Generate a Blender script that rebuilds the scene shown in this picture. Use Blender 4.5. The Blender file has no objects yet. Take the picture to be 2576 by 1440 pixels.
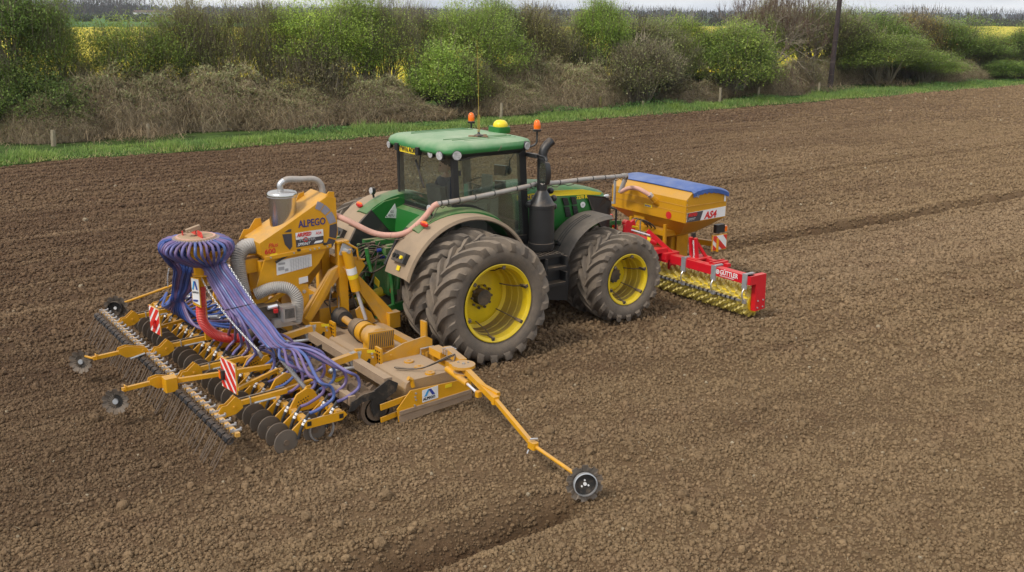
import bpy, bmesh, math, random
import numpy as np
from math import sin, cos, pi, radians, sqrt, atan2
from mathutils import Vector, Matrix

# ------------------------------------------------------------------ camera, sky, sun, exposure
S = bpy.context.scene
col = S.collection
CAM_POS = Vector((-7.881, -13.267, 5.028))
yaw, pit, roll = radians(54.078), radians(15.424), radians(0.471)
fw = Vector((cos(yaw)*cos(pit), sin(yaw)*cos(pit), -sin(pit)))
rt0 = fw.cross(Vector((0, 0, 1))).normalized()
up0 = rt0.cross(fw)
rt = rt0*cos(roll) + up0*sin(roll)
up = -rt0*sin(roll) + up0*cos(roll)
cd = bpy.data.cameras.new('camera')
cam = bpy.data.objects.new('camera', cd)
col.objects.link(cam)
m3 = Matrix((rt, up, -fw)).transposed()
cam.matrix_world = Matrix.Translation(CAM_POS) @ m3.to_4x4()
cd.sensor_width = 36.0
cd.lens = 36.0*2493.6/2576.0
cd.clip_start = 0.1
cd.clip_end = 20000
S.camera = cam

SUN_AZ, SUN_EL = radians(188), radians(50)      # direction towards the sun (azimuth measured from +X)
W = bpy.data.worlds.new('World')
S.world = W
W.use_nodes = True
nt = W.node_tree
for n in list(nt.nodes): nt.nodes.remove(n)
wo = nt.nodes.new('ShaderNodeOutputWorld')
bg = nt.nodes.new('ShaderNodeBackground')
sky = nt.nodes.new('ShaderNodeTexSky')
sky.sky_type = 'NISHITA'
sky.sun_disc = False
sky.sun_elevation = SUN_EL
sky.sun_rotation = (pi/2 - SUN_AZ) % (2*pi)
sky.dust_density = 3.0
sky.air_density = 1.0
tc = nt.nodes.new('ShaderNodeTexCoord')
mp = nt.nodes.new('ShaderNodeMapping')
mp.inputs['Scale'].default_value = (1.0, 1.0, 4.5)
nz = nt.nodes.new('ShaderNodeTexNoise')
nz.inputs['Scale'].default_value = 4.2
nz.inputs['Detail'].default_value = 7
nz.inputs['Roughness'].default_value = 0.55
rp = nt.nodes.new('ShaderNodeValToRGB')
rp.color_ramp.elements[0].position = 0.36
rp.color_ramp.elements[0].color = (4.5, 4.75, 5.2, 1)
rp.color_ramp.elements[1].position = 0.62
rp.color_ramp.elements[1].color = (7.4, 7.35, 7.25, 1)
mx = nt.nodes.new('ShaderNodeMixRGB')
mx.inputs['Fac'].default_value = 0.86           # the cloud cover
nt.links.new(tc.outputs['Generated'], mp.inputs['Vector'])
nt.links.new(mp.outputs['Vector'], nz.inputs['Vector'])
nt.links.new(nz.outputs['Fac'], rp.inputs['Fac'])
nt.links.new(sky.outputs['Color'], mx.inputs['Color1'])
nt.links.new(rp.outputs['Color'], mx.inputs['Color2'])
nt.links.new(mx.outputs['Color'], bg.inputs['Color'])
bg.inputs['Strength'].default_value = 0.10
nt.links.new(bg.outputs['Background'], wo.inputs['Surface'])

sd = bpy.data.lights.new('sun', 'SUN')
sd.energy = 1.5
sd.angle = radians(11)
sd.color = (1.0, 0.94, 0.85)
sun = bpy.data.objects.new('sun', sd)
col.objects.link(sun)
sdir = Vector((cos(SUN_AZ)*cos(SUN_EL), sin(SUN_AZ)*cos(SUN_EL), sin(SUN_EL)))
sun.rotation_euler = sdir.to_track_quat('Z', 'Y').to_euler()
sun.location = (0, 0, 30)

S.view_settings.view_transform = 'Standard'
S.view_settings.look = 'None'
S.view_settings.exposure = 0.78
S.view_settings.gamma = 1.0
S.view_settings.use_curve_mapping = False
S.render.engine = 'CYCLES'
S.cycles.max_bounces = 6
S.cycles.transparent_max_bounces = 16
S.cycles.use_denoising = True

rng = np.random.default_rng(7)
R = random.Random(11)

# ------------------------------------------------------------------ materials
def mat(name, color, rough=0.6, metal=0.0, dust=0.0, dustcol=(0.33, 0.235, 0.15), var=0.12, scale=6.0,
        bump=0.0, bscale=60.0, spec=0.5, attr=None, wave=None, updust=0.6):
    m = bpy.data.materials.new(name)
    m.use_nodes = True
    t = m.node_tree
    b = t.nodes['Principled BSDF']
    b.inputs['Roughness'].default_value = rough
    b.inputs['Metallic'].default_value = metal
    b.inputs['Specular IOR Level'].default_value = spec
    tcn = t.nodes.new('ShaderNodeTexCoord')
    n1 = t.nodes.new('ShaderNodeTexNoise')
    n1.inputs['Scale'].default_value = scale
    n1.inputs['Detail'].default_value = 6
    t.links.new(tcn.outputs['Object'], n1.inputs['Vector'])
    r1 = t.nodes.new('ShaderNodeMapRange')
    r1.inputs['From Min'].default_value = 0.3
    r1.inputs['From Max'].default_value = 0.7
    r1.inputs['To Min'].default_value = 1 - var
    r1.inputs['To Max'].default_value = 1 + var
    t.links.new(n1.outputs['Fac'], r1.inputs['Value'])
    mu = t.nodes.new('ShaderNodeMixRGB')
    mu.blend_type = 'MULTIPLY'
    mu.inputs['Fac'].default_value = 1
    mu.inputs['Color1'].default_value = (*color, 1)
    if attr:
        an = t.nodes.new('ShaderNodeAttribute')
        an.attribute_name = attr
        t.links.new(an.outputs['Color'], mu.inputs['Color1'])
    t.links.new(r1.outputs['Result'], mu.inputs['Color2'])
    out = mu.outputs['Color']
    if dust > 0:
        g = t.nodes.new('ShaderNodeNewGeometry')
        sp = t.nodes.new('ShaderNodeSeparateXYZ')
        t.links.new(g.outputs['Normal'], sp.inputs['Vector'])
        n2 = t.nodes.new('ShaderNodeTexNoise')
        n2.inputs['Scale'].default_value = scale*0.55
        n2.inputs['Detail'].default_value = 8
        n2.inputs['Roughness'].default_value = 0.7
        t.links.new(tcn.outputs['Object'], n2.inputs['Vector'])
        a1 = t.nodes.new('ShaderNodeMath'); a1.operation = 'MULTIPLY_ADD'
        t.links.new(sp.outputs['Z'], a1.inputs[0])
        a1.inputs[1].default_value = updust*0.5
        a1.inputs[2].default_value = dust - 0.5
        a2 = t.nodes.new('ShaderNodeMath'); a2.operation = 'ADD'
        t.links.new(a1.outputs[0], a2.inputs[0])
        t.links.new(n2.outputs['Fac'], a2.inputs[1])
        r2 = t.nodes.new('ShaderNodeMapRange')
        r2.inputs['From Min'].default_value = 0.25
        r2.inputs['From Max'].default_value = 0.85
        t.links.new(a2.outputs[0], r2.inputs['Value'])
        mx2 = t.nodes.new('ShaderNodeMixRGB')
        mx2.inputs['Color2'].default_value = (*dustcol, 1)
        t.links.new(r2.outputs['Result'], mx2.inputs['Fac'])
        t.links.new(out, mx2.inputs['Color1'])
        out = mx2.outputs['Color']
        r3 = t.nodes.new('ShaderNodeMapRange')
        r3.inputs['To Min'].default_value = rough
        r3.inputs['To Max'].default_value = 0.9
        t.links.new(r2.outputs['Result'], r3.inputs['Value'])
        t.links.new(r3.outputs['Result'], b.inputs['Roughness'])
    t.links.new(out, b.inputs['Base Color'])
    if bump > 0:
        n3 = t.nodes.new('ShaderNodeTexNoise')
        n3.inputs['Scale'].default_value = bscale
        n3.inputs['Detail'].default_value = 5
        t.links.new(tcn.outputs['Object'], n3.inputs['Vector'])
        bp = t.nodes.new('ShaderNodeBump')
        bp.inputs['Strength'].default_value = bump
        bp.inputs['Distance'].default_value = 0.02
        t.links.new(n3.outputs['Fac'], bp.inputs['Height'])
        t.links.new(bp.outputs['Normal'], b.inputs['Normal'])
    return m

def leafmat(name, attr='col'):
    m = bpy.data.materials.new(name)
    m.use_nodes = True
    t = m.node_tree
    b = t.nodes['Principled BSDF']
    b.inputs['Roughness'].default_value = 0.6
    b.inputs['Specular IOR Level'].default_value = 0.25
    an = t.nodes.new('ShaderNodeAttribute')
    an.attribute_name = attr
    oi = t.nodes.new('ShaderNodeObjectInfo')
    hs = t.nodes.new('ShaderNodeHueSaturation')
    r = t.nodes.new('ShaderNodeMapRange')
    r.inputs['To Min'].default_value = 0.85
    r.inputs['To Max'].default_value = 1.15
    t.links.new(oi.outputs['Random'], r.inputs['Value'])
    t.links.new(r.outputs['Result'], hs.inputs['Value'])
    # object colour tints the whole crown (kind of shrub)
    mxx = t.nodes.new('ShaderNodeMixRGB')
    mxx.blend_type = 'MULTIPLY'
    mxx.inputs['Fac'].default_value = 1
    t.links.new(an.outputs['Color'], mxx.inputs['Color1'])
    t.links.new(oi.outputs['Color'], mxx.inputs['Color2'])
    t.links.new(mxx.outputs['Color'], hs.inputs['Color'])
    t.links.new(hs.outputs['Color'], b.inputs['Base Color'])
    tr = t.nodes.new('ShaderNodeBsdfTranslucent')
    t.links.new(hs.outputs['Color'], tr.inputs['Color'])
    ms = t.nodes.new('ShaderNodeMixShader')
    ms.inputs['Fac'].default_value = 0.5
    t.links.new(b.outputs['BSDF'], ms.inputs[1])
    t.links.new(tr.outputs['BSDF'], ms.inputs[2])
    t.links.new(ms.outputs['Shader'], t.nodes['Material Output'].inputs['Surface'])
    return m

DUST = (0.33, 0.235, 0.15)
M = {}
M['orange'] = mat('orange_yellow_paint', (0.62, 0.30, 0.008), 0.38, dust=0.19, var=0.09, scale=6)
M['orange_dirty'] = mat('orange_yellow_paint_dusty', (0.60, 0.29, 0.010), 0.5, dust=0.27, var=0.08, scale=5, updust=0.9)
M['deckdirt'] = mat('dust_covered_deck', (0.50, 0.27, 0.05), 0.8, dust=0.62, var=0.12, scale=6, bump=0.3, updust=1.0)
M['green'] = mat('tractor_green_paint', (0.018, 0.150, 0.026), 0.35, dust=0.10, var=0.05, scale=3, updust=0.5)
M['greendirty'] = mat('tractor_green_paint_dusty', (0.020, 0.15, 0.030), 0.45, dust=0.24, var=0.08, scale=5, updust=0.42)
M['fendergrey'] = mat('dusty_black_fender', (0.035, 0.034, 0.033), 0.7, dust=0.36, dustcol=(0.25, 0.20, 0.15), var=0.15, scale=2.5, updust=0.3)
M['roofgreen'] = mat('cab_roof_green', (0.030, 0.19, 0.050), 0.4, dust=0.17, var=0.08, scale=3.2, dustcol=(0.31, 0.38, 0.25), updust=1.0)
M['linkgreen'] = mat('linkage_green', (0.02, 0.15, 0.03), 0.5, dust=0.25, var=0.15, scale=12)
M['yellow'] = mat('wheel_yellow_paint', (0.72, 0.52, 0.012), 0.4, dust=0.20, dustcol=(0.25, 0.17, 0.06), var=0.08, scale=5, updust=0.5)
M['rimin'] = mat('wheel_barrel_yellow', (0.66, 0.48, 0.015), 0.5, dust=0.44, dustcol=(0.22, 0.15, 0.05), var=0.1, scale=4, updust=0.7)
M['decalyellow'] = mat('decal_yellow', (0.80, 0.60, 0.02), 0.4, var=0.02)
M['tyre'] = mat('dusty_tyre_rubber', (0.075, 0.066, 0.060), 0.85, dust=0.50, dustcol=(0.24, 0.185, 0.130), var=0.15, scale=5, bump=0.3, updust=0.25)
M['black'] = mat('black_plastic', (0.018, 0.018, 0.019), 0.42, dust=0.10, var=0.1, scale=7)
M['blackdirty'] = mat('black_plastic_dusty', (0.03, 0.03, 0.03), 0.6, dust=0.22, updust=0.35, var=0.15, scale=4)
M['mudblack'] = mat('mud_covered_fender', (0.05, 0.047, 0.043), 0.8, dust=0.70, dustcol=(0.32, 0.235, 0.155), var=0.15, scale=2.2, updust=0.4)
M['darkmetal'] = mat('dark_machinery', (0.05, 0.045, 0.04), 0.6, 0.2, dust=0.35, var=0.2, scale=10)
M['blacksteel'] = mat('black_painted_steel', (0.02, 0.019, 0.018), 0.5, dust=0.24, var=0.2, scale=14, updust=0.3)
M['steel'] = mat('zinc_plated_steel', (0.55, 0.56, 0.58), 0.35, 0.75, dust=0.08, var=0.1, scale=10)
M['zinc'] = mat('galvanised_plate', (0.42, 0.44, 0.46), 0.5, 0.5, dust=0.1, var=0.12, scale=14)
M['stainless'] = mat('stainless_steel', (0.62, 0.61, 0.59), 0.22, 1.0, dust=0.06, var=0.04, scale=4)
M['chrome'] = mat('chromed_rod', (0.8, 0.8, 0.84), 0.25, 0.45, var=0.02)
M['disc'] = mat('soil_polished_disc', (0.17, 0.145, 0.12), 0.5, 0.35, dust=0.36, dustcol=(0.16, 0.11, 0.07), var=0.18, scale=9)
M['packer'] = mat('muddy_packer_steel', (0.12, 0.09, 0.065), 0.6, 0.3, dust=0.42, dustcol=(0.2, 0.135, 0.085), var=0.2, scale=9)
M['muddy'] = mat('mud_covered_beam', (0.27, 0.19, 0.125), 0.85, dust=0.4, var=0.15, scale=7, bump=0.3)
M['tine'] = mat('blued_spring_steel', (0.035, 0.036, 0.040), 0.4, 0.3, dust=0.14, dustcol=(0.3, 0.2, 0.12), var=0.2, scale=9)
M['tinetip'] = mat('soil_worn_spring_steel', (0.16, 0.115, 0.08), 0.5, 0.3, var=0.2, scale=9)
M['hose'] = mat('purple_seed_hose', (0.135, 0.090, 0.215), 0.42, dust=0.16, dustcol=(0.22, 0.16, 0.25), var=0.25, scale=5, bump=0.0)
M['hoseblue'] = mat('blue_seed_hose', (0.06, 0.105, 0.28), 0.4, dust=0.08, dustcol=(0.14, 0.09, 0.28), var=0.25, scale=4)
M['hosedark'] = mat('dark_blue_seed_hose', (0.03, 0.07, 0.27), 0.4, var=0.2, scale=4)  # darker blue of the far hose bundle
M['redduct'] = mat('red_corrugated_duct', (0.62, 0.045, 0.035), 0.4, dust=0.05, var=0.08)
M['greyduct'] = mat('grey_corrugated_duct', (0.36, 0.345, 0.325), 0.55, dust=0.15, var=0.08)
M['pinkhose'] = mat('pale_pink_ribbed_hose', (0.60, 0.34, 0.27), 0.55, dust=0.12, var=0.1)
M['greypipe'] = mat('grey_plastic_pipe', (0.33, 0.315, 0.30), 0.6, dust=0.2, var=0.1)
M['rubber'] = mat('black_hydraulic_hose', (0.035, 0.032, 0.03), 0.6, dust=0.3, var=0.1, scale=12)
M['red'] = mat('red_implement_paint', (0.60, 0.010, 0.020), 0.38, dust=0.09, var=0.05)
M['ryellow'] = mat('yellow_roller_ring', (0.72, 0.54, 0.012), 0.45, dust=0.10, dustcol=(0.35, 0.26, 0.14), var=0.12, scale=9)
M['ringworn'] = mat('worn_ring_teeth', (0.62, 0.50, 0.10), 0.4, 0.1, dust=0.22, dustcol=(0.50, 0.45, 0.36), var=0.2, scale=15)
M['hopper'] = mat('hopper_ochre_paint', (0.55, 0.27, 0.008), 0.38, dust=0.08, var=0.04, scale=2.5)
M['tarp'] = mat('blue_tarpaulin', (0.035, 0.09, 0.30), 0.5, dust=0.16, dustcol=(0.30, 0.31, 0.34), var=0.12, scale=3, bump=0.3, bscale=9, updust=0.5)
M['white'] = mat('white_sticker', (0.72, 0.72, 0.72), 0.5, var=0.05)
M['whitered'] = mat('sign_red', (0.62, 0.03, 0.02), 0.45, var=0.04)
M['navy'] = mat('navy_lettering', (0.03, 0.03, 0.16), 0.5, var=0.02)
M['blackink'] = mat('black_lettering', (0.012, 0.012, 0.012), 0.5, var=0.02)
M['redink'] = mat('red_lettering', (0.55, 0.02, 0.02), 0.5, var=0.02)
M['whiteink'] = mat('white_lettering', (0.78, 0.78, 0.78), 0.5, var=0.02)
M['greyink'] = mat('grey_print', (0.35, 0.35, 0.36), 0.5, var=0.05)
M['lightblueink'] = mat('light_blue_print', (0.04, 0.30, 0.62), 0.5, var=0.02)
M['blueink'] = mat('blue_print', (0.03, 0.05, 0.30), 0.5, var=0.02)
M['greydecal'] = mat('dark_grey_decal', (0.055, 0.05, 0.06), 0.4, var=0.1)
M['lilacdecal'] = mat('pale_grey_decal', (0.26, 0.25, 0.30), 0.4, var=0.1)
M['amber'] = mat('amber_lens', (0.85, 0.16, 0.01), 0.15, var=0.08, scale=20)
M['redlens'] = mat('red_lens', (0.5, 0.012, 0.01), 0.15, var=0.05)
M['lens'] = mat('clear_lamp_glass', (0.55, 0.56, 0.57), 0.12, 0.2, var=0.3, scale=30)
M['plank'] = mat('small_wooden_board', (0.22, 0.13, 0.07), 0.8, var=0.2, scale=10)
M['skin'] = mat('skin', (0.55, 0.33, 0.24), 0.5, var=0.05)
M['shirt'] = mat('navy_shirt', (0.016, 0.024, 0.060), 0.8, var=0.15)
M['trouser'] = mat('dark_trousers', (0.02, 0.02, 0.024), 0.85, var=0.15)
M['hair'] = mat('brown_hair', (0.035, 0.022, 0.014), 0.7, var=0.2, scale=40)
M['headliner'] = mat('pale_headliner', (0.55, 0.55, 0.52), 0.8, var=0.05)
M['interior'] = mat('cab_interior_grey', (0.30, 0.305, 0.285), 0.7, var=0.1)
M['seatcloth'] = mat('seat_cloth', (0.13, 0.135, 0.13), 0.9, var=0.15)
M['screen'] = mat('dark_display', (0.01, 0.012, 0.012), 0.1, var=0.0)
M['mirrorface'] = mat('mirror_glass', (0.8, 0.8, 0.8), 0.05, 1.0, var=0.0)
M['pole'] = mat('creosoted_pole', (0.040, 0.026, 0.026), 0.75, var=0.35, scale=3, bump=0.4)
M['postwood'] = mat('weathered_post', (0.26, 0.22, 0.15), 0.85, var=0.2, scale=9, bump=0.3)
M['mosswood'] = mat('mossy_post', (0.16, 0.15, 0.04), 0.85, var=0.25, scale=9)
M['bark'] = mat('hedge_bark', (0.22, 0.185, 0.13), 0.9, var=0.3, scale=8)
M['twigs'] = mat('pale_twigs', (0.17, 0.125, 0.085), 0.9, var=0.3, scale=3)
M['farwall'] = mat('far_white_wall', (0.6, 0.6, 0.6), 0.8, var=0.05)
M['farroof'] = mat('far_roof', (0.12, 0.08, 0.07), 0.8, var=0.1)
M['headtop'] = mat('dusty_cast_head', (0.42, 0.27, 0.15), 0.8, dust=0.4, var=0.15, scale=12)
M['clipring'] = mat('hose_clip_grey_blue', (0.16, 0.15, 0.24), 0.45, dust=0.25, var=0.2, scale=30)
M['hose2'] = mat('violet_blue_seed_hose', (0.10, 0.10, 0.26), 0.42, dust=0.18, dustcol=(0.24, 0.15, 0.26), var=0.25, scale=7)
M['orange_light'] = mat('weathered_yellow_bar', (0.66, 0.36, 0.07), 0.5, dust=0.2, dustcol=(0.45, 0.3, 0.17), var=0.1)
M['sticker_green'] = mat('pale_green_sticker', (0.22, 0.45, 0.36), 0.5, var=0.02)
M['aerial'] = mat('aerial_yellow_brown', (0.36, 0.25, 0.04), 0.5, var=0.1)
M['leaf'] = leafmat('leaf_colours')

def glass_mat():
    m = bpy.data.materials.new('tinted_cab_glass')
    m.use_nodes = True
    t = m.node_tree
    for n in list(t.nodes): t.nodes.remove(n)
    o = t.nodes.new('ShaderNodeOutputMaterial')
    tr = t.nodes.new('ShaderNodeBsdfTransparent')
    tr.inputs['Color'].default_value = (0.88, 0.95, 0.90, 1)
    gl = t.nodes.new('ShaderNodeBsdfGlossy')
    gl.inputs['Roughness'].default_value = 0.03
    gl.inputs['Color'].default_value = (0.9, 0.95, 0.93, 1)
    df = t.nodes.new('ShaderNodeBsdfDiffuse')
    df.inputs['Color'].default_value = (0.36, 0.40, 0.34, 1)
    fr = t.nodes.new('ShaderNodeFresnel')
    fr.inputs['IOR'].default_value = 1.5
    ma = t.nodes.new('ShaderNodeMath'); ma.operation = 'MULTIPLY_ADD'
    ma.inputs[1].default_value = 1.3
    ma.inputs[2].default_value = 0.02
    t.links.new(fr.outputs['Fac'], ma.inputs[0])
    m1 = t.nodes.new('ShaderNodeMixShader')
    t.links.new(ma.outputs[0], m1.inputs['Fac'])
    t.links.new(tr.outputs[0], m1.inputs[1])
    t.links.new(gl.outputs[0], m1.inputs[2])
    # film of dust, thicker towards the bottom edge of the panes
    tcn = t.nodes.new('ShaderNodeTexCoord')
    n1 = t.nodes.new('ShaderNodeTexNoise')
    n1.inputs['Scale'].default_value = 14
    n1.inputs['Detail'].default_value = 8
    t.links.new(tcn.outputs['Object'], n1.inputs['Vector'])
    r1 = t.nodes.new('ShaderNodeMapRange')
    r1.inputs['From Min'].default_value = 0.35
    r1.inputs['From Max'].default_value = 0.75
    r1.inputs['To Min'].default_value = 0.03
    r1.inputs['To Max'].default_value = 0.13
    t.links.new(n1.outputs['Fac'], r1.inputs['Value'])
    m2 = t.nodes.new('ShaderNodeMixShader')
    t.links.new(r1.outputs['Result'], m2.inputs['Fac'])
    t.links.new(m1.outputs[0], m2.inputs[1])
    t.links.new(df.outputs[0], m2.inputs[2])
    t.links.new(m2.outputs[0], o.inputs['Surface'])
    return m
M['glass'] = glass_mat()

# ------------------------------------------------------------------ mesh builder
def V(*a): return Vector(a)
class MB:
    def __init__(s): s.v = []; s.f = []; s.g = []
    def add(s, vs, fs):
        o = len(s.v); s.g.append((o, o+len(vs), len(s.f), len(s.f)+len(fs)))
        s.v.extend([tuple(x) for x in vs])
        s.f.extend([tuple(i+o for i in f) for f in fs])
        return s
    def box(s, c, d, rz=0, ry=0, rx=0):
        hx, hy, hz = d[0]/2, d[1]/2, d[2]/2
        q = Matrix.Rotation(rz, 3, 'Z') @ Matrix.Rotation(ry, 3, 'Y') @ Matrix.Rotation(rx, 3, 'X')
        b = min(0.012, min(hx, hy, hz)*0.35)
        vs = []
        for sz in (-1, 1):
            for (ox, oy) in ((-hx+b, -hy), (hx-b, -hy), (hx, -hy+b), (hx, hy-b), (hx-b, hy), (-hx+b, hy), (-hx, hy-b), (-hx, -hy+b)):
                vs.append(q @ Vector((ox, oy, sz*hz)) + Vector(c))
        fs = [tuple(range(7, -1, -1)), tuple(range(8, 16))]
        for i in range(8): fs.append((i, (i+1) % 8, 8+(i+1) % 8, 8+i))
        return s.add(vs, fs)
    def bar(s, a, b, w, h=None, upv=(0, 0, 1), w2=None, h2=None):
        a = Vector(a); b = Vector(b); h = h or w; w2 = w2 or w; h2 = h2 or h
        d = (b-a).normalized(); u = Vector(upv)
        if abs(d.dot(u)) > 0.98: u = Vector((1, 0, 0))
        r = d.cross(u).normalized(); u = r.cross(d)
        vs = []
        for p, ww, hh in ((a, w, h), (b, w2, h2)):
            for (i, j) in ((-1, -1), (1, -1), (1, 1), (-1, 1)): vs.append(p + r*i*ww/2 + u*j*hh/2)
        return s.add(vs, [(3, 2, 1, 0), (4, 5, 6, 7), (0, 1, 5, 4), (1, 2, 6, 5), (2, 3, 7, 6), (3, 0, 4, 7)])
    def tube(s, pts, r, n=8, caps=True, rad=None):
        pts = [Vector(p) for p in pts]; N = len(pts)
        prev = None; rings = []
        for i, p in enumerate(pts):
            d = (pts[min(i+1, N-1)] - pts[max(i-1, 0)])
            if d.length < 1e-9: d = Vector((0, 0, 1))
            d.normalize()
            if prev is None:
                u = Vector((0, 0, 1)) if abs(d.z) < 0.9 else Vector((1, 0, 0))
                u = (u - d*u.dot(d)).normalized()
            else:
                u = prev - d*prev.dot(d)
                u = u.normalized() if u.length > 1e-6 else Vector((1, 0, 0))
            prev = u; w = d.cross(u)
            rr = rad[i] if rad else r
            rings.append([p + u*cos(2*pi*k/n)*rr + w*sin(2*pi*k/n)*rr for k in range(n)])
        vs = [x for g in rings for x in g]; fs = []
        for i in range(N-1):
            for k in range(n):
                a = i*n+k; b = i*n+(k+1) % n
                fs.append((a, b, b+n, a+n))
        if caps:
            fs.append(tuple(range(n-1, -1, -1))); fs.append(tuple((N-1)*n+k for k in range(n)))
        return s.add(vs, fs)
    def cyl(s, a, b, r, n=16, r2=None):
        return s.tube([a, b], r, n, rad=[r, r if r2 is None else r2])
    def lathe(s, prof, c, axis='y', n=32, closed=False, a0=0, a1=2*pi, hollow=False):
        """prof: list of (t, r): t along the axis"""
        full = abs(a1-a0) > 2*pi-1e-6
        m = n if full else n+1; P = len(prof); vs = []
        for k in range(m):
            a = a0 + (a1-a0)*k/n
            for (t, r) in prof:
                if axis == 'y': vs.append((c[0]+r*cos(a), c[1]+t, c[2]+r*sin(a)))
                elif axis == 'z': vs.append((c[0]+r*cos(a), c[1]+r*sin(a), c[2]+t))
                else: vs.append((c[0]+t, c[1]+r*cos(a), c[2]+r*sin(a)))
        fs = []
        for k in range(n):
            k2 = (k+1) % m
            for j in range(P if closed else P-1):
                j2 = (j+1) % P
                fs.append((k*P+j, k2*P+j, k2*P+j2, k*P+j2))
        return s.add(vs, fs)
    def plate(s, poly, n, th):
        """polygon of 3-D points, thickened along vector n"""
        n = Vector(n).normalized(); P = [Vector(p) for p in poly]; N = len(P)
        vs = [p - n*th/2 for p in P] + [p + n*th/2 for p in P]
        fs = [tuple(range(N-1, -1, -1)), tuple(range(N, 2*N))]
        for i in range(N): fs.append((i, (i+1) % N, N+(i+1) % N, N+i))
        return s.add(vs, fs)
    def loft(s, rings, caps=True):
        n = len(rings[0]); vs = [p for r in rings for p in r]; fs = []
        for i in range(len(rings)-1):
            for k in range(n):
                a = i*n+k; b = i*n+(k+1) % n
                fs.append((a, b, b+n, a+n))
        if caps:
            fs.append(tuple(range(n-1, -1, -1))); fs.append(tuple((len(rings)-1)*n+k for k in range(n)))
        return s.add(vs, fs)
    def sph(s, c, r, nu=12, nv=8, sc=(1, 1, 1)):
        rings = []
        for j in range(1, nv):
            a = pi*j/nv
            rings.append([(c[0]+sc[0]*r*sin(a)*cos(2*pi*k/nu), c[1]+sc[1]*r*sin(a)*sin(2*pi*k/nu), c[2]+sc[2]*r*cos(a)) for k in range(nu)])
        return s.loft(rings)
    def bolt(s, c, r=0.018, ax=(0, -1, 0), h=0.014):
        a = Vector(c); return s.cyl(a, a+Vector(ax)*h, r, 6)
    def mesh(s, name, material, smooth=False, origin=(0, 0, 0)):
        me = bpy.data.meshes.new(name)
        o = Vector(origin)
        me.from_pydata([(x[0]-o.x, x[1]-o.y, x[2]-o.z) for x in s.v], [], s.f)
        bm = bmesh.new(); bm.from_mesh(me)
        bmesh.ops.recalc_face_normals(bm, faces=bm.faces)
        bm.to_mesh(me); bm.free()
        if material: me.materials.append(M[material] if isinstance(material, str) else material)
        if smooth:
            me.shade_smooth()
            try: me.set_sharp_from_angle(angle=radians(38))
            except Exception: pass
        me.update()
        return me
    def build(s, name, material, parent=None, smooth=False, label=None, eps=0.03):
        # pieces that stand apart become objects of their own
        n = len(s.g)
        if 1 < n < 400:
            A = np.array(s.v); lo = [A[a:b].min(0)-eps for a, b, _, _ in s.g]; hi = [A[a:b].max(0)+eps for a, b, _, _ in s.g]
            par = list(range(n))
            def fd(i):
                while par[i] != i: par[i] = par[par[i]]; i = par[i]
                return i
            for i in range(n):
                for j in range(i+1, n):
                    if (lo[i] <= hi[j]).all() and (lo[j] <= hi[i]).all(): par[fd(i)] = fd(j)
            roots = sorted(set(fd(i) for i in range(n)), key=lambda r_: min(i for i in range(n) if fd(i) == r_))
            if len(roots) > 1:
                out = None
                for r_ in roots:
                    m_ = MB()
                    for i in range(n):
                        if fd(i) == r_:
                            a, b, c, d = s.g[i]; m_.add(s.v[a:b], [tuple(q-a for q in f) for f in s.f[c:d]])
                    o_ = m_._build(name, material, parent, smooth, label)
                    out = out or o_
                return out
        return s._build(name, material, parent, smooth, label)
    def _build(s, name, material, parent=None, smooth=False, label=None):
        org = parent.matrix_world.translation if parent else Vector((0, 0, 0))
        if parent is not None: org = worg(parent)
        me = s.mesh(name, material, smooth, org)
        ob = bpy.data.objects.new(name, me)
        col.objects.link(ob)
        if parent: ob.parent = parent
        if label: ob['label'] = label
        return ob

def worg(o):
    p = Vector(o.location); q = o.parent
    while q: p = p + q.location; q = q.parent
    return p
def thing(name, label, cat, loc=(0, 0, 0), group=None):
    o = bpy.data.objects.new(name, None)
    o.empty_display_size = 0.3
    col.objects.link(o); o.location = loc
    o['label'] = label; o['category'] = cat
    if group: o['group'] = group
    return o
def tag(o, label, cat, group=None, kind=None):
    if label: o['label'] = label
    if cat: o['category'] = cat
    if group: o['group'] = group
    if kind: o['kind'] = kind
    return o
def inst(name, me, parent=None, loc=(0, 0, 0), rz=0, scale=None, rot=None):
    o = bpy.data.objects.new(name, me)
    col.objects.link(o)
    if parent: o.parent = parent; loc = Vector(loc) - worg(parent)
    o.location = loc
    o.rotation_euler = rot if rot else (0, 0, rz)
    if scale: o.scale = scale
    return o
def spline(pts, n=8):
    """Catmull-Rom through the points"""
    P = [Vector(p) for p in pts]; P = [P[0]*2-P[1]] + P + [P[-1]*2-P[-2]]
    out = []
    for i in range(1, len(P)-2):
        for k in range(n):
            t = k/n; a, b, c, d = P[i-1], P[i], P[i+1], P[i+2]
            out.append(0.5*((2*b) + (-a+c)*t + (2*a-5*b+4*c-d)*t*t + (-a+3*b-3*c+d)*t**3))
    out.append(P[-2]); return out
def ribbed(pts, r, pitch, depth, n=12, ns=10):
    """corrugated tube"""
    c = spline(pts, 12); L = [0]
    for i in range(1, len(c)): L.append(L[-1]+(c[i]-c[i-1]).length)
    N = int(L[-1]/pitch)*2; q = []; rad = []; j = 0
    for i in range(N+1):
        s_ = L[-1]*i/N
        while j < len(L)-2 and L[j+1] < s_: j += 1
        t = (s_-L[j])/max(1e-9, L[j+1]-L[j]); q.append(c[j].lerp(c[j+1], t)); rad.append(r if i % 2 else r-depth)
    m = MB(); m.tube(q, r, n, rad=rad); return m
FONT = None
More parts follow.
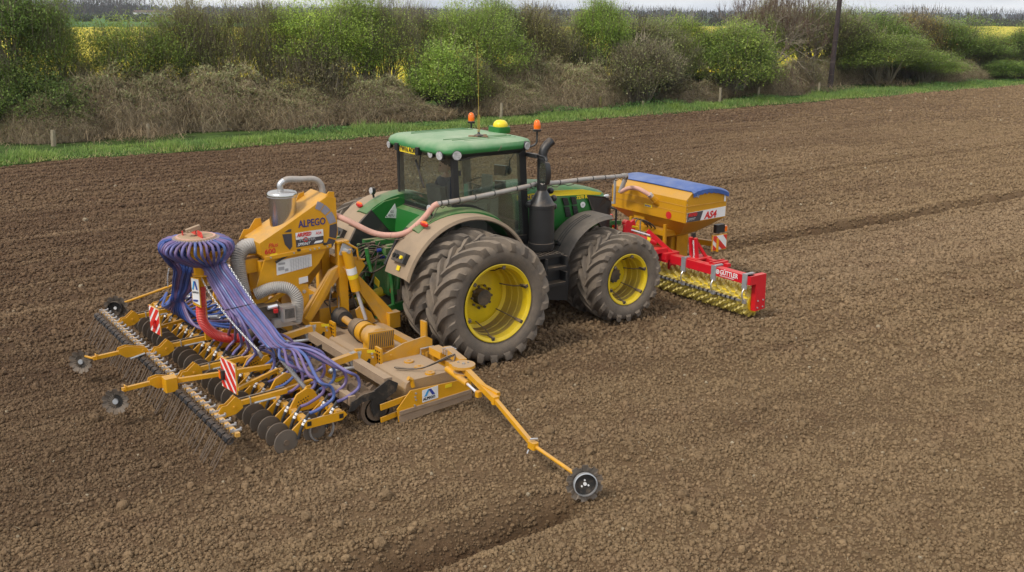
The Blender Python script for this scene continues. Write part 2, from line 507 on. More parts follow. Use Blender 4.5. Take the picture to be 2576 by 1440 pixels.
def text(s, size, o, xdir, ydir, material, parent, name='lettering', depth=0.002, sx=1.0, shear=0.0, bold=0.0, align='LEFT'):
    """flat lettering as a mesh; o = anchor on the surface, xdir = reading direction, ydir = up direction of the letters"""
    cu = bpy.data.curves.new('t', 'FONT')
    cu.body = s; cu.size = size; cu.extrude = depth; cu.shear = shear; cu.offset = bold; cu.align_x = align
    cu.resolution_u = 2
    tob = bpy.data.objects.new('t', cu); col.objects.link(tob)
    dg = bpy.context.evaluated_depsgraph_get()
    me = bpy.data.meshes.new_from_object(tob.evaluated_get(dg))
    bpy.data.objects.remove(tob); bpy.data.curves.remove(cu)
    x = Vector(xdir).normalized(); y = Vector(ydir); y = (y - x*y.dot(x)).normalized(); z = x.cross(y)
    org = worg(parent) if parent else Vector((0, 0, 0))
    mat4 = Matrix((x*sx, y, z)).transposed().to_4x4(); mat4.translation = Vector(o) - org
    me.transform(mat4); me.name = name
    me.materials.clear(); me.materials.append(M[material])
    ob = bpy.data.objects.new(name, me); col.objects.link(ob); ob.parent = parent
    return ob
# ------------------------------------------------------------------ the field
def fnoise(x, y, sc, seed):
    """smooth value noise on arrays"""
    x = np.asarray(x)/sc; y = np.asarray(y)/sc
    xi = np.floor(x).astype(np.int64); yi = np.floor(y).astype(np.int64)
    fx = x-xi; fy = y-yi; fx = fx*fx*(3-2*fx); fy = fy*fy*(3-2*fy)
    def h(a, b):
        n = (a*374761393 + b*668265263 + seed*1442695041) & 0x7fffffff
        n = ((n ^ (n >> 13))*1274126177) & 0x7fffffff
        return ((n ^ (n >> 16)) & 0xffff)/65535.0
    return (h(xi, yi)*(1-fx)*(1-fy)+h(xi+1, yi)*fx*(1-fy)+h(xi, yi+1)*(1-fx)*fy+h(xi+1, yi+1)*fx*fy)
FURROWS = [(-5.90, -40.0, -1.65, 0.23, 0.32), (1.12, 7.0, 60.0, 0.20, 0.30), (-4.2, 7.5, 60.0, 0.05, 0.25), (7.3, 4.0, 60.0, 0.06, 0.3), (-2.9, 5.2, 60, .045, .2),
           (-1.65, 3.4, 3.8, 0.0, 0.3)]
def ground_h(x, y):
    x = np.asarray(x, float); y = np.asarray(y, float)
    h = 0.10*(fnoise(x, y, 9.0, 1)-0.5) + 0.05*(fnoise(x, y, 2.3, 2)-0.5) + 0.035*(fnoise(x, y, 0.55, 3)-0.5) + 0.03*(fnoise(x, y, 0.21, 4)-0.5)
    # gentle along-drive ridges
    # harrow lines left behind the drill
    h += 0.016*np.sin(y*2*pi/0.25+0.5*fnoise(x, y, 1.5, 8))*np.clip((-4.4-x)/0.5, 0, 1)*np.clip((3.05-np.abs(y))/0.1, 0, 1)
    h += 0.026*np.sin(y*2*pi/0.75 + 1.3*fnoise(x, y, 3.0, 5))*(0.4+0.6*fnoise(x, y, 6.0, 6))
    for (fy, x0, x1, dp, wd) in FURROWS:
        yy = fy + 0.05*np.sin(x*0.8) + 0.06*(fnoise(x, y*0, 0.7, 9)-0.5)
        on = np.clip((x-x0)/0.35, 0, 1)*np.clip((x1-x)/0.35, 0, 1)
        d = (y-yy)/wd
        h += on*dp*(-np.exp(-d*d*3.0) + 0.55*np.exp(-(d-1.1)**2*4.0) + 0.10*np.exp(-(d+1.2)**2*5))
    # the ground is level under the machines
    m = np.exp(-(((x-0.0)/6.5)**4 + (y/3.6)**4))
    h = h*(1-0.75*m)
    # soil pressed up slightly along the strip the wheels run on
    h = h + 0.07*np.exp(-((x-1.4)/2.6)**4-(y/2.5)**6)
    return h
SOIL_EDGE_Y = 24.6
def edge_y(x): return 23.2 + 0.045*np.clip(x, -10, 70) + 0.35*(fnoise(x, x*0, 5.0, 21)-0.5) + 0.15*(fnoise(x, x*0, 0.8, 22)-0.5)

def grid_mesh(name, xs, ys, hf):
    X, Y = np.meshgrid(xs, ys); Z = hf(X, Y)
    v = np.stack([X.ravel(), Y.ravel(), Z.ravel()], 1)
    nx, ny = len(xs), len(ys)
    i = np.arange(nx*ny).reshape(ny, nx)
    f = np.stack([i[:-1, :-1].ravel(), i[:-1, 1:].ravel(), i[1:, 1:].ravel(), i[1:, :-1].ravel()], 1)
    return npmesh(name, v, f)
def npmesh(name, v, f, smooth=True):
    me = bpy.data.meshes.new(name)
    k = f.shape[1]
    me.vertices.add(len(v)); me.vertices.foreach_set('co', v.astype(np.float32).ravel())
    me.loops.add(f.size); me.loops.foreach_set('vertex_index', f.astype(np.int32).ravel())
    me.polygons.add(len(f)); me.polygons.foreach_set('loop_start', (np.arange(len(f))*k).astype(np.int32))
    try: me.polygons.foreach_set('loop_total', np.full(len(f), k, np.int32))
    except Exception: pass
    me.update(calc_edges=True)
    if smooth: me.shade_smooth()
    return me

def soil_material(name, clod=False):
    m = bpy.data.materials.new(name); m.use_nodes = True
    t = m.node_tree; b = t.nodes['Principled BSDF']
    b.inputs['Roughness'].default_value = 0.95; b.inputs['Specular IOR Level'].default_value = 0.12
    g = t.nodes.new('ShaderNodeNewGeometry')
    def noise(sc, det=5, rough=0.6, scl=(1, 1, 1)):
        mpn = t.nodes.new('ShaderNodeMapping'); mpn.inputs['Scale'].default_value = scl
        t.links.new(g.outputs['Position'], mpn.inputs['Vector'])
        n = t.nodes.new('ShaderNodeTexNoise'); n.inputs['Scale'].default_value = sc
        n.inputs['Detail'].default_value = det; n.inputs['Roughness'].default_value = rough
        t.links.new(mpn.outputs['Vector'], n.inputs['Vector']); return n
    def mr(src, a, b_, c, d):
        r = t.nodes.new('ShaderNodeMapRange'); r.inputs['From Min'].default_value = a; r.inputs['From Max'].default_value = b_
        r.inputs['To Min'].default_value = c; r.inputs['To Max'].default_value = d
        t.links.new(src, r.inputs['Value']); return r.outputs['Result']
    def mix(fac, a, b_, mode='MIX'):
        x = t.nodes.new('ShaderNodeMixRGB'); x.blend_type = mode
        for s_, k in ((fac, 'Fac'), (a, 'Color1'), (b_, 'Color2')):
            if isinstance(s_, (int, float)): x.inputs[k].default_value = s_
            elif isinstance(s_, tuple): x.inputs[k].default_value = (*s_, 1)
            else: t.links.new(s_, x.inputs[k])
        return x.outputs['Color']
    sp = t.nodes.new('ShaderNodeSeparateXYZ'); t.links.new(g.outputs['Position'], sp.inputs['Vector'])
    n_big = noise(0.35, 3, 0.6, (0.35, 1, 1))       # damp and dry bands running with the drilling
    n_mid = noise(2.2, 5)
    n_fine = noise(22, 6, 0.7)
    # dry pale soil near the headland strip being worked, damper and redder soil farther off
    gr_ = t.nodes.new('ShaderNodeMath'); gr_.operation = 'MULTIPLY_ADD'; t.links.new(sp.outputs['X'], gr_.inputs[0]); gr_.inputs[1].default_value = -0.5; t.links.new(sp.outputs['Y'], gr_.inputs[2])
    f_far = mr(gr_.outputs[0], -9.0, 9.0, 0.0, 1.0)
    f1 = t.nodes.new('ShaderNodeMath'); f1.operation = 'ADD'
    t.links.new(f_far, f1.inputs[0]); t.links.new(mr(n_big.outputs['Fac'], 0.3, 0.7, -0.3, 0.3), f1.inputs[1])
    f2 = t.nodes.new('ShaderNodeMath'); f2.operation = 'ADD'; f2.use_clamp = True
    t.links.new(f1.outputs[0], f2.inputs[0]); t.links.new(mr(n_mid.outputs['Fac'], 0.3, 0.7, -0.15, 0.15), f2.inputs[1])
    c = mix(f2.outputs[0], SOIL_DRY, SOIL_DAMP)
    # freshly turned damp soil in the marker furrows
    def furrow(fy, x0, x1, wd, amt, c):
        a1 = t.nodes.new('ShaderNodeMath'); a1.operation = 'SUBTRACT'; t.links.new(sp.outputs['Y'], a1.inputs[0]); a1.inputs[1].default_value = fy
        a2 = t.nodes.new('ShaderNodeMath'); a2.operation = 'ABSOLUTE'; t.links.new(a1.outputs[0], a2.inputs[0])
        a3 = t.nodes.new('ShaderNodeMath'); a3.operation = 'MULTIPLY_ADD'; t.links.new(n_mid.outputs['Fac'], a3.inputs[0]); a3.inputs[1].default_value = 0.35; t.links.new(a2.outputs[0], a3.inputs[2])
        w1 = mr(a3.outputs[0], wd+0.10, wd+0.32, amt, 0.0); w2 = mr(sp.outputs['X'], x0-.2, x0+.2, 0, 1); w3 = mr(sp.outputs['X'], x1-.3, x1+.1, 1, 0)
        m1 = t.nodes.new('ShaderNodeMath'); m1.operation = 'MULTIPLY'; t.links.new(w1, m1.inputs[0]); t.links.new(w2, m1.inputs[1])
        m2_ = t.nodes.new('ShaderNodeMath'); m2_.operation = 'MULTIPLY'; t.links.new(m1.outputs[0], m2_.inputs[0]); t.links.new(w3, m2_.inputs[1])
        return mix(m2_.outputs[0], c, (0.075, 0.044, 0.022))
    c = furrow(-5.92, -40, -1.6, .10, .9, c); c = furrow(1.12, 7.0, 60, .04, .8, c); c = furrow(7.3, 4.0, 60, .0, .3, c); c = furrow(-4.2, 7.5, 60, .0, .3, c)
    hs_ = mr(sp.outputs['X'], -4.9, -4.3, .45, 0)
    for (f0, f1) in ((3.0, 3.25), (-3.0, -3.25)):
        mm = t.nodes.new('ShaderNodeMath'); mm.operation = 'MULTIPLY'; t.links.new(hs_, mm.inputs[0]); t.links.new(mr(sp.outputs['Y'], f0, f1, 1, 0), mm.inputs[1]); hs_ = mm.outputs[0]
    c = mix(hs_, c, (0.115, 0.075, 0.045))
    # the strip behind the press roller is worked finer and drier on top
    pb = mr(sp.outputs['Y'], -3.2, -1.8, 0, 1); pb2 = mr(sp.outputs['Y'], 0.2, 1.0, 1, 0); pb3 = mr(sp.outputs['X'], 4.5, 7.5, 0, .55)
    for q_ in (pb2, pb3):
        mm = t.nodes.new('ShaderNodeMath'); mm.operation = 'MULTIPLY'; t.links.new(pb, mm.inputs[0]); t.links.new(q_, mm.inputs[1]); pb = mm.outputs[0]
    c = mix(pb, c, (0.27, 0.19, 0.115))
    n_str = noise(0.9, 4, 0.6, (0.12, 1.6, 1)); c = mix(mr(n_str.outputs['Fac'], 0.48, 0.70, 0, 0.5), c, (0.27, 0.185, 0.11))
    c = mix(1.0, c, mr(n_fine.outputs['Fac'], 0.3, 0.7, 0.72, 1.28), 'MULTIPLY')
    c = mix(mr(noise(0.9, 3).outputs['Fac'], 0.55, 0.75, 0, 0.35), c, (0.15, 0.085, 0.052))
    if not clod: c = mix(1.0, c, (0.62, 0.58, 0.56), 'MULTIPLY')       # shade in the gaps between crumbs, painted into the base sheet's colour
    if clod:
        an = t.nodes.new('ShaderNodeAttribute'); an.attribute_type = 'INSTANCER'; an.attribute_name = 'tone'
        c = mix(1.0, c, mr(an.outputs['Fac'], 0.0, 1.0, 0.84, 1.16), 'MULTIPLY')
        c = mix(mr(an.outputs['Fac'], 0.9955, 0.9975, 0.0, 0.7), c, (0.40, 0.34, 0.24))
    t.links.new(c, b.inputs['Base Color'])
    bp = t.nodes.new('ShaderNodeBump'); bp.inputs['Strength'].default_value = 0.9; bp.inputs['Distance'].default_value = 0.05 if not clod else 0.03
    if clod:
        t.links.new(noise(45, 4, 0.6).outputs['Fac'], bp.inputs['Height'])
    else:
        vo = t.nodes.new('ShaderNodeTexVoronoi'); vo.inputs['Scale'].default_value = 11
        t.links.new(g.outputs['Position'], vo.inputs['Vector'])
        ad = t.nodes.new('ShaderNodeMath'); ad.operation = 'SUBTRACT'
        t.links.new(noise(9, 8, 0.75).outputs['Fac'], ad.inputs[0]); t.links.new(mr(vo.outputs['Distance'], 0, 1, 0, 0.25), ad.inputs[1])
        t.links.new(ad.outputs[0], bp.inputs['Height'])
    t.links.new(bp.outputs['Normal'], b.inputs['Normal'])
    return m
SOIL_DRY = (0.240, 0.165, 0.092)
SOIL_DAMP = (0.130, 0.082, 0.049)
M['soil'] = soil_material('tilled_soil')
M['clod'] = soil_material('soil_clods', True)

def simple_ground(name, color, z, x0, x1, y0, y1, kind='structure', m=None):
    mb = MB(); mb.add([(x0, y0, z), (x1, y0, z), (x1, y1, z), (x0, y1, z)], [(0, 1, 2, 3)])
    o = mb.build(name, m or mat(name+'_soil', color, 0.95, var=0.25, scale=0.01, spec=0.1))
    o['kind'] = kind; return o

# base terrain to the horizon, then the worked field on top of it
simple_ground('terrain', (0.07, 0.11, 0.035), -0.45, -9000, 9000, -2000, 12000)
xs = np.concatenate([np.linspace(-40, -9.1, 60), np.arange(-9, 16, 0.055), np.arange(16.05, 34, 0.16), np.linspace(34.2, 110, 220)])
ys = np.concatenate([np.linspace(-24, -11.1, 20), np.arange(-11, 7, 0.055), np.arange(7.05, 27.4, 0.13)])
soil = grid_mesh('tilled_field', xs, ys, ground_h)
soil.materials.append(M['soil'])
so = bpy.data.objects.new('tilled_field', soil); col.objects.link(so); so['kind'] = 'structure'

# clods: real lumps of soil lying all over the part of the field that can be seen
def visible_mask(x, y, margin=1.5):
    dx = x-CAM_POS.x; dy = y-CAM_POS.y; dz = -CAM_POS.z
    d = dx*fw.x+dy*fw.y+dz*fw.z; r_ = dx*rt.x+dy*rt.y+dz*rt.z; u_ = dx*up.x+dy*up.y+dz*up.z
    k = 1288/2493.6; kv = 720/2493.6
    return (d > 1) & (np.abs(r_) < d*k+margin) & (u_ > -d*kv-margin), d
def clod_points():
    P = []; Sc = []
    for (dmin, dmax, dens, s0, s1, pw) in ((0, 15, 800, 0.009, 0.026, 1.6), (0, 17, 15, 0.024, 0.048, 2.2), (0, 16, 2.2, 0.042, 0.072, 1.8), (0, 14, 900, 0.006, 0.013, 1.0),
                                       (15, 26, 420, 0.013, 0.038, 1.6), (17, 30, 9, 0.04, 0.07, 2.0), (26, 48, 150, 0.022, 0.048, 1.5), (48, 90, 30, 0.035, 0.07, 1.5)):
        area = 130*60.0; n = int(area*dens)
        # sample only a bounding box that can hold the band
        bx0, bx1, by0, by1 = -12, 95, -13, 27
        n = int((bx1-bx0)*(by1-by0)*dens)
        k = 0
        for st in range(0, n, 400000):
            c = min(400000, n-st)
            x = rng.uniform(bx0, bx1, c); y = rng.uniform(by0, by1, c)
            ok, d = visible_mask(x, y)
            ok &= (d >= dmin) & (d < dmax) & (y < edge_y(x)-0.1)
            x = x[ok]; y = y[ok]
            # patchy density
            keep = rng.uniform(0, 1, len(x)) < 0.40+0.85*fnoise(x, y, 0.5, 31)
            if s0 > 0.02 and dmin == 0: keep &= rng.uniform(0, 1, len(x)) < -0.15+1.5*fnoise(x*0.5, y, 1.3, 33)
            keep &= ~((np.abs(y-1.12) < 0.20) & (x > 7) & (rng.uniform(0, 1, len(x)) < 0.7))
            keep &= ~((np.abs(y+5.90) < 0.24) & (x < -1.6) & (rng.uniform(0, 1, len(x)) < (0.85 if s0 > 0.02 else 0.35)))
            x = x[keep]; y = y[keep]
            s_ = s0+(s1-s0)*rng.uniform(0, 1, len(x))**pw
            P.append(np.stack([x, y, ground_h(x, y)+s_*0.42], 1)); Sc.append(s_)
    return np.concatenate(P), np.concatenate(Sc)
cp, cs = clod_points()
print('clods', len(cp))
me = bpy.data.meshes.new('soil_clods')
me.vertices.add(len(cp)); me.vertices.foreach_set('co', cp.astype(np.float32).ravel())
a = me.attributes.new('sc', 'FLOAT', 'POINT'); a.data.foreach_set('value', cs.astype(np.float32))
a = me.attributes.new('tone', 'FLOAT', 'POINT'); a.data.foreach_set('value', rng.uniform(0, 1, len(cp)).astype(np.float32))
a = me.attributes.new('rot', 'FLOAT_VECTOR', 'POINT'); a.data.foreach_set('vector', rng.uniform(0, 6.28, len(cp)*3).astype(np.float32))
a = me.attributes.new('pick', 'INT', 'POINT'); a.data.foreach_set('value', rng.integers(0, 6, len(cp)).astype(np.int32))
me.update()
clods = bpy.data.objects.new('soil_clods', me); col.objects.link(clods); clods['kind'] = 'stuff'
tag(clods, 'brown crumbly soil clods covering the tilled field', 'soil')
ng = bpy.data.node_groups.new('clod_scatter', 'GeometryNodeTree')
ng.interface.new_socket('Geometry', in_out='INPUT', socket_type='NodeSocketGeometry')
ng.interface.new_socket('Geometry', in_out='OUTPUT', socket_type='NodeSocketGeometry')
gi = ng.nodes.new('NodeGroupInput'); go = ng.nodes.new('NodeGroupOutput')
jn = ng.nodes.new('GeometryNodeJoinGeometry')
for k in range(6):
    ico = ng.nodes.new('GeometryNodeMeshIcoSphere'); ico.inputs['Radius'].default_value = 1.0; ico.inputs['Subdivisions'].default_value = 3
    spn = ng.nodes.new('GeometryNodeSetPosition')
    no = ng.nodes.new('ShaderNodeTexNoise'); no.noise_dimensions = '4D'; no.inputs['W'].default_value = k*7.3; no.inputs['Scale'].default_value = 1.5; no.inputs['Detail'].default_value = 6; no.inputs['Roughness'].default_value = 0.68
    vm = ng.nodes.new('ShaderNodeVectorMath'); vm.operation = 'SUBTRACT'; vm.inputs[1].default_value = (0.5, 0.5, 0.5)
    vs = ng.nodes.new('ShaderNodeVectorMath'); vs.operation = 'SCALE'; vs.inputs['Scale'].default_value = 1.9
    ng.links.new(no.outputs['Color'], vm.inputs[0]); ng.links.new(vm.outputs['Vector'], vs.inputs[0])
    ng.links.new(ico.outputs['Mesh'], spn.inputs['Geometry']); ng.links.new(vs.outputs['Vector'], spn.inputs['Offset'])
    sm = ng.nodes.new('GeometryNodeSetMaterial'); sm.inputs['Material'].default_value = M['clod']
    ss = ng.nodes.new('GeometryNodeSetShadeSmooth'); ng.links.new(spn.outputs['Geometry'], ss.inputs['Geometry'])
    ng.links.new(ss.outputs['Geometry'], sm.inputs['Geometry'])
    g2 = ng.nodes.new('GeometryNodeGeometryToInstance'); ng.links.new(sm.outputs['Geometry'], g2.inputs[0])
    ng.links.new(g2.outputs[0], jn.inputs[0])
ip = ng.nodes.new('GeometryNodeInstanceOnPoints'); ip.inputs['Pick Instance'].default_value = True
def na(nm, ty):
    n = ng.nodes.new('GeometryNodeInputNamedAttribute'); n.data_type = ty; n.inputs['Name'].default_value = nm; return n.outputs['Attribute']
ng.links.new(gi.outputs[0], ip.inputs['Points']); ng.links.new(jn.outputs[0], ip.inputs['Instance'])
ng.links.new(na('pick', 'INT'), ip.inputs['Instance Index'])
cmb = ng.nodes.new('ShaderNodeVectorMath'); cmb.operation = 'SCALE'; cmb.inputs[0].default_value = (1, 1, 0.8)
ng.links.new(na('sc', 'FLOAT'), cmb.inputs['Scale']); ng.links.new(cmb.outputs['Vector'], ip.inputs['Scale'])
ng.links.new(na('rot', 'FLOAT_VECTOR'), ip.inputs['Rotation'])
ng.links.new(ip.outputs[0], go.inputs[0])
clods.modifiers.new('clods', 'NODES').node_group = ng

# scraps of straw lying on the soil
def strips(cent, length, width, az, el, curl, nseg=2):
    """numpy strips: arching ribbons; returns v, f"""
    n = len(cent); k = nseg+1
    t = np.linspace(0, 1, k)[None, :]
    e = el[:, None] + curl[:, None]*t
    ds = (length/nseg)[:, None]
    px = np.concatenate([np.zeros((n, 1)), np.cumsum(ds*np.cos(e[:, :-1]), 1)], 1)
    pz = np.concatenate([np.zeros((n, 1)), np.cumsum(ds*np.sin(e[:, :-1]), 1)], 1)
    ca = np.cos(az)[:, None]; sa = np.sin(az)[:, None]
    X = cent[:, 0:1]+px*ca; Y = cent[:, 1:2]+px*sa; Z = cent[:, 2:3]+pz
    wv = (width[:, None]*(1-0.85*t))/2
    L = np.stack([X-sa*wv, Y+ca*wv, Z], 2); Rr = np.stack([X+sa*wv, Y-ca*wv, Z], 2)
    v = np.stack([L, Rr], 2).reshape(n*k*2, 3)
    base = (np.arange(n)*k*2)[:, None]; j = np.arange(nseg)[None, :]*2
    f = np.stack([(base+j).ravel(), (base+j+1).ravel(), (base+j+3).ravel(), (base+j+2).ravel()], 1)
    return v, f
def color_attr(me, cols, per):
    """cols: (n,3) one colour per element made of `per` consecutive faces*4 corners"""
    ca = me.attributes.new('col', 'FLOAT_COLOR', 'FACE')
    c = np.repeat(cols, per, axis=0); c = np.concatenate([c, np.ones((len(c), 1))], 1)
    ca.data.foreach_set('color', c.astype(np.float32).ravel())
n = 5200
x = rng.uniform(-10, 34, n); y = rng.uniform(-12, 22, n); ok, d = visible_mask(x, y); ok &= rng.uniform(0, 1, n) < 0.5; x = x[ok]; y = y[ok]
c3 = np.stack([x, y, ground_h(x, y)+0.03], 1); n = len(x)
v, f = strips(c3, rng.uniform(0.04, 0.16, n), rng.uniform(0.005, 0.011, n), rng.uniform(0, 6.28, n), rng.uniform(-0.2, 0.5, n), rng.uniform(-0.8, 0.4, n))
me = npmesh('straw', v, f); color_attr(me, np.array([0.50, 0.42, 0.28])*rng.uniform(0.6, 1.2, (n, 1)), 2); me.materials.append(M['leaf'])
o = bpy.data.objects.new('straw_scraps', me); col.objects.link(o); tag(o, 'pale scraps of straw and root lying on the tilled soil', 'straw', kind='stuff')
# ------------------------------------------------------------------ verge, hedge, crops and far country
xs = np.arange(-14, 112, 0.5)
rows = [(0.0, -0.06), (0.25, 0.04), (0.7, 0.07), (1.6, 0.10), (3.0, 0.12), (6.0, 0.15), (13.5, 0.0)]
v = []; 
for (dy, z) in rows:
    v.append(np.stack([xs, edge_y(xs)+dy, np.full(len(xs), z)], 1))
v = np.concatenate(v); nx = len(xs); i = np.arange(len(v)).reshape(len(rows), nx)
f = np.stack([i[:-1, :-1].ravel(), i[:-1, 1:].ravel(), i[1:, 1:].ravel(), i[1:, :-1].ravel()], 1)
me = npmesh('verge', v, f)
me.materials.append(mat('verge_turf', (0.045, 0.075, 0.018), 0.95, var=0.5, scale=1.5, spec=0.1))
o = bpy.data.objects.new('grass_verge_ground', me); col.objects.link(o); o['kind'] = 'structure'
# grass blades along the verge
n = 62000
x = rng.uniform(-7, 92, n); t = rng.uniform(0, 1, n)**0.9
e = edge_y(x); wdt = 1.35+1.1*fnoise(x, x*0, 4.0, 41)+1.2*np.clip((x-45)/15, 0, 1); y = e-0.08+t*wdt
cl = fnoise(x, y, 0.8, 42); ln = (0.05+0.16*cl)*(0.5+0.9*fnoise(x, y, 2.5, 45))*(0.4+0.9*np.clip(t*2.5, 0, 1))*rng.uniform(0.6, 1.4, n)
c3 = np.stack([x, y, 0.02+0.05*np.clip(t*3, 0, 1)+0*x], 1)
v, f = strips(c3, ln*1.5, 0.018+0.03*rng.uniform(0, 1, n), rng.uniform(0, 6.28, n), rng.uniform(0.5, 1.4, n), rng.uniform(-1.3, 0, n))
me = npmesh('grass', v, f)
g1 = np.array([0.26, 0.36, 0.085]); g2_ = np.array([0.42, 0.40, 0.17]); g3 = np.array([0.16, 0.26, 0.075])
w_ = fnoise(x, y, 1.1, 43)[:, None]; cc = g3*(1-w_)+g1*w_
dry = (rng.uniform(0, 1, n) < np.clip(0.75-t*3, 0.05, 1)*0.7)[:, None]; cc = np.where(dry, g2_, cc)*rng.uniform(0.65, 1.35, (n, 1))
color_attr(me, cc, 2); me.materials.append(M['leaf'])
o = bpy.data.objects.new('verge_grass', me); col.objects.link(o); tag(o, 'bright green grass and weeds along the far edge of the soil', 'grass', kind='stuff')
# broad-leaved weeds (nettles, cow parsley) growing in clumps in the verge
n = 26000
x = rng.uniform(-7, 92, n); cl = fnoise(x, x*0+3, 2.6, 51); ok = cl > 0.42; x = x[ok]; cl = cl[ok]; n = len(x)
y = edge_y(x)+1.1+rng.uniform(0, 1, n)*1.7; z = 0.06+rng.uniform(0, 1, n)*0.55*(cl-0.3)*1.5
c3 = np.stack([x, y, z], 1)
v, f = strips(c3, rng.uniform(0.05, 0.11, n), rng.uniform(0.05, 0.09, n), rng.uniform(0, 6.28, n), rng.uniform(-0.2, 0.8, n), rng.uniform(-1, 0, n), 1)
me = npmesh('weeds', v, f); color_attr(me, np.array([0.12, 0.24, 0.065])*rng.uniform(0.6, 1.7, (n, 1)), 1); me.materials.append(M['leaf'])
o = bpy.data.objects.new('verge_weeds', me); col.objects.link(o); tag(o, 'low clumps of dark leafy weeds behind the verge grass', 'weeds', kind='stuff')
# dead grass leaning out of the hedge bottom
n = 30000
x = rng.uniform(-7, 80, n); cl = fnoise(x, x*0+1, 3.0, 61); ok = rng.uniform(0, 1, n) < (cl*1.8-0.65); x = x[ok]; n = len(x)
y = edge_y(x)+2.6+rng.uniform(0, 1, n)*2.6
c3 = np.stack([x, y, 0.05+rng.uniform(0, 0.35, n)], 1)
v, f = strips(c3, rng.uniform(0.35, 0.95, n), rng.uniform(0.014, 0.03, n), rng.uniform(0, 6.28, n), rng.uniform(0.2, 1.2, n), rng.uniform(-2.4, -0.8, n), 3)
me = npmesh('dead_grass', v, f); color_attr(me, np.array([0.40, 0.30, 0.19])*rng.uniform(0.5, 1.3, (n, 1)), 3); me.materials.append(M['leaf'])
o = bpy.data.objects.new('dead_grass', me); col.objects.link(o); tag(o, 'pale brown dead grass leaning out along the hedge bottom', 'dry grass', kind='stuff')

# --- rapeseed crop beyond the hedge
def crop_h(x, y): return 1.05+0.16*(fnoise(x, y, 1.3, 71)-0.5)+0.25*(fnoise(x, y, 0.6, 72)-0.5)
xs = np.concatenate([np.arange(-12, 120, 0.8), np.arange(120, 420, 6)]); ys = np.concatenate([np.arange(37, 80, 0.5), np.arange(80, 232, 3)])
me = grid_mesh('crop', xs, ys, crop_h)
mc = bpy.data.materials.new('flowering_rapeseed'); mc.use_nodes = True; t = mc.node_tree; b = t.nodes['Principled BSDF']; b.inputs['Roughness'].default_value = 0.9
g = t.nodes.new('ShaderNodeNewGeometry'); n1 = t.nodes.new('ShaderNodeTexNoise'); n1.inputs['Scale'].default_value = 3.5; n1.inputs['Detail'].default_value = 8; n1.inputs['Roughness'].default_value = 0.75
t.links.new(g.outputs['Position'], n1.inputs['Vector']); r = t.nodes.new('ShaderNodeValToRGB')
r.color_ramp.elements[0].position = 0.40; r.color_ramp.elements[0].color = (0.13, 0.17, 0.015, 1)
r.color_ramp.elements[1].position = 0.56; r.color_ramp.elements[1].color = (0.72, 0.56, 0.008, 1)
t.links.new(n1.outputs['Fac'], r.inputs['Fac']); t.links.new(r.outputs['Color'], b.inputs['Base Color']); me.materials.append(mc)
o = bpy.data.objects.new('rapeseed_field', me); col.objects.link(o); o['kind'] = 'structure'
n = 60000
x = rng.uniform(-10, 80, n); y = 37+rng.uniform(0, 1, n)**1.6*22
c3 = np.stack([x, y, crop_h(x, y)+rng.uniform(-0.6, 0.16, n)], 1)
v, f = strips(c3, rng.uniform(0.07, 0.15, n), rng.uniform(0.06, 0.12, n), rng.uniform(0, 6.28, n), rng.uniform(-0.4, 1.2, n), rng.uniform(-1, 0, n), 1)
me = npmesh('rape_flowers', v, f); ye = np.array([0.78, 0.62, 0.01]); gr = np.array([0.10, 0.17, 0.02])
hh = (c3[:, 2:3]-0.65)/0.4; pk = rng.uniform(0, 1, (n, 1)) < np.clip(hh, 0.05, 0.85)
color_attr(me, np.where(pk, ye, gr)*rng.uniform(0.7, 1.2, (n, 1)), 1); me.materials.append(M['leaf'])
o = bpy.data.objects.new('rapeseed_flowers', me); col.objects.link(o); tag(o, 'yellow rapeseed in flower beyond the hedge', 'crop', kind='stuff')

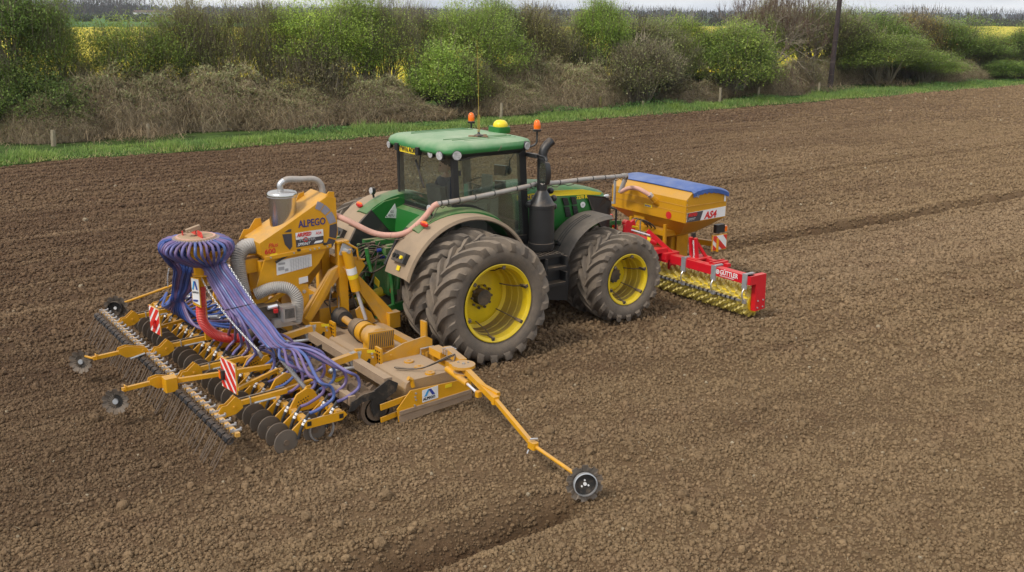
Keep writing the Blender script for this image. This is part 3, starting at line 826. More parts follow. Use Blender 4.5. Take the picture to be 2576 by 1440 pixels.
# --- shrubs and trees
CAMP = np.array(CAM_POS)
def crown_mesh(name, seed, w, d, h, base, nclump, nleaf, leaf, pal, twig_frac=0.0, stems=6, flat=0.25, gap=0.5, spread=0.30, trunk_h=0.5, twigs=1100, ragged=0.14):
    """returns (wood mesh, foliage mesh): a lumpy crown of leaf clumps on curved limbs. Local origin at the ground."""
    g = np.random.default_rng(seed)
    # clump centres in a lumpy ellipsoid, more of them near its skin
    lobes = g.normal(0, 1, (7, 3)); lobes /= np.linalg.norm(lobes, axis=1)[:, None]; amp = g.uniform(0.1, 0.38, 7)
    dirs = g.normal(0, 1, (nclump, 3)); dirs /= np.linalg.norm(dirs, axis=1)[:, None]
    dirs[:, 2] = np.abs(dirs[:, 2])*0.95-0.35*g.uniform(0, 1, nclump)
    rad = 0.72+sum(a*np.clip(dirs@l, 0, 1)**3 for a, l in zip(amp, lobes)); rad *= g.uniform(0.30, 1, nclump)**0.45
    C = dirs*rad[:, None]*np.array([w/2, d/2, h*0.62]); zc = base+(h-base)*0.42
    C[:, 2] += zc; C[:, 2] = np.clip(C[:, 2], base*0.6+0.1, None)
    # wood
    mb = MB(); st = [(g.uniform(-0.1, 0.1)*w, g.uniform(-0.12, 0.12)*d) for _ in range(stems)]
    for k in range(nclump):
        sx, sy = st[k % stems]; p = C[k]; mid = np.array([sx*1.2+0.25*p[0]+g.normal(0, .1), sy*1.2+0.25*p[1]+g.normal(0, .1), trunk_h+p[2]*0.45])
        if k < stems*9:
            P = spline([(sx, sy, -0.05), tuple(mid), tuple(p)], 4)
            r0 = 0.055*h/4*(1.25 if k < stems else 0.55); mb.tube(P, r0, 4, caps=False, rad=[r0*(1-0.85*i/(len(P)-1)) for i in range(len(P))])
    # fine twigs
    kk = g.integers(0, nclump, twigs); c3 = C[kk]+g.normal(0, spread*0.5, (twigs, 3))*np.array([1, 1, .8])
    out = C[kk]-np.array([0, 0, zc*0.6]); az = np.arctan2(out[:, 1], out[:, 0])+g.normal(0, .7, twigs)
    v, f = strips(c3, g.uniform(0.35, 1.0, twigs)*h/4.5, np.full(twigs, 0.022), az, g.uniform(0.1, 1.4, twigs), g.normal(0, .4, twigs), 2)
    nb = len(mb.v); wv = np.concatenate([np.array(mb.v), v]) if nb else v
    wme = bpy.data.meshes.new(name+'_wood'); wme.from_pydata(wv.tolist(), [], mb.f+[tuple(q) for q in (f+nb).tolist()]); wme.materials.append(M['bark'])
    # leaves
    N = nclump*nleaf; kk = np.repeat(np.arange(nclump), nleaf)
    rs = g.uniform(0.7, 1.6, nclump)[kk][:, None]*spread
    off = g.normal(0, 1, (N, 3)); off /= (np.linalg.norm(off, axis=1)[:, None]+1e-6); off *= g.uniform(0, 1, (N, 1))**0.65*rs*1.9
    off[:, 2] *= 0.62
    P = C[kk]+off+g.normal(0, ragged, (N, 3)); P[:, 2] = np.maximum(P[:, 2], 0.12)
    lw = leaf*g.uniform(0.6, 1.4, N)
    v, f = strips(P, lw*1.5, lw, g.uniform(0, 6.28, N), g.uniform(-0.5, 1.1, N), np.zeros(N), 1)
    fme = npmesh(name+'_leaves', v, f, smooth=False)
    pal = np.array(pal); pc = pal[g.integers(0, len(pal), nclump)][kk]; mixp = pal[g.integers(0, len(pal), N)]
    cc = (0.62*pc+0.38*mixp)*g.uniform(0.8, 1.25, (N, 1)); color_attr(fme, cc, 1); fme.materials.append(M['leaf'])
    return wme, fme
GREEN = [(0.31, 0.42, 0.085), (0.25, 0.35, 0.070), (0.40, 0.49, 0.12), (0.19, 0.25, 0.062)]
LIME = [(0.36, 0.50, 0.10), (0.28, 0.41, 0.08), (0.44, 0.55, 0.15)]
OLIVE = [(0.36, 0.39, 0.12), (0.30, 0.31, 0.105), (0.40, 0.44, 0.14), (0.33, 0.28, 0.13)]
BROWN = [(0.34, 0.27, 0.17), (0.29, 0.25, 0.15), (0.38, 0.31, 0.19), (0.29, 0.31, 0.13)]
DKGRN = [(0.12, 0.20, 0.055), (0.17, 0.26, 0.07), (0.22, 0.31, 0.09)]
PROTO = {
 'green1': crown_mesh('hawthorn', 101, 5.0, 4.2, 5.2, 1.5, 200, 170, 0.050, GREEN, spread=0.36),
 'green2': crown_mesh('hawthorn', 102, 4.6, 4.0, 5.6, 1.4, 190, 170, 0.050, GREEN, spread=0.34),
 'olive1': crown_mesh('blackthorn', 103, 4.8, 4.0, 5.2, 1.3, 170, 120, 0.046, OLIVE, spread=0.36, twigs=3200, ragged=0.2),
 'olive2': crown_mesh('blackthorn', 104, 4.4, 4.0, 5.4, 1.3, 165, 120, 0.046, OLIVE+GREEN[:2], spread=0.36, twigs=3200, ragged=0.2),
 'lime1': crown_mesh('willow_shrub', 105, 4.0, 3.6, 3.4, 0.1, 190, 140, 0.048, LIME, spread=0.30, trunk_h=0.1),
 'dense1': crown_mesh('dense_shrub', 106, 5.4, 4.4, 3.8, 0.0, 240, 140, 0.055, GREEN+DKGRN[:1]+OLIVE[:1], spread=0.34, trunk_h=0.1),
 'brown1': crown_mesh('bare_shrub', 107, 4.0, 3.4, 3.2, 0.1, 190, 95, 0.042, BROWN+OLIVE[:1], spread=0.30, trunk_h=0.1, twigs=4500, ragged=0.2),
 'sparse1': crown_mesh('open_tree', 108, 4.4, 4.0, 6.0, 1.3, 120, 55, 0.060, OLIVE+GREEN[:1], spread=0.40, twigs=3000, stems=7, ragged=0.25),
}
def place(px, py):
    """ground position given as (x along the field, y across it)"""
    return px, py
def shrub(kind, x, y, w, h, label, cat='shrub', name='hedge_shrub', group='shrubs and trees of the hedge', tint=(1, 1, 1), rz=None):
    wme, fme = PROTO[kind]; b = [max(c) for c in zip(*[(abs(q.co.x), abs(q.co.y), q.co.z) for q in wme.vertices[:600]])]
    root = thing(name, label, cat, (x, y, 0.0), group)
    pw, ph = SIZE[kind]; k_ = 1.02 if h > 3.3 else 1.0; sc = (w/pw*1.08, w/pw*1.08, h/ph*k_); a = R.uniform(0, 6.28) if rz is None else rz
    t_ = inst('branches', wme, root, (x, y, 0.0), a, sc); c_ = inst('foliage', fme, root, (x, y, 0.0), a, sc)
    c_.color = (*tint, 1); return root
def _ext(fme):
    n = len(fme.vertices); co = np.zeros(n*3, np.float32); fme.vertices.foreach_get('co', co); co = co.reshape(-1, 3)
    return (np.percentile(co[:, 0], 98)-np.percentile(co[:, 0], 2)+np.percentile(co[:, 1], 98)-np.percentile(co[:, 1], 2))/2, np.percentile(co[:, 2], 99)
SIZE = {k: _ext(v[1]) for k, v in PROTO.items()}
shrub('green2', -0.6, 31.5, 4.0, 6.0, 'tall dark green tree filling the left edge of the picture', 'tree', 'hawthorn_tree', tint=(0.72, 0.8, 0.9))
shrub('green1', 1.1, 31.0, 2.4, 5.5, 'yellowish green tree second from the left edge, with ivy dark base', 'tree', 'hawthorn_tree', tint=(0.9, 0.9, 0.9))
shrub('olive2', 2.1, 30.5, 2.0, 3.0, 'low olive shrub in front of the yellow crop near the left edge', 'shrub', 'hedge_bush', tint=(1, 1, 1))
shrub('green1', 4.6, 31, 3.7, 4.7, 'green rounded tree right of the yellow gap at the left', 'tree', 'hawthorn_tree', tint=(0.95, 0.95, 0.95))
shrub('olive1', 7.0, 32, 3.0, 5.3, 'taller olive tree with twiggy top left of the bare gap', 'tree', 'blackthorn_tree', tint=(1, 1, 1))
shrub('olive2', 8.5, 31.5, 2.9, 5.1, 'olive green tree with thin twigs against the sky, left of the open leggy tree', 'tree', 'blackthorn_tree', tint=(1, 1, 1))
shrub('sparse1', 10.2, 31, 2.4, 5.5, 'open leggy tree with yellow crop showing between its stems', 'tree', 'open_tree', tint=(1, 1, 1))
shrub('green1', 12.6, 30.5, 4.5, 5.4, 'broad bright green tree behind the brown shrub at left centre', 'tree', 'hawthorn_tree', tint=(1.15, 1.15, 1))
shrub('green2', 15.3, 32, 3.8, 5.8, 'tall green tree left of the second yellow gap', 'tree', 'hawthorn_tree', tint=(1, 1, 1))
shrub('sparse1', 17.0, 31.5, 2.6, 5.7, 'green stemmy tree right behind the second yellow gap', 'tree', 'open_tree', tint=(1.1, 1.2, 1))
shrub('sparse1', 19.3, 33, 2.8, 5.4, 'olive tree over the second yellow gap', 'tree', 'blackthorn_tree', tint=(1, 1.1, 1))
shrub('green1', 21.2, 31, 4.4, 5.4, 'rounded mid green tree behind the cab aerial', 'tree', 'hawthorn_tree', tint=(1, 1, 1))
shrub('green2', 24.5, 33, 3.3, 5.7, 'green tree standing just right of the aerial', 'tree', 'hawthorn_tree', tint=(0.85, 0.9, 1))
shrub('olive1', 26.2, 32, 3.6, 5.2, 'brownish olive tree with bare twigs on top, centre', 'tree', 'blackthorn_tree', tint=(1, 0.95, 1))
shrub('olive2', 29.1, 32.5, 3.2, 4.7, 'low olive green tree between the two taller trees of the centre', 'tree', 'blackthorn_tree', tint=(1, 1, 1))
shrub('green2', 30.8, 31.5, 3.2, 5.9, 'narrow bright green tree reaching the sky right of centre', 'tree', 'hawthorn_tree', tint=(1.05, 1.1, 1))
shrub('olive1', 34.5, 32, 4.1, 4.6, 'lower olive tree right of the narrow bright green one', 'tree', 'blackthorn_tree', tint=(1, 1.1, 1))
shrub('green2', 38.3, 32, 3.8, 4.7, 'light green tree left of the yellow crop patch at right', 'tree', 'hawthorn_tree', tint=(1.2, 1.2, 1))
shrub('olive1', 49.6, 35, 4.1, 5.8, 'twiggy olive tree behind and right of the bare brown tree', 'tree', 'blackthorn_tree', tint=(1, 1, 1))
shrub('olive2', 53.6, 35, 4.5, 6.0, 'tall olive green tree immediately left of the dark pole', 'tree', 'blackthorn_tree', tint=(1, 1, 1))
shrub('green2', 59.0, 36, 3.8, 5.1, 'dark olive tree immediately right of the dark pole', 'tree', 'hawthorn_tree', tint=(0.8, 0.8, 0.8))
shrub('green1', 57.9, 31.5, 5.9, 3.6, 'wide green tree with low boughs right of the pole', 'tree', 'hawthorn_tree', tint=(1, 1, 1))
shrub('brown1', 66.1, 34, 4.2, 4.7, 'russet brown tree rising behind the green one at right', 'tree', 'twiggy_bush', tint=(1.35, 1.0, 0.6))
shrub('green2', 68.7, 33, 4.8, 4.5, 'mid green tree left of the last yellow crop patch', 'tree', 'hawthorn_tree', tint=(0.8, 0.85, 0.9))
shrub('green1', 61.9, 30.3, 4.2, 2.5, 'green bush above the broken gate at right', 'shrub', 'hedge_bush', tint=(1, 1.05, 1))
shrub('olive2', 74.7, 33, 5.0, 2.8, 'low grey green shrub below the last yellow crop patch', 'shrub', 'hedge_bush', tint=(1, 1.1, 1.2))
shrub('green2', 78.3, 31, 4.7, 4.2, 'green tree cut by the right edge of the picture', 'tree', 'hawthorn_tree', tint=(0.85, 0.9, 1))
shrub('dense1', 72.5, 29.6, 4.5, 1.6, 'dark green bush above the rail fence', 'shrub', 'green_bush', tint=(0.9, 1, 1))
shrub('lime1', 18.6, 29.3, 3.5, 3.5, 'bright lime green bush standing behind the far beacon of the cab', 'shrub', 'green_bush', tint=(1, 1, 1))
shrub('olive1', 19.7, 28.6, 2.2, 2.8, 'olive brown multi stemmed bush just right of the lime green one', 'shrub', 'hedge_bush', tint=(1, 1, 1))
shrub('brown1', 11.7, 29.6, 3.5, 3.5, 'grey brown twiggy bush at left centre, in front of the broad green tree', 'shrub', 'twiggy_bush', tint=(1, 1.05, 1))
shrub('brown1', 31.4, 28.9, 4.7, 3.5, 'large twiggy grey brown bush right of centre', 'shrub', 'twiggy_bush', tint=(1, 1.1, 1))
shrub('olive2', 35.4, 30.0, 2.8, 3.6, 'soft olive green bush behind the twiggy grey brown one', 'shrub', 'hedge_bush', tint=(1.1, 1.2, 1))
shrub('dense1', 39.2, 29.2, 5.7, 4.3, 'large rounded green bush left of the bare tree', 'shrub', 'green_bush', tint=(1.05, 1.05, 1))
shrub('brown1', 45.5, 29.0, 2.6, 2.3, 'small brown bush at the foot of the bare tree', 'shrub', 'twiggy_bush', tint=(1, 1, 1))
shrub('dense1', -0.3, 30.3, 4.1, 3.1, 'dark bushy undergrowth below the tree at the left edge', 'shrub', 'green_bush', tint=(0.7, 0.75, 0.8))
shrub('green2', 29.0, 33.5, 3.7, 3.8, 'dark green shrub low behind the centre brambles', 'shrub', 'hedge_bush', tint=(0.7, 0.75, 0.9))
shrub('olive2', 56.2, 34, 5.3, 5.5, 'olive tree rising behind the shrubs just right of the dark pole', 'tree', 'blackthorn_tree', tint=(1, 1.05, 1))
shrub('green2', 61.3, 34.5, 5.3, 5.2, 'second tall tree right of the dark pole, mid green', 'tree', 'hawthorn_tree', tint=(0.9, 0.95, 1))
shrub('olive1', 66.8, 35, 5.2, 5.0, 'third tall tree right of the dark pole, brownish olive', 'tree', 'blackthorn_tree', tint=(1.1, 0.95, 0.8))
shrub('green1', 71.2, 34, 6.3, 4.8, 'broad green tree between the russet tree and the last yellow patch', 'tree', 'hawthorn_tree', tint=(0.9, 0.95, 1))
shrub('olive2', 77.3, 33.6, 5.2, 3.2, 'low grey olive tree at the last yellow patch', 'tree', 'blackthorn_tree', tint=(1, 1.1, 1.1))
shrub('green1', 45.7, 33.5, 4.1, 4.8, 'green tree behind the rounded bush, left of the bare tree', 'tree', 'hawthorn_tree', tint=(1, 1, 1))
shrub('green2', 38.0, 34, 3.3, 4.5, 'small green tree right of the twiggy grey brown bush', 'tree', 'hawthorn_tree', tint=(1, 1.05, 1))
# --- bramble thickets: mounds of tangled canes with small leaves
def bramble_mesh(name, seed, w, d, h, ncane, nleaf, pal):
    g = np.random.default_rng(seed)
    def surf(u, v_):
        q = np.clip(1-u*u-v_*v_, 0, 1)**0.42
        return q*(0.72+0.5*fnoise(u*w+50*seed, v_*d, 1.0, seed))
    n = ncane; u = g.uniform(-1, 1, n); v_ = g.uniform(-1, 1, n); ok = u*u+v_*v_ < 1; u = u[ok]; v_ = v_[ok]; n = len(u)
    z = surf(u, v_)*h; z = z*(1-0.28*g.uniform(0, 1, n)**2)
    rim = g.uniform(0, 1, n) < 0.35; rr_ = np.sqrt(u*u+v_*v_)+1e-6; sc_ = np.where(rim, g.uniform(0.93, 1.04, n)/rr_, 1); u = u*sc_; v_ = v_*sc_; z = np.where(rim, g.uniform(0, 1, n)*surf(u*.93, v_*.93)*h, z)
    c3 = np.stack([u*w/2, v_*d/2, z*0.97], 1)+g.normal(0, 0.05, (n, 3)); c3[:, 2] = np.maximum(c3[:, 2], 0.03)
    az = np.arctan2(v_, u)+g.normal(0, 1.1, n)
    V1, F1 = strips(c3, g.uniform(0.25, 0.95, n), g.uniform(0.012, 0.026, n), az, g.uniform(-0.3, 0.9, n), g.uniform(-1.8, -0.2, n), 3)
    m1 = npmesh(name+'_canes', V1, F1, False)
    cn = np.array([(0.50, 0.41, 0.27), (0.42, 0.34, 0.22), (0.58, 0.48, 0.33), (0.37, 0.30, 0.19)])[g.integers(0, 4, n)]
    color_attr(m1, cn*g.uniform(0.6, 1.3, (n, 1)), 3); m1.materials.append(M['leaf'])
    n = nleaf; u = g.uniform(-1, 1, n); v_ = g.uniform(-1, 1, n); ok = (u*u+v_*v_ < 1); u = u[ok]; v_ = v_[ok]; n = len(u)
    s = surf(u, v_)*h; c3 = np.stack([u*w/2, v_*d/2, s*(1.0-0.12*g.uniform(0, 1, n))+g.normal(0, 0.04, n)], 1); c3[:, 2] = np.maximum(c3[:, 2], 0.03)
    keep = g.uniform(0, 1, n) < 0.25+0.9*np.clip(fnoise(u*w, v_*d+9, 0.9, seed+3)*0.5+0.6*s/h-0.15, 0, 1); c3 = c3[keep]; n = len(c3)
    lw = g.uniform(0.055, 0.095, n); V2, F2 = strips(c3, lw*1.4, lw, g.uniform(0, 6.28, n), g.uniform(-0.5, 0.9, n), np.zeros(n), 1)
    m2 = npmesh(name+'_leaves', V2, F2, False); p = np.array(pal)[g.integers(0, len(pal), n)]
    color_attr(m2, p*g.uniform(0.6, 1.35, (n, 1)), 1); m2.materials.append(M['leaf'])
    # dark dead litter inside the mound
    n = 1400; K = 22; uu = np.linspace(-0.93, 0.93, K); U, Vv = np.meshgrid(uu, uu); rr_ = np.sqrt(U*U+Vv*Vv); k_ = np.minimum(1, .92/(rr_+1e-6)); q = rr_ < .93; Z = np.where(q, surf(U, Vv)*h*0.80, -0.1); U = U*k_; Vv = Vv*k_
    vv = np.stack([(U*w/2).ravel(), (Vv*d/2).ravel(), Z.ravel()], 1); i = np.arange(K*K).reshape(K, K)
    ff = np.stack([i[:-1, :-1].ravel(), i[:-1, 1:].ravel(), i[1:, 1:].ravel(), i[1:, :-1].ravel()], 1)
    m3 = npmesh(name+'_litter', vv, ff); m3.materials.append(M['litter'])
    return m1, m2, m3
M['litter'] = mat('dead_bramble_litter', (0.28, 0.225, 0.15), 0.95, var=0.45, scale=7, bump=0.8, bscale=14, spec=0.1)
BP = [(0.44, 0.50, 0.23), (0.38, 0.41, 0.18), (0.48, 0.48, 0.27), (0.42, 0.35, 0.22), (0.32, 0.28, 0.17)]
BR = [bramble_mesh('bramble', 201, 7.0, 4.0, 2.2, 14000, 22000, BP), bramble_mesh('bramble', 202, 5.6, 3.8, 2.0, 11000, 17000, BP), bramble_mesh('bramble', 203, 5.0, 3.4, 1.7, 9000, 12000, BP[1:]+[(0.17, 0.12, 0.08)])]
BSZ = [(7.0, 4.0, 2.2*1.0), (5.6, 3.8, 2.0), (5.0, 3.4, 1.7)]
def bramble(k, x, y, w, d, h, label, rz=0):
    root = thing('bramble_thicket', label, 'bramble', (x, y, 0.05), 'bramble mounds along the hedge bottom')
    sc = (w/BSZ[k][0], d/BSZ[k][1], h/BSZ[k][2])
    for nm, me in zip(('canes', 'leaves', 'litter'), BR[k]): inst(nm, me, root, (x, y, 0.05), rz, sc)
bramble(0, 3.6, 29.6, 7.5, 3.6, 2.58, 'long high bramble mound behind the short stake at the left')
bramble(1, 0.5, 28.6, 4.0, 3.0, 1.66, 'low bramble mound at the far left end of the hedge bottom')
bramble(1, 7.4, 29.3, 5.9, 3.4, 2.42, 'bramble mound below the twiggy olive trees at left')
bramble(0, 10.1, 28.7, 6.6, 3.2, 1.79, 'brown bramble mound in front of the grey brown bush')
bramble(1, 14.2, 28.6, 5.5, 3.2, 1.91, 'bramble mound between the grey brown bush and the lime green bush')
bramble(2, 15.7, 27.9, 4.7, 2.6, 0.79, 'low dead bramble heap left of the lime green bush')
bramble(0, 24.3, 29.8, 8.0, 3.4, 2.58, 'broad bramble mound right of the cab aerial')
bramble(1, 22.1, 28.2, 5.3, 2.6, 1.47, 'low brown bramble heap behind the orange beacons')
bramble(1, 27.0, 29.0, 5.9, 3.2, 2.12, 'bramble mound left of the large twiggy bush')
bramble(2, 35.3, 28.4, 4.8, 2.6, 1.23, 'low bramble heap between the twiggy bush and the rounded green bush')
bramble(2, 43.5, 28.9, 4.9, 2.8, 1.81, 'bramble mound right of the rounded green bush')
bramble(0, 58.6, 33.4, 8.8, 3.4, 1.98, 'grey brown bramble mound directly right of the dark pole')
bramble(1, 53.2, 33.2, 3.3, 2.4, 1.85, 'small bramble mound directly left of the dark pole')
bramble(1, 66.1, 30.5, 8.1, 3.0, 1.55, 'bramble mound between the orange capped post and the rail fence')
bramble(2, 74.1, 30.2, 4.5, 2.6, 0.85, 'last bramble mound at the right edge')
# --- posts, pole, fence
def post(x, y, h, r, label, m='postwood', lean=(0, 0), cap=None):
    if y < 29: x -= 0.022*(x+7.9); y -= 0.022*(y+13.3)      # clear of the brambles
    root = thing('wooden_post', label, 'post', (x, y, 0), 'old posts along the verge')
    mb = MB(); mb.tube([(x, y, -0.2), (x+lean[0]*0.5, y+lean[1]*0.5, h*0.5), (x+lean[0], y+lean[1], h)], r, 7, rad=[r*1.05, r, r*0.93]); mb.build('stake', m, root)
    if cap:
        mb = MB(); mb.cyl((x+lean[0], y+lean[1], h), (x+lean[0], y+lean[1], h+0.14), r*1.15, 8); mb.build('cap', cap, root, label='orange marker cap')
post(0.05, 27.37, 0.71, 0.09, 'pale short stake standing alone near the left end of the verge', 'postwood', (0.05,0.0))
post(3.81, 28.05, 0.67, 0.075, 'grey stake half sunk in dead grass left of centre', 'postwood', (0.0,0.0))
post(20.41, 26.84, 0.86, 0.075, 'grey stake behind the grass right of the far beacon', 'postwood', (0.05,0.0))
post(27.99, 28.20, 0.76, 0.075, 'mossy stake left of the large twiggy bush', 'mosswood', (0.0,0.0))
post(30.56, 27.62, 0.47, 0.075, 'short dark stump under the large twiggy bush', 'postwood', (0.05,0.0))
post(36.48, 27.36, 0.98, 0.075, 'leaning grey stake under the rounded green bush', 'postwood', (0.0,0.0))
post(40.49, 27.97, 0.84, 0.075, 'thin grey stake at the right foot of the rounded green bush', 'postwood', (0.05,0.0))
post(46.75, 28.27, 0.89, 0.075, 'grey stake just left of the dark pole', 'postwood', (0.0,0.0))
post(63.15, 32.90, 1.10, 0.12, 'thick grey post with an orange cap in front of the brambles right of the pole', 'postwood', (0,0), 'amber')
POLE = (51.67, 31.08, 0.35, 0.0); FENCE = (67.6, 27.9)
px_, py_ = POLE[0], POLE[1]
root = thing('utility_pole', 'tall dark creosoted pole leaning slightly at the end of the grass verge', 'pole', (px_, py_, 0))
mb = MB(); mb.tube([(px_, py_, -0.3), (px_+POLE[2]*0.5, py_+POLE[3]*0.5, 5.5), (px_+POLE[2], py_+POLE[3], 11)], 0.2, 12, rad=[0.19, 0.165, 0.14]); mb.build('shaft', 'pole', root, True)
for zz in (1.0, 3.3):
    k = zz/11; mb = MB(); mb.cyl((px_+POLE[2]*k, py_+POLE[3]*k, zz), (px_+POLE[2]*k, py_+POLE[3]*k, zz+0.035), 0.208, 12); mb.build('steel_band', 'darkmetal', root)
# wooden fence at the right end of the verge
fx, fy = FENCE
root = thing('rail_fence', 'short mossy three rail fence at the far right end of the hedge', 'fence', (fx, fy, 0))
for k in range(3): mb = MB(); mb.box((fx+4+k*1.5, fy+.6-0.35*k, 0.42), (0.10, 0.10, 0.85)); mb.build('fence_post', 'mosswood', root)
for k in range(3): mb = MB(); mb.bar((fx+3.9, fy+.6, 0.25+0.24*k), (fx+7.2, fy-.13, 0.25+0.24*k), 0.04, 0.07); mb.build('rail', 'mosswood', root)

# --- far country
simple_ground('meadow', (0.07, 0.15, 0.035), -0.3, -600, 2500, 232, 620)
simple_ground('far_ploughland', (0.13, 0.085, 0.05), -0.2, 430, 4200, 20, 231)
def band(name, pts, h, color, kindlabel, jag=0.35, seed=1, step=6.0, depth=14, z0=-0.3, cat='woodland'):
    """far hedge or wood that reads as one mass: lumpy ridge of faces with ragged top"""
    g = np.random.default_rng(seed); P = [Vector((*p, 0)) for p in pts]; line = []
    for a, b in zip(P[:-1], P[1:]):
        n = max(2, int((b-a).length/step)); line += [a.lerp(b, k/n) for k in range(n)]
    line.append(P[-1]); mb = MB()
    for p in line:
        for q in range(3):
            c = p+Vector((g.normal(0, step*0.4), g.normal(0, depth*0.35), 0)); r = h*g.uniform(0.45, 0.75); hh = h*(1+g.uniform(-jag, jag))
            vs = []; m_ = 7
            for j, (zz, rr) in enumerate(((z0, 0.8), (hh*0.45, 1.0), (hh*0.8, 0.7), (hh, 0.2))):
                vs.append([(c.x+r*rr*cos(6.283*k/m_)*g.uniform(.75, 1.25), c.y+r*rr*sin(6.283*k/m_)*g.uniform(.75, 1.25), zz*g.uniform(.93, 1.07)) for k in range(m_)])
            mb.loft(vs)
    o = mb._build(name, mat(name+'_mass', color, 0.95, var=0.4, scale=0.15, spec=0.1)); tag(o, kindlabel, cat, kind='stuff'); return o
def fuzzy_wood(name, pts, h, n, cols, label, width=0.25, depth=12, seed=5, z0=0.0):
    """a far-off wood of bare trees: many thin upright branches, thinning out to the top"""
    g = np.random.default_rng(seed); P = np.array(pts, float); seg = np.linalg.norm(np.diff(P, axis=0), axis=1); cum = np.concatenate([[0], np.cumsum(seg)])
    s = g.uniform(0, cum[-1], n); k = np.clip(np.searchsorted(cum, s)-1, 0, len(seg)-1); t = (s-cum[k])/seg[k]; xy = P[k]+(P[k+1]-P[k])*t[:, None]
    xy = xy+g.normal(0, depth*0.4, (n, 2)); hh = h*(0.72+0.5*fnoise(s, s*0, h*0.9, seed)+0.2*fnoise(s, s*0, h*4.0, seed+1))
    z = hh*g.uniform(0, 1, n)**1.3*0.85
    v, f = strips(np.stack([xy[:, 0], xy[:, 1], z+z0], 1), hh*g.uniform(0.12, 0.34, n), np.full(n, width)*g.uniform(0.6, 1.6, n)*np.clip(1.5-z/hh, 0.4, 1.2), g.uniform(0, 6.28, n), g.uniform(0.5, 1.5, n), g.normal(0, 0.2, n), 1)
    me = npmesh(name, v, f, False); color_attr(me, np.array(cols)[g.integers(0, len(cols), n)]*g.uniform(0.7, 1.25, (n, 1)), 1); me.materials.append(M['leaf'])
    o = bpy.data.objects.new(name, me); col.objects.link(o); tag(o, label, 'woodland', kind='stuff'); return o
BW = [(0.11, 0.085, 0.07), (0.085, 0.07, 0.055), (0.14, 0.11, 0.085), (0.075, 0.08, 0.045)]
fuzzy_wood('far_wood', [(150, 430), (290, 345), (390, 250), (470, 170)], 7.5, 26000, BW, 'far line of leafless trees behind the yellow crop at right', 0.22, 12, 5)
band('far_hedge_bank', [(150, 428), (290, 343), (388, 248), (470, 168)], 3.6, (0.05, 0.055, 0.035), 'dark undergrowth below the far leafless trees at right', 0.3, 8, 6)
band('field_hedge', [(-60, 470), (90, 470), (230, 420)], 2.2, (0.035, 0.045, 0.025), 'dark trimmed hedge crossing the green field at far left', 0.25, 3, 6, 3, -0.3, 'hedge')
band('field_hedge', [(-100, 640), (150, 640), (420, 600)], 2.6, (0.04, 0.045, 0.03), 'second dark hedge beyond the green field, below the white buildings', 0.3, 4, 8, 3, -0.3, 'hedge')
fuzzy_wood('distant_copse', [(118, 900), (200, 900), (250, 880)], 13, 9000, BW, 'distant copse of bare trees left of the white buildings', 0.5, 20, 9)
band('distant_treeline', [(-500, 1500), (400, 1500), (1500, 1300), (2600, 700)], 9, (0.05, 0.055, 0.055), 'distant dark line of trees along the horizon', 0.35, 12, 16, 30)
band('horizon_ridge', [(-900, 2900), (900, 3000), (2500, 2600), (4200, 1300)], 15, (0.05, 0.058, 0.062), 'low wooded ridge on the horizon', 0.2, 13, 30, 50)
for (hx, hy, w_, lab) in ((196, 690, 14, 'white farm shed seen small between the hedge trees at far left'), (206, 700, 9, 'smaller white shed beside the far white farm shed')):
    root = thing('farm_shed', lab, 'building', (hx, hy, 0))
    mb = MB(); mb.box((hx, hy, 1.6), (w_, 8, 3.2)); mb.build('wall', 'farwall', root)
    mb = MB(); mb.plate([(hx-w_/2-.3, hy-4.2, 3.2), (hx-w_/2-.3, hy+4.2, 3.2), (hx-w_/2-.3, hy, 4.6)], (1, 0, 0), 0.02)
    mb = MB(); mb.loft([[(hx-w_/2-.3, hy-4.3, 3.15), (hx-w_/2-.3, hy+4.3, 3.15), (hx-w_/2-.3, hy, 4.6)], [(hx+w_/2+.3, hy-4.3, 3.15), (hx+w_/2+.3, hy+4.3, 3.15), (hx+w_/2+.3, hy, 4.6)]]); mb.build('roof', 'farroof', root)
    for k in range(3): mb = MB(); mb.box((hx-w_/2+w_*(k+.5)/3, hy-4.02, 1.5), (w_*0.16, 0.06, 1.6)); mb.build('window', 'screen', root)
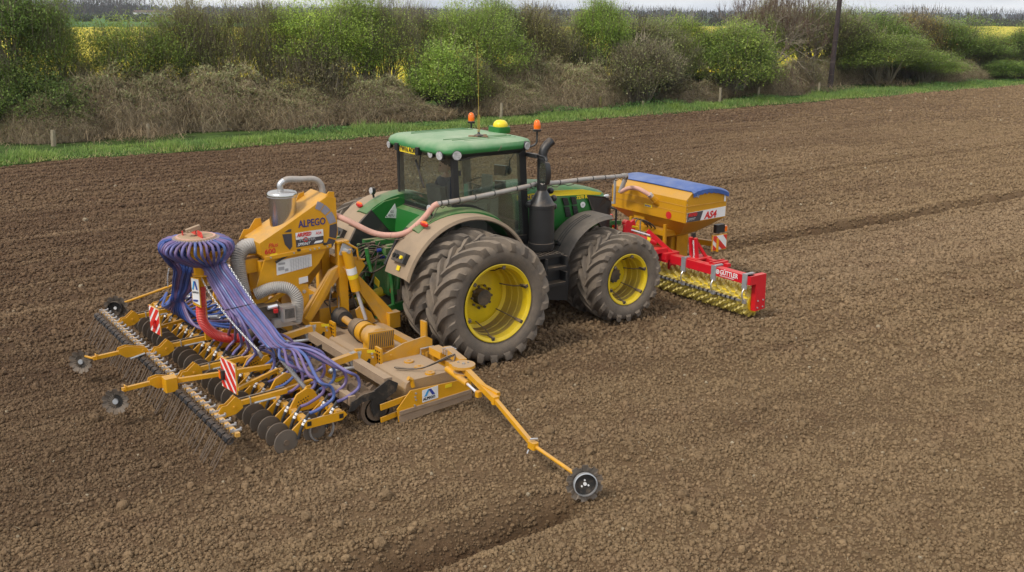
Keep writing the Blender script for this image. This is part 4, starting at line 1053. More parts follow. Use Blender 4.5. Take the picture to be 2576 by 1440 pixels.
# the big leafless tree
def bare_tree(x, y, h, label, seed=3):
    g = np.random.default_rng(seed); root = thing('bare_tree', label, 'tree', (x, y, 0), 'shrubs and trees of the hedge')
    mb = MB(); tips = []
    def grow(p, d, L_, r, lev):
        q = [p]; dd = d.copy(); n = 4
        for i in range(n):
            dd = (dd+g.normal(0, 0.13, 3)+np.array([0, 0, 0.05])); dd /= np.linalg.norm(dd); q.append(q[-1]+dd*L_/n)
        mb.tube([tuple(c) for c in q], r, 5 if lev < 2 else 3, caps=False, rad=[r*(1-0.13*i) for i in range(n+1)])
        if lev >= 5: tips.append((q[-1], dd)); return
        for k in range(2 if lev < 1 else 3 if lev < 4 else 3):
            base = q[-1] if k < 2 else q[2]; ax = g.normal(0, 1, 3); ax -= dd*(ax@dd); ax /= np.linalg.norm(ax)
            a = g.uniform(0.3, 0.8); nd = dd*cos(a)+ax*sin(a); grow(base, nd, L_*g.uniform(0.66, 0.86), r*0.6, lev+1)
    for k in range(4): 
        a = k*1.6+0.4; grow(np.array([x+0.25*cos(a), y+0.25*sin(a), -0.1]), np.array([0.3*cos(a), 0.3*sin(a), 1.0]), h*0.27, 0.12, 0)
    mb.build('limbs', 'bark', root)
    C = np.array([t[0] for t in tips]); kk = np.repeat(np.arange(len(C)), 7); n = len(kk)
    D_ = np.array([t[1] for t in tips])[kk]; az = np.arctan2(D_[:, 1], D_[:, 0])+g.normal(0, .6, n); el = np.arcsin(np.clip(D_[:, 2], -1, 1))+g.normal(0, .5, n)
    v, f = strips(C[kk]-np.array([x, y, 0]), g.uniform(0.3, 0.9, n), np.full(n, 0.022), az, el, g.normal(0, .5, n), 2)
    me = npmesh('twigs', v, f, False); color_attr(me, np.array([0.15, 0.10, 0.075])*g.uniform(.6, 1.4, (n, 1)), 2); me.materials.append(M['leaf']); inst('twigs', me, root, (x, y, 0))
bare_tree(44.6, 31.5, 8.2, 'big leafless brown tree with spreading limbs left of the dark pole')


# ------------------------------------------------------------------ the air: thin haze over the whole country
mb = MB(); mb.box((1000, 5500, 14.0), (20400, 16400, 34.0))
hz = mb._build('haze', None); hz['kind'] = 'stuff'
hm = bpy.data.materials.new('thin_haze'); hm.use_nodes = True; ht = hm.node_tree
for n_ in list(ht.nodes): ht.nodes.remove(n_)
ho_ = ht.nodes.new('ShaderNodeOutputMaterial'); hv = ht.nodes.new('ShaderNodeVolumePrincipled')
hv.inputs['Color'].default_value = (0.80, 0.88, 1.0, 1); hv.inputs['Density'].default_value = 0.00014
ht.links.new(hv.outputs['Volume'], ho_.inputs['Volume']); hz.data.materials.append(hm)
tag(hz, 'thin bluish haze over the far country', 'haze')
# ------------------------------------------------------------------ the tractor (drives towards +X, its right side faces the camera)
TR = thing('tractor', 'green four wheel drive tractor on dual wheels pulling the yellow seed drill', 'tractor', (0, 0, 0))
def tyre_mesh(name, R_, hw, bead, nl, lug, seed=0):
    mb = MB(); rc = R_-lug
    prof = [(-hw*.72, bead), (-hw*.93, bead+.05*R_), (-hw*1.07, bead+(rc-bead)*.45), (-hw*1.05, bead+(rc-bead)*.70), (-hw*.96, rc*.945), (-hw*.80, rc*.975), (-hw*.4, rc*.995), (0, rc),
            (hw*.4, rc*.995), (hw*.80, rc*.975), (hw*.96, rc*.945), (hw*1.05, bead+(rc-bead)*.70), (hw*1.07, bead+(rc-bead)*.45), (hw*.93, bead+.05*R_), (hw*.72, bead)]
    mb.lathe(prof, (0, 0, 0), 'y', 72, closed=True)
    # bars of the tread: from the centre line sweeping back to the shoulder and over it
    path = [(-0.05, 1.0, 0.0), (0.25, 1.0, 0.35), (0.55, .996, .62), (0.82, .982, .84), (0.985, .95, 1.0), (1.06, .885, 1.08)]
    for sd_ in (-1, 1):
        for k in range(nl):
            a0 = 2*pi*(k+(0.5 if sd_ > 0 else 0))/nl; sweep = 2*pi/nl*1.25; tw = 2*pi/nl*0.17
            rings = []
            for j, (u, rr, sa) in enumerate(path):
                a = a0 - sweep*sa; wd = tw*(0.85+0.5*u); ht = (lug+0.012) if j < 4 else (lug*.9+0.01 if j == 4 else 0.015)
                y = sd_*u*hw; rb = rc*rr-0.02
                ring = []
                for (da, h_) in ((-wd*1.25, 0), (wd*1.25, 0), (wd*.75, ht+.02), (-wd*.75, ht+.02)):
                    yy = y if j < 5 else y+sd_*0.0
                    ring.append(((rb+h_)*cos(a+da), yy+(sd_*0.018 if (j >= 4 and h_ > 0) else 0), (rb+h_)*sin(a+da)))
                rings.append(ring)
            mb.loft(rings)
    return mb.mesh(name, 'tyre', True)
def rim_meshes(rf, hw, deep, bead, barrel, hole):
    """outer face at -y; rf flange radius; deep = distance of the disc from the outer edge"""
    a = MB()
    a.lathe([(-hw*.80, bead-.015), (-hw*.90, rf-.012), (-hw*.94, rf), (-hw*.96, rf-.012), (-hw*.93, rf-.028), (-hw*.85, rf-.055), (-hw*.70, rf-.06), (-hw*.66, barrel+.01), (-hw*.5, barrel)], (0, 0, 0), 'y', 56)
    b = MB(); y1 = -hw+deep
    b.lathe([(-hw*.5, barrel), (-hw*.2, barrel-.006), (-hw*.17, barrel-.02), (hw*.05, barrel-.02), (hw*.08, barrel-.008), (hw*.4, barrel-.008), (hw*.43, barrel-.02), (max(y1, hw*.9), barrel-.02)], (0, 0, 0), 'y', 56)
    d = MB()
    d.lathe([(y1-.02, barrel-.02), (y1, barrel*.86), (y1-.05, barrel*.70), (y1-.05, barrel*.34), (y1-.01, barrel*.30), (y1-.01, hole)], (0, 0, 0), 'y', 56)
    return a.mesh('rim_flange', 'yellow', True), b.mesh('rim_barrel', 'rimin', True), d.mesh('rim_disc', 'yellow', True)
T_R = tyre_mesh('rear_tyre', .938, 0.275, 0.56, 21, 0.050); T_F = tyre_mesh('front_tyre', .742, 0.225, 0.41, 19, 0.042)
RIM_R = rim_meshes(.585, .275, .55, .56, .515, .11); RIM_RI = rim_meshes(.585, .275, .28, .56, .515, .16)
RIM_F = rim_meshes(.435, .225, .45, .41, .375, .07); RIM_FI = rim_meshes(.435, .225, .2, .41, .375, .10)
def wheel(x, y, z, tm, rims, side, rr, hw, clamps, hubr, ndeep):
    w = bpy.data.objects.new('wheel', None); col.objects.link(w); w.parent = TR; w.location = (x, y, z)
    w.empty_display_size = .2
    rot = (0, R.uniform(0, 6), 0) if side < 0 else (0, R.uniform(0, 6), pi)
    tob = inst('tyre', tm, w, (x, y, z), rot=rot)
    for m_, nm in zip(rims, ('rim', 'rim_barrel', 'rim_disc')): inst(nm, m_, w, (x, y, z), rot=(0, 0, 0 if side < 0 else pi))
    s_ = side
    if clamps:
        mb = MB(); mb2 = MB(); y0 = y+s_*hw*.88; y1 = y-s_*(ndeep-hw)
        for k in range(clamps):
            a = 2*pi*k/clamps+0.35; ca, sa = cos(a), sin(a); r0 = rr*.93
            p0 = V(x+ca*r0, y0, z+sa*r0); p1 = V(x+ca*(r0-.10), y+s_*hw*.15, z+sa*(r0-.10)); p2 = V(x+ca*(r0-.16), y1, z+sa*(r0-.16))
            mb.tube([p0, p1, p2], 0.009, 5); mb.box(p0.lerp(p1, .25), (.035, .14, .045), ry=-a); mb.box(p0, (.05, .03, .05), ry=-a)
        mb.build('clamp_rods', 'darkmetal', w)
        mb = MB()
        for k in range(10):
            a = 2*pi*k/10; c = V(x+cos(a)*hubr, y1+s_*.06, z+sin(a)*hubr); mb.cyl(c, c+V(0, s_*.03, 0), .021, 6)
        mb.cyl((x, y1+s_*.0, z), (x, y1+s_*.025, z), hubr*.62, 20)
        mb.build('wheel_nuts', 'darkmetal', w)
    return w
ZR, ZF = .985, 0.80
for s_ in (-1, 1):
    wheel(0, s_*1.81, ZR, T_R, RIM_R, s_, .585, .275, 6, .17, .53)
    wheel(0, s_*1.13, ZR, T_R, RIM_RI, s_, .585, .275, 0, .17, .28)
    wheel(2.925, s_*1.40, ZF, T_F, RIM_F, s_, .435, .225, 6, .11, .43)
    wheel(2.925, s_*0.87, ZF, T_F, RIM_FI, s_, .435, .225, 0, .11, .2)

# chassis, axles, tanks
mb = MB(); mb.box((1.5, 0, 1.0), (4.0, .62, .62)); mb.box((-.25, 0, 1.1), (.8, .8, .85)); mb.cyl((0, -1.7, ZR), (0, 1.7, ZR), .12, 14); mb.cyl((0, -.75, ZR), (0, .75, ZR), .24, 16)
mb.cyl((2.925, -1.3, ZF), (2.925, 1.3, ZF), .10, 12); mb.box((2.925, 0, ZF), (.45, 1.1, .3)); mb.build('chassis', 'darkmetal', TR)
mb = MB()
for s_ in (-1, 1):
    mb.loft([[(.95, s_*.45, .55), (.95, s_*1.02, .62), (.95, s_*1.05, 1.28), (.95, s_*.45, 1.3)], [(1.95, s_*.45, .5), (1.95, s_*.98, .58), (1.98, s_*1.02, 1.24), (1.98, s_*.45, 1.28)]])
mb.build('side_tank', 'black', TR)
mb = MB(); mb.box((1.42, -1.12, 1.33), (.62, .42, .05)); 
for k in range(9): mb.box((1.14+.07*k, -1.12, 1.362), (.02, .38, .014))
mb.build('platform', 'black', TR)
for z_ in (1.12, .86): 
    mb = MB(); mb.box((1.62, -1.27, z_), (.42, .20, .045)); mb.box((1.42, -1.27, z_+.08), (.03, .2, .2)); mb.box((1.82, -1.27, z_+.08), (.03, .2, .2)); mb.box((1.62, -1.18, z_+.08), (.42, .02, .12)); mb.build('step', 'black', TR)
mb = MB(); mb.plate([(1.35, -1.18, .62), (1.98, -1.18, .5), (2.02, -1.18, 1.05), (1.9, -1.18, 1.3), (1.35, -1.18, 1.32)], (0, 1, 0), .05); mb.build('step_guard', 'black', TR)

# hood
def sect(x, hw, zt, zb, n=28, fl=0.0):
    pts = []
    for k in range(n):
        a = 2*pi*k/n; ca, sa = cos(a), sin(a); e = 0.42
        yy = hw*abs(ca)**e*(1 if ca > 0 else -1); zz = abs(sa)**(0.62)*(1 if sa > 0 else -1)
        zc = (zt+zb)/2; zh = (zt-zb)/2; pts.append((x+fl*(zz), yy*(1-.10*max(0, zz)**2), zc+zh*zz))
    return pts
mb = MB(); mb.loft([sect(1.42, .46, 2.30, 1.42), sect(1.9, .455, 2.32, 1.42), sect(2.4, .445, 2.27, 1.42), sect(2.9, .43, 2.19, 1.40), sect(3.3, .40, 2.10, 1.36, fl=-.02), sect(3.52, .37, 2.04, 1.34, fl=-.05), sect(3.62, .31, 1.97, 1.40, fl=-.06)])
hood = mb.build('hood', 'green', TR, True)
mb = MB()
for s_ in (-1, 1): mb.plate([(2.98, s_*.435, 2.03), (3.42, s_*.40, 1.95), (3.62, s_*.345, 1.84), (3.60, s_*.33, 1.36), (3.42, s_*.39, 1.36), (3.13, s_*.435, 1.66), (3.06, s_*.438, 1.85)], (0, 1, 0), .016)
mb.build('side_grille', 'black', TR)
mb = MB(); mb.plate([(3.625, -.3, 1.38), (3.625, .3, 1.38), (3.60, .28, 1.90), (3.60, -.28, 1.90)], (1, 0, .05), .04); mb.build('nose_grille', 'black', TR)
mb = MB()
for s_ in (-1, 1):
    mb.plate([(1.48, s_*.459, 2.17), (2.3, s_*.452, 2.175), (2.9, s_*.434, 2.135), (3.34, s_*.404, 2.03), (3.30, s_*.404, 1.995), (2.9, s_*.437, 2.045), (2.3, s_*.455, 2.085), (1.48, s_*.464, 2.085)], (0, 1, 0), .010)
mb.build('yellow_stripe', 'decalyellow', TR)
vents = MB()
for (xa, xb) in ((2.42, 2.53), (2.60, 2.70)):
    for (za, zb, dx) in ((2.04, 1.90, 0.0), (1.88, 1.70, .045)):
        vents = MB(); vents.plate([(xa+dx, -.458, za), (xb+dx, -.456, za-.01), (xb+dx+.05, -.458, zb), (xa+dx+.05, -.460, zb)], (0, 1, 0), .016); v_ob = vents.build('side_vent', 'blackink', hood)
        sl = MB()
        for q in range(3):
            t_ = (q+.7)/3.6; sl.bar((xa+dx+.01+.05*t_, -.468, za+(zb-za)*t_), (xb+dx+.05*t_, -.467, za+(zb-za)*t_-.005), .006, .012)
        sl.build('louvre', 'black', v_ob)
text('JOHN DEERE', .075, (1.50, -.470, 2.10), (1, 0, 0.0), (0, 0, 1), 'navy', TR, sx=1.25, bold=.002)
text('7270 R', .075, (2.74, -.452, 1.985), (1, .05, -.03), (0, 0, 1), 'decalyellow', TR, sx=1.15, bold=.004)
mb = MB(); mb.cyl((2.89, -.435, 1.87), (2.89, -.45, 1.87), .05, 20); mb.build('round_badge', 'white', TR)
text('PF', .045, (2.865, -.4525, 1.855), (1, .0, 0), (0, 0, 1), 'greyink', TR)
mb = MB()
for s_ in (-1, 1): mb.sph((3.52, s_*.330, 1.945), .045, 12, 8, (1.4, .6, .7))
mb.build('headlight', 'lens', TR, True)
mb = MB(); mb.box((3.68, 0, 1.05), (.18, .62, .5)); mb.box((3.80, 0, 1.28), (.1, .3, .5)); mb.build('front_weight_carrier', 'linkgreen', TR)
mb = MB(); mb.tube([(3.55, -.42, 1.75), (3.68, -.42, 1.70), (3.68, -.42, 1.2)], .02, 6); mb.build('bumper_bar', 'black', TR)
# engine bay below the hood
mb = MB(); mb.box((2.0, 0, 1.35), (1.4, .7, .3)); mb.cyl((1.9, -.44, 1.30), (2.35, -.44, 1.30), .08, 10); mb.box((2.45, -.44, 1.32), (.3, .1, .22)); mb.build('engine_bay', 'darkmetal', TR)

# exhaust stack
ex = (1.56, -1.02)
mb = MB(); mb.lathe([(1.38, .02), (1.38, .195), (1.42, .21), (1.50, .21), (1.505, .202), (2.06, .202), (2.065, .210), (2.11, .210), (2.12, .202), (2.33, .082), (2.34, .075), (2.36, .02)], (ex[0], ex[1], 0), 'z', 28)
stack = mb.build('exhaust_canister', 'black', TR, True)
P_ = spline([(ex[0], ex[1], 2.34), (ex[0], ex[1], 2.62), (ex[0], ex[1], 2.84), (ex[0]+.02, ex[1], 2.95), (ex[0]+.09, ex[1], 3.04), (ex[0]+.17, ex[1], 3.09)], 5)
mb = MB(); mb.tube(P_, .075, 16, rad=[.082 if i < 11 else .072 for i in range(len(P_))]); mb.cyl((ex[0], ex[1], 2.80), (ex[0], ex[1], 2.815), .088, 16); mb.build('exhaust_pipe', 'black', TR, True)
mb = MB(); mb.lathe([(1.22, .02), (1.22, .10), (1.38, .12)], (ex[0]+.03, ex[1], 0), 'z', 18); mb.build('exhaust_outlet', 'blackdirty', TR, True)
mb = MB()
for (dx, dy, zz) in ((-.22, .05, 2.12), (.24, .0, 2.18), (.24, 0, 2.05), (.21, .05, 2.30)): mb.sph((ex[0]+dx, ex[1]+dy, zz), .055, 10, 7); mb.cyl((ex[0]+dx, ex[1]+dy, zz), (ex[0]+dx*.4, ex[1]+.2, zz), .03, 8)
mb.build('exhaust_bracket', 'black', TR, True)

# cab ------------------------------------------------------------------------------------------
XA, XB = 1.36, 0.02      # A pillar / rear
cabin = MB()
def pil(a, b, w, h): cabin.bar(a, b, w, h)
pil((1.40, -.80, 1.45), (1.30, -.80, 2.99), .085, .12); pil((1.40, .80, 1.45), (1.30, .80, 2.99), .085, .12)
pil((.075, -.83, 2.14), (.055, -.81, 2.99), .07, .09); pil((.075, .83, 2.14), (.055, .81, 2.99), .07, .09)
pil((.02, -.80, 2.96), (1.36, -.80, 2.99), .08, .09); pil((.02, .80, 2.96), (1.36, .80, 2.99), .08, .09); pil((1.34, -.8, 2.99), (1.34, .8, 2.99), .08, .09); pil((.0, -.8, 2.97), (.0, .8, 2.97), .08, .09)
cabin.build('cab_frame', 'black', TR)
# lower door line following the fender
low = spline([(.07, -.835, 2.20), (.35, -.835, 2.16), (.66, -.835, 2.00), (.93, -.835, 1.74), (1.04, -.835, 1.60), (1.40, -.835, 1.57)], 5)
mb = MB()
for a, b in zip(low[:-1], low[1:]): mb.bar(a, b, .05, .07)
mb.build('door_frame', 'black', TR)
mb = MB(); mb.bar((.02, -.74, 2.06), (.02, .74, 2.06), .06, .07); 
for s_ in (-1, 1): mb.tube(spline([(.02, s_*.74, 2.07), (.035, s_*.80, 2.14), (.04, s_*.81, 2.35), (.03, s_*.79, 2.95)], 4), .028, 6)
mb.build('rear_window_frame', 'black', TR)
door_poly = [(.10, 2.93)] + [(1.30, 2.95), (1.385, 1.60), (1.06, 1.62), (.93, 1.77), (.66, 2.03), (.35, 2.18), (.10, 2.22)]
mb = MB(); mb.plate([(x_, -.835, z_) for x_, z_ in door_poly], (0, 1, 0), .006); mb.build('door_glass', 'glass', TR)
mb = MB(); mb.plate([(x_, .835, z_) for x_, z_ in door_poly], (0, 1, 0), .006); mb.build('door_glass', 'glass', TR)
mb = MB()
cur = [(-.035+.055*(t_/.76)**2, t_) for t_ in np.linspace(-.76, .76, 9)]
vs = [(x_, y_, 2.09) for x_, y_ in cur]+[(x_, y_, 2.94) for x_, y_ in cur]; mb.add(vs, [(i, i+1, i+10, i+9) for i in range(8)]); mb.build('rear_window', 'glass', TR, True)
mb = MB(); mb.add([(1.40, -.76, 1.75), (1.40, .76, 1.75), (1.33, .76, 2.96), (1.33, -.76, 2.96)], [(0, 1, 2, 3)]); mb.build('windscreen', 'glass', TR)
mb = MB(); mb.box((.70, 0, 1.62), (1.36, 1.5, .06)); mb.box((.0, 0, 1.80), (.08, 1.5, .46)); mb.box((1.34, 0, 1.62), (.1, 1.3, .35)); mb.build('cab_floor', 'black', TR)
mb = MB(); mb.tube(spline([(-.05, -.02, 2.90), (-.055, .02, 2.6), (-.055, -.12, 2.42)], 4), .012, 5); mb.bar((-.06, .12, 2.80), (-.065, -.14, 2.40), .02, .03); mb.build('rear_wiper', 'blackdirty', TR)
mb = MB(); mb.tube([(.12, -.87, 2.90), (.45, -.87, 2.94), (1.05, -.87, 2.99)], .014, 6); mb.build('side_wiper', 'blackdirty', TR)
mb = MB(); mb.bar((.135, -.848, 2.66), (.135, -.848, 2.74), .02, .03); mb.bar((1.36, -.86, 2.35), (1.36, -.86, 2.45), .03, .03); mb.build('door_handle', 'blackdirty', TR)
mb = MB(); mb.plate([(.22, -.825, 2.30), (.29, -.825, 2.28), (.29, -.825, 2.52), (.22, -.825, 2.53)], (0, 1, 0), .004); mb.build('window_sticker', 'sticker_green', TR) if 'sticker_green' in M else None

# roof
def rsec(sx, sy, z, cx=.66, n=48, e=.32, dz=0.0):
    out = []
    for k in range(n):
        a = 2*pi*k/n; ca, sa = cos(a), sin(a)
        out.append((cx+sx*abs(ca)**e*(1 if ca > 0 else -1), sy*abs(sa)**e*(1 if sa > 0 else -1), z+dz*ca))
    return out
mb = MB(); mb.loft([rsec(.78, .86, 2.925), rsec(.80, .90, 2.96), rsec(.83, .94, 3.00), rsec(.80, .92, 3.03)]); mb.build('roof_lining', 'black', TR, True)
mb = MB(); mb.loft([rsec(.835, .955, 3.00, dz=.02), rsec(.86, .975, 3.03, dz=.02), rsec(.86, .975, 3.07, dz=.015), rsec(.835, .95, 3.115, dz=.01), rsec(.77, .88, 3.145), rsec(.66, .76, 3.160), rsec(.3, .35, 3.17)]); roof = mb.build('roof', 'roofgreen', TR, True)
mb = MB()
for yy in (-.72, -.60, -.48, .48, .62, .74):
    x0 = .08 if abs(yy) < .55 else .16 if abs(yy) < .65 else .3
    mb.bar((x0, yy, 3.158 if abs(yy) > .65 else 3.166), (1.25, yy, 3.158 if abs(yy) > .65 else 3.166), .014, .012)
for (xx) in (.0, .10): mb.bar((xx, -.55, 3.152), (xx, .55, 3.152), .014, .012)
mb.build('roof_ribs', 'green', roof)
def lamp(c, d, r, nm='work_lamp', tilt=0):
    c = Vector(c); d = Vector(d).normalized(); mb = MB(); mb.cyl(c-d*.05, c, r*1.12, 18); o_ = mb.build(nm, 'black', TR, True)
    mb = MB(); mb.cyl(c, c+d*.012, r*.98, 18); mb.build('lamp_glass', 'lens', o_); return o_
lamp((-.165, -.50, 2.975), (-1, -.05, -.1), .06); lamp((-.165, -.76, 2.975), (-1, -.2, -.1), .065); lamp((.02, -.95, 2.985), (-.35, -1, -.1), .068); lamp((-.165, .78, 2.975), (-1, .1, -.1), .055)
lamp((1.30, -.965, 3.045), (.2, -1, -.1), .06)
pl = MB(); pl.plate([(-.20, .36, 2.92), (-.20, -.15, 2.92), (-.19, -.15, 3.03), (-.19, .36, 3.03)], (1, 0, 0), .012); plate = pl.build('number_plate', 'decalyellow', TR)
text('YW16 AOK', .112, (-.2095, .345, 2.937), (0, -1, 0), (0, 0, 1), 'blackink', plate, sx=.84, bold=.001)
mb = MB(); mb.box((-.20, -.21, 2.985), (.09, .08, .12)); mb.box((-.19, .44, 2.985), (.09, .09, .11)); mb.build('plate_lamp', 'black', TR)
def beacon(x, y, z, arm):
    b_ = MB(); b_.lathe([(z-.03, .02), (z-.03, .062), (z, .066), (z+.01, .05)], (x, y, 0), 'z', 18); b_.tube(spline(arm, 5), .017, 6); bo = b_.build('beacon_mount', 'black', TR, True)
    b_ = MB(); b_.lathe([(z, .052), (z+.06, .055), (z+.11, .048), (z+.14, .030), (z+.15, .005)], (x, y, 0), 'z', 18); b_.build('amber_beacon', 'amber', bo, True)
beacon(1.46, -1.0, 3.29, [(1.46, -1.0, 3.27), (1.46, -1.0, 3.17), (1.44, -1.0, 3.07), (1.36, -.95, 3.02)])
beacon(1.50, .90, 3.24, [(1.50, .90, 3.22), (1.50, .90, 3.10)])
gx_, gy_ = 1.45, -.03
mb = MB(); mb.loft([rsec(.12, .16, 3.14, gx_, 20, .4), rsec(.135, .17, 3.16, gx_, 20, .4), rsec(.13, .165, 3.245, gx_, 20, .4)]); go_ = mb.build('gps_receiver', 'green', TR, True)
mb = MB(); mb.lathe([(3.245, .118), (3.275, .122), (3.315, .105), (3.345, .065), (3.355, .0)], (gx_, gy_, 0), 'z', 24); mb.build('receiver_dome', 'decalyellow', go_, True)
mb = MB(); mb.box((.74, -.44, 3.175), (.30, .07, .018), rz=-.7); mb.box((.80, -.42, 3.178), (.28, .05, .016), rz=.4); bd = mb.build('wooden_board', 'plank', TR)
mb = MB(); mb.lathe([(3.183, .075), (3.195, .07), (3.21, .025), (3.24, .012)], (.75, -.44, 0), 'z', 16); ab = mb.build('aerial_base', 'black', TR, True)
mb = MB(); pts = [(.75+.022*cos(t_*.9), -.44+.022*sin(t_*.9), 3.24+t_*.0026) for t_ in range(0, 100)]; mb.tube(pts, .0040, 5); mb.tube([(.75, -.44, 3.49), (.745, -.44, 3.9), (.72, -.44, 4.62)], .005, 5, rad=[.0056, .0040, .0028]); mb.build('aerial_whip', 'aerial', ab)
mb = MB(); mb.tube(spline([(.75, -.46, 3.18), (.78, -.7, 3.16), (.80, -.97, 3.08), (.74, -.98, 3.0)], 4), .005, 4); mb.build('aerial_cable', 'rubber', TR)
# mirrors
mb = MB(); mb.tube(spline([(1.38, -.86, 2.88), (1.40, -1.15, 2.90), (1.38, -1.33, 2.88), (1.36, -1.36, 2.78)], 5), .018, 7); mb.box((1.38, -1.0, 2.895), (.07, .28, .06)); mo = mb.build('mirror_arm', 'black', TR, True)
mb = MB(); mb.loft([[(1.31, -1.36+.10*cos(a), 2.66+.19*max(-1, min(1, 1.15*sin(a)))) for a in np.linspace(0, 2*pi, 20, endpoint=False)], [(1.40, -1.36+.085*cos(a), 2.66+.17*max(-1, min(1, 1.15*sin(a)))) for a in np.linspace(0, 2*pi, 20, endpoint=False)]]); mb.build('mirror_housing', 'black', mo, True)
mb = MB(); mb.plate([(1.306, -1.36+.085*cos(a), 2.66+.17*max(-1, min(1, 1.15*sin(a)))) for a in np.linspace(0, 2*pi, 20, endpoint=False)], (1, 0, 0), .006); mb.build('mirror_face', 'mirrorface', mo)
mb = MB(); mb.tube(spline([(1.38, .86, 2.88), (1.40, 1.25, 2.88), (1.36, 1.36, 2.78)], 5), .018, 7); mb.box((1.36, 1.38, 2.64), (.08, .2, .36)); mb.build('mirror_arm', 'black', TR, True)

# rear fenders: mud-black shells round the inner tyre with a green shoulder towards the cab
def arcpts(cx, cz, r, a0, a1, n): return [(cx+r*cos(radians(a0+(a1-a0)*k/n)), cz+r*sin(radians(a0+(a1-a0)*k/n))) for k in range(n+1)]
for s_ in (-1, 1):
    n = 26; rings = []
    for (px, pz), (qx, qz) in zip(arcpts(.03, .985, 1.155, 31, 163, n), arcpts(.03, .985, 1.135, 31, 163, n)):
        k = len(rings)/n; yo = 1.34-.05*abs(k-.4); yi = .66
        d = 0.05
        rings.append([(px, s_*yi, pz), (px, s_*(yo-.10), pz), (px*(1)-.0, s_*(yo-.02), pz-.012), (qx*.985, s_*yo, qz-.035), (qx*.97, s_*(yo-.012), qz-.05), (qx, s_*(yo-.08), qz-.005), (qx, s_*yi, qz)])
    mb = MB(); mb.loft(rings); mb.build('rear_fender', 'mudblack', TR, True)
    # green shoulder
    rings = []
    for (px, pz), (qx, qz) in zip(arcpts(.06, .985, 1.205, 38, 128, 18), arcpts(.06, .97, 1.12, 38, 128, 18)):
        k = len(rings)/18; yo = .98+.12*sin(pi*min(1, k*1.15)); rings.append([(px, s_*.62, pz), (px, s_*(yo-.10), pz+.004), (px*.995, s_*yo, pz-.03), (qx*.99, s_*yo, qz), (qx, s_*.62, qz)])
    mb = MB(); mb.loft(rings); sh = mb.build('fender_shoulder', 'greendirty', TR, True)
    # inner wall
    wall = [(.12, 2.08), (-.10, 2.14), (-.38, 2.10), (-.60, 1.98), (-.30, 1.62), (.02, 1.50), (.12, 1.52)]
    mb = MB(); mb.plate([(x_, s_*.61, z_) for x_, z_ in wall], (0, 1, 0), .05); mb.build('fender_side_panel', 'green', TR)
    wall = [(-.60, 1.99), (-.86, 1.76), (-1.06, 1.42), (-.98, 1.30), (-.55, 1.36), (-.10, 1.48), (.02, 1.50), (-.30, 1.62)]
    mb = MB(); mb.plate([(x_, s_*.625, z_) for x_, z_ in wall], (0, 1, 0), .05); mb.build('fender_lower_panel', 'blackdirty', TR)
    # lamps on the shoulder
    bx = MB(); bx.sph((-.60, s_*1.02, 2.035 if s_ < 0 else 2.0), .085, 16, 8, (.40, 1.25, .50)); rl = bx.build('tail_lamp', 'redlens', TR, True)
    bx = MB(); bx.sph((-.60, s_*1.02, 2.062 if s_ < 0 else 2.03), .07, 14, 6, (.38, 1.3, .35)); bx.build('indicator_lens', 'amber', rl, True)
    bx = MB(); bx.box((-.985, s_*1.0, 1.585), (.12, .32, .16), ry=.52); bb = bx.build('socket_box', 'blackdirty', TR)
    bx = MB(); bx.cyl((-1.03, s_*1.11, 1.61), (-1.06, s_*1.11, 1.625), .028, 10); bx.build('socket_cap', 'decalyellow', bb)
    bx = MB(); bx.cyl((-1.03, s_*.99, 1.61), (-1.055, s_*.99, 1.62), .034, 10); bx.cyl((-1.03, s_*.90, 1.61), (-1.055, s_*.90, 1.62), .034, 10); bx.build('push_button', 'blackink', bb)
    bx = MB(); bx.plate([(-1.062, s_*.98, 1.41), (-1.062, s_*1.06, 1.41), (-1.036, s_*1.06, 1.475), (-1.036, s_*.98, 1.475)], (1, 0, -.3), .01); bx.build('warning_sticker', 'decalyellow', TR)
    lamp((-.44, s_*.90, 2.235), (-1, 0, .05), .055, 'fender_lamp'); bx = MB(); bx.cyl((-.40, s_*.90, 2.12), (-.41, s_*.90, 2.20), .018, 8); bx.build('lamp_bracket', 'black', TR)
# rear bodywork between the fenders
mb = MB(); mb.loft([[(.06, y_, 2.05), (-.16, y_, 1.98), (-.20, y_, 1.60), (.06, y_, 1.5)] for y_ in (-.60, .60)]); mb.build('rear_body', 'green', TR, False)
mb = MB(); tri = [(-.37, 1.84), (-.12, 1.80), (-.19, 2.05)]; mb.plate([(x_, .58, z_) for x_, z_ in tri], (0, 1, 0), .006); tsn = mb.build('triangle_sign', 'white', TR)
mb = MB(); mb.plate([(-.36, .5765, 1.85), (-.33, .5765, 1.845), (-.35, .5765, 1.87)], (0, 1, 0), .003); mb.plate([(-.13, .5765, 1.81), (-.155, .5765, 1.813), (-.14, .5765, 1.83)], (0, 1, 0), .003); mb.build('sign_corner', 'blackink', tsn)
text('GS', .055, (-.285, .576, 1.91), (1, 0, -.15), (0, 0, 1), 'blackink', tsn); text('AJ7U', .055, (-.325, .576, 1.855), (1, 0, -.15), (0, 0, 1), 'blackink', tsn)
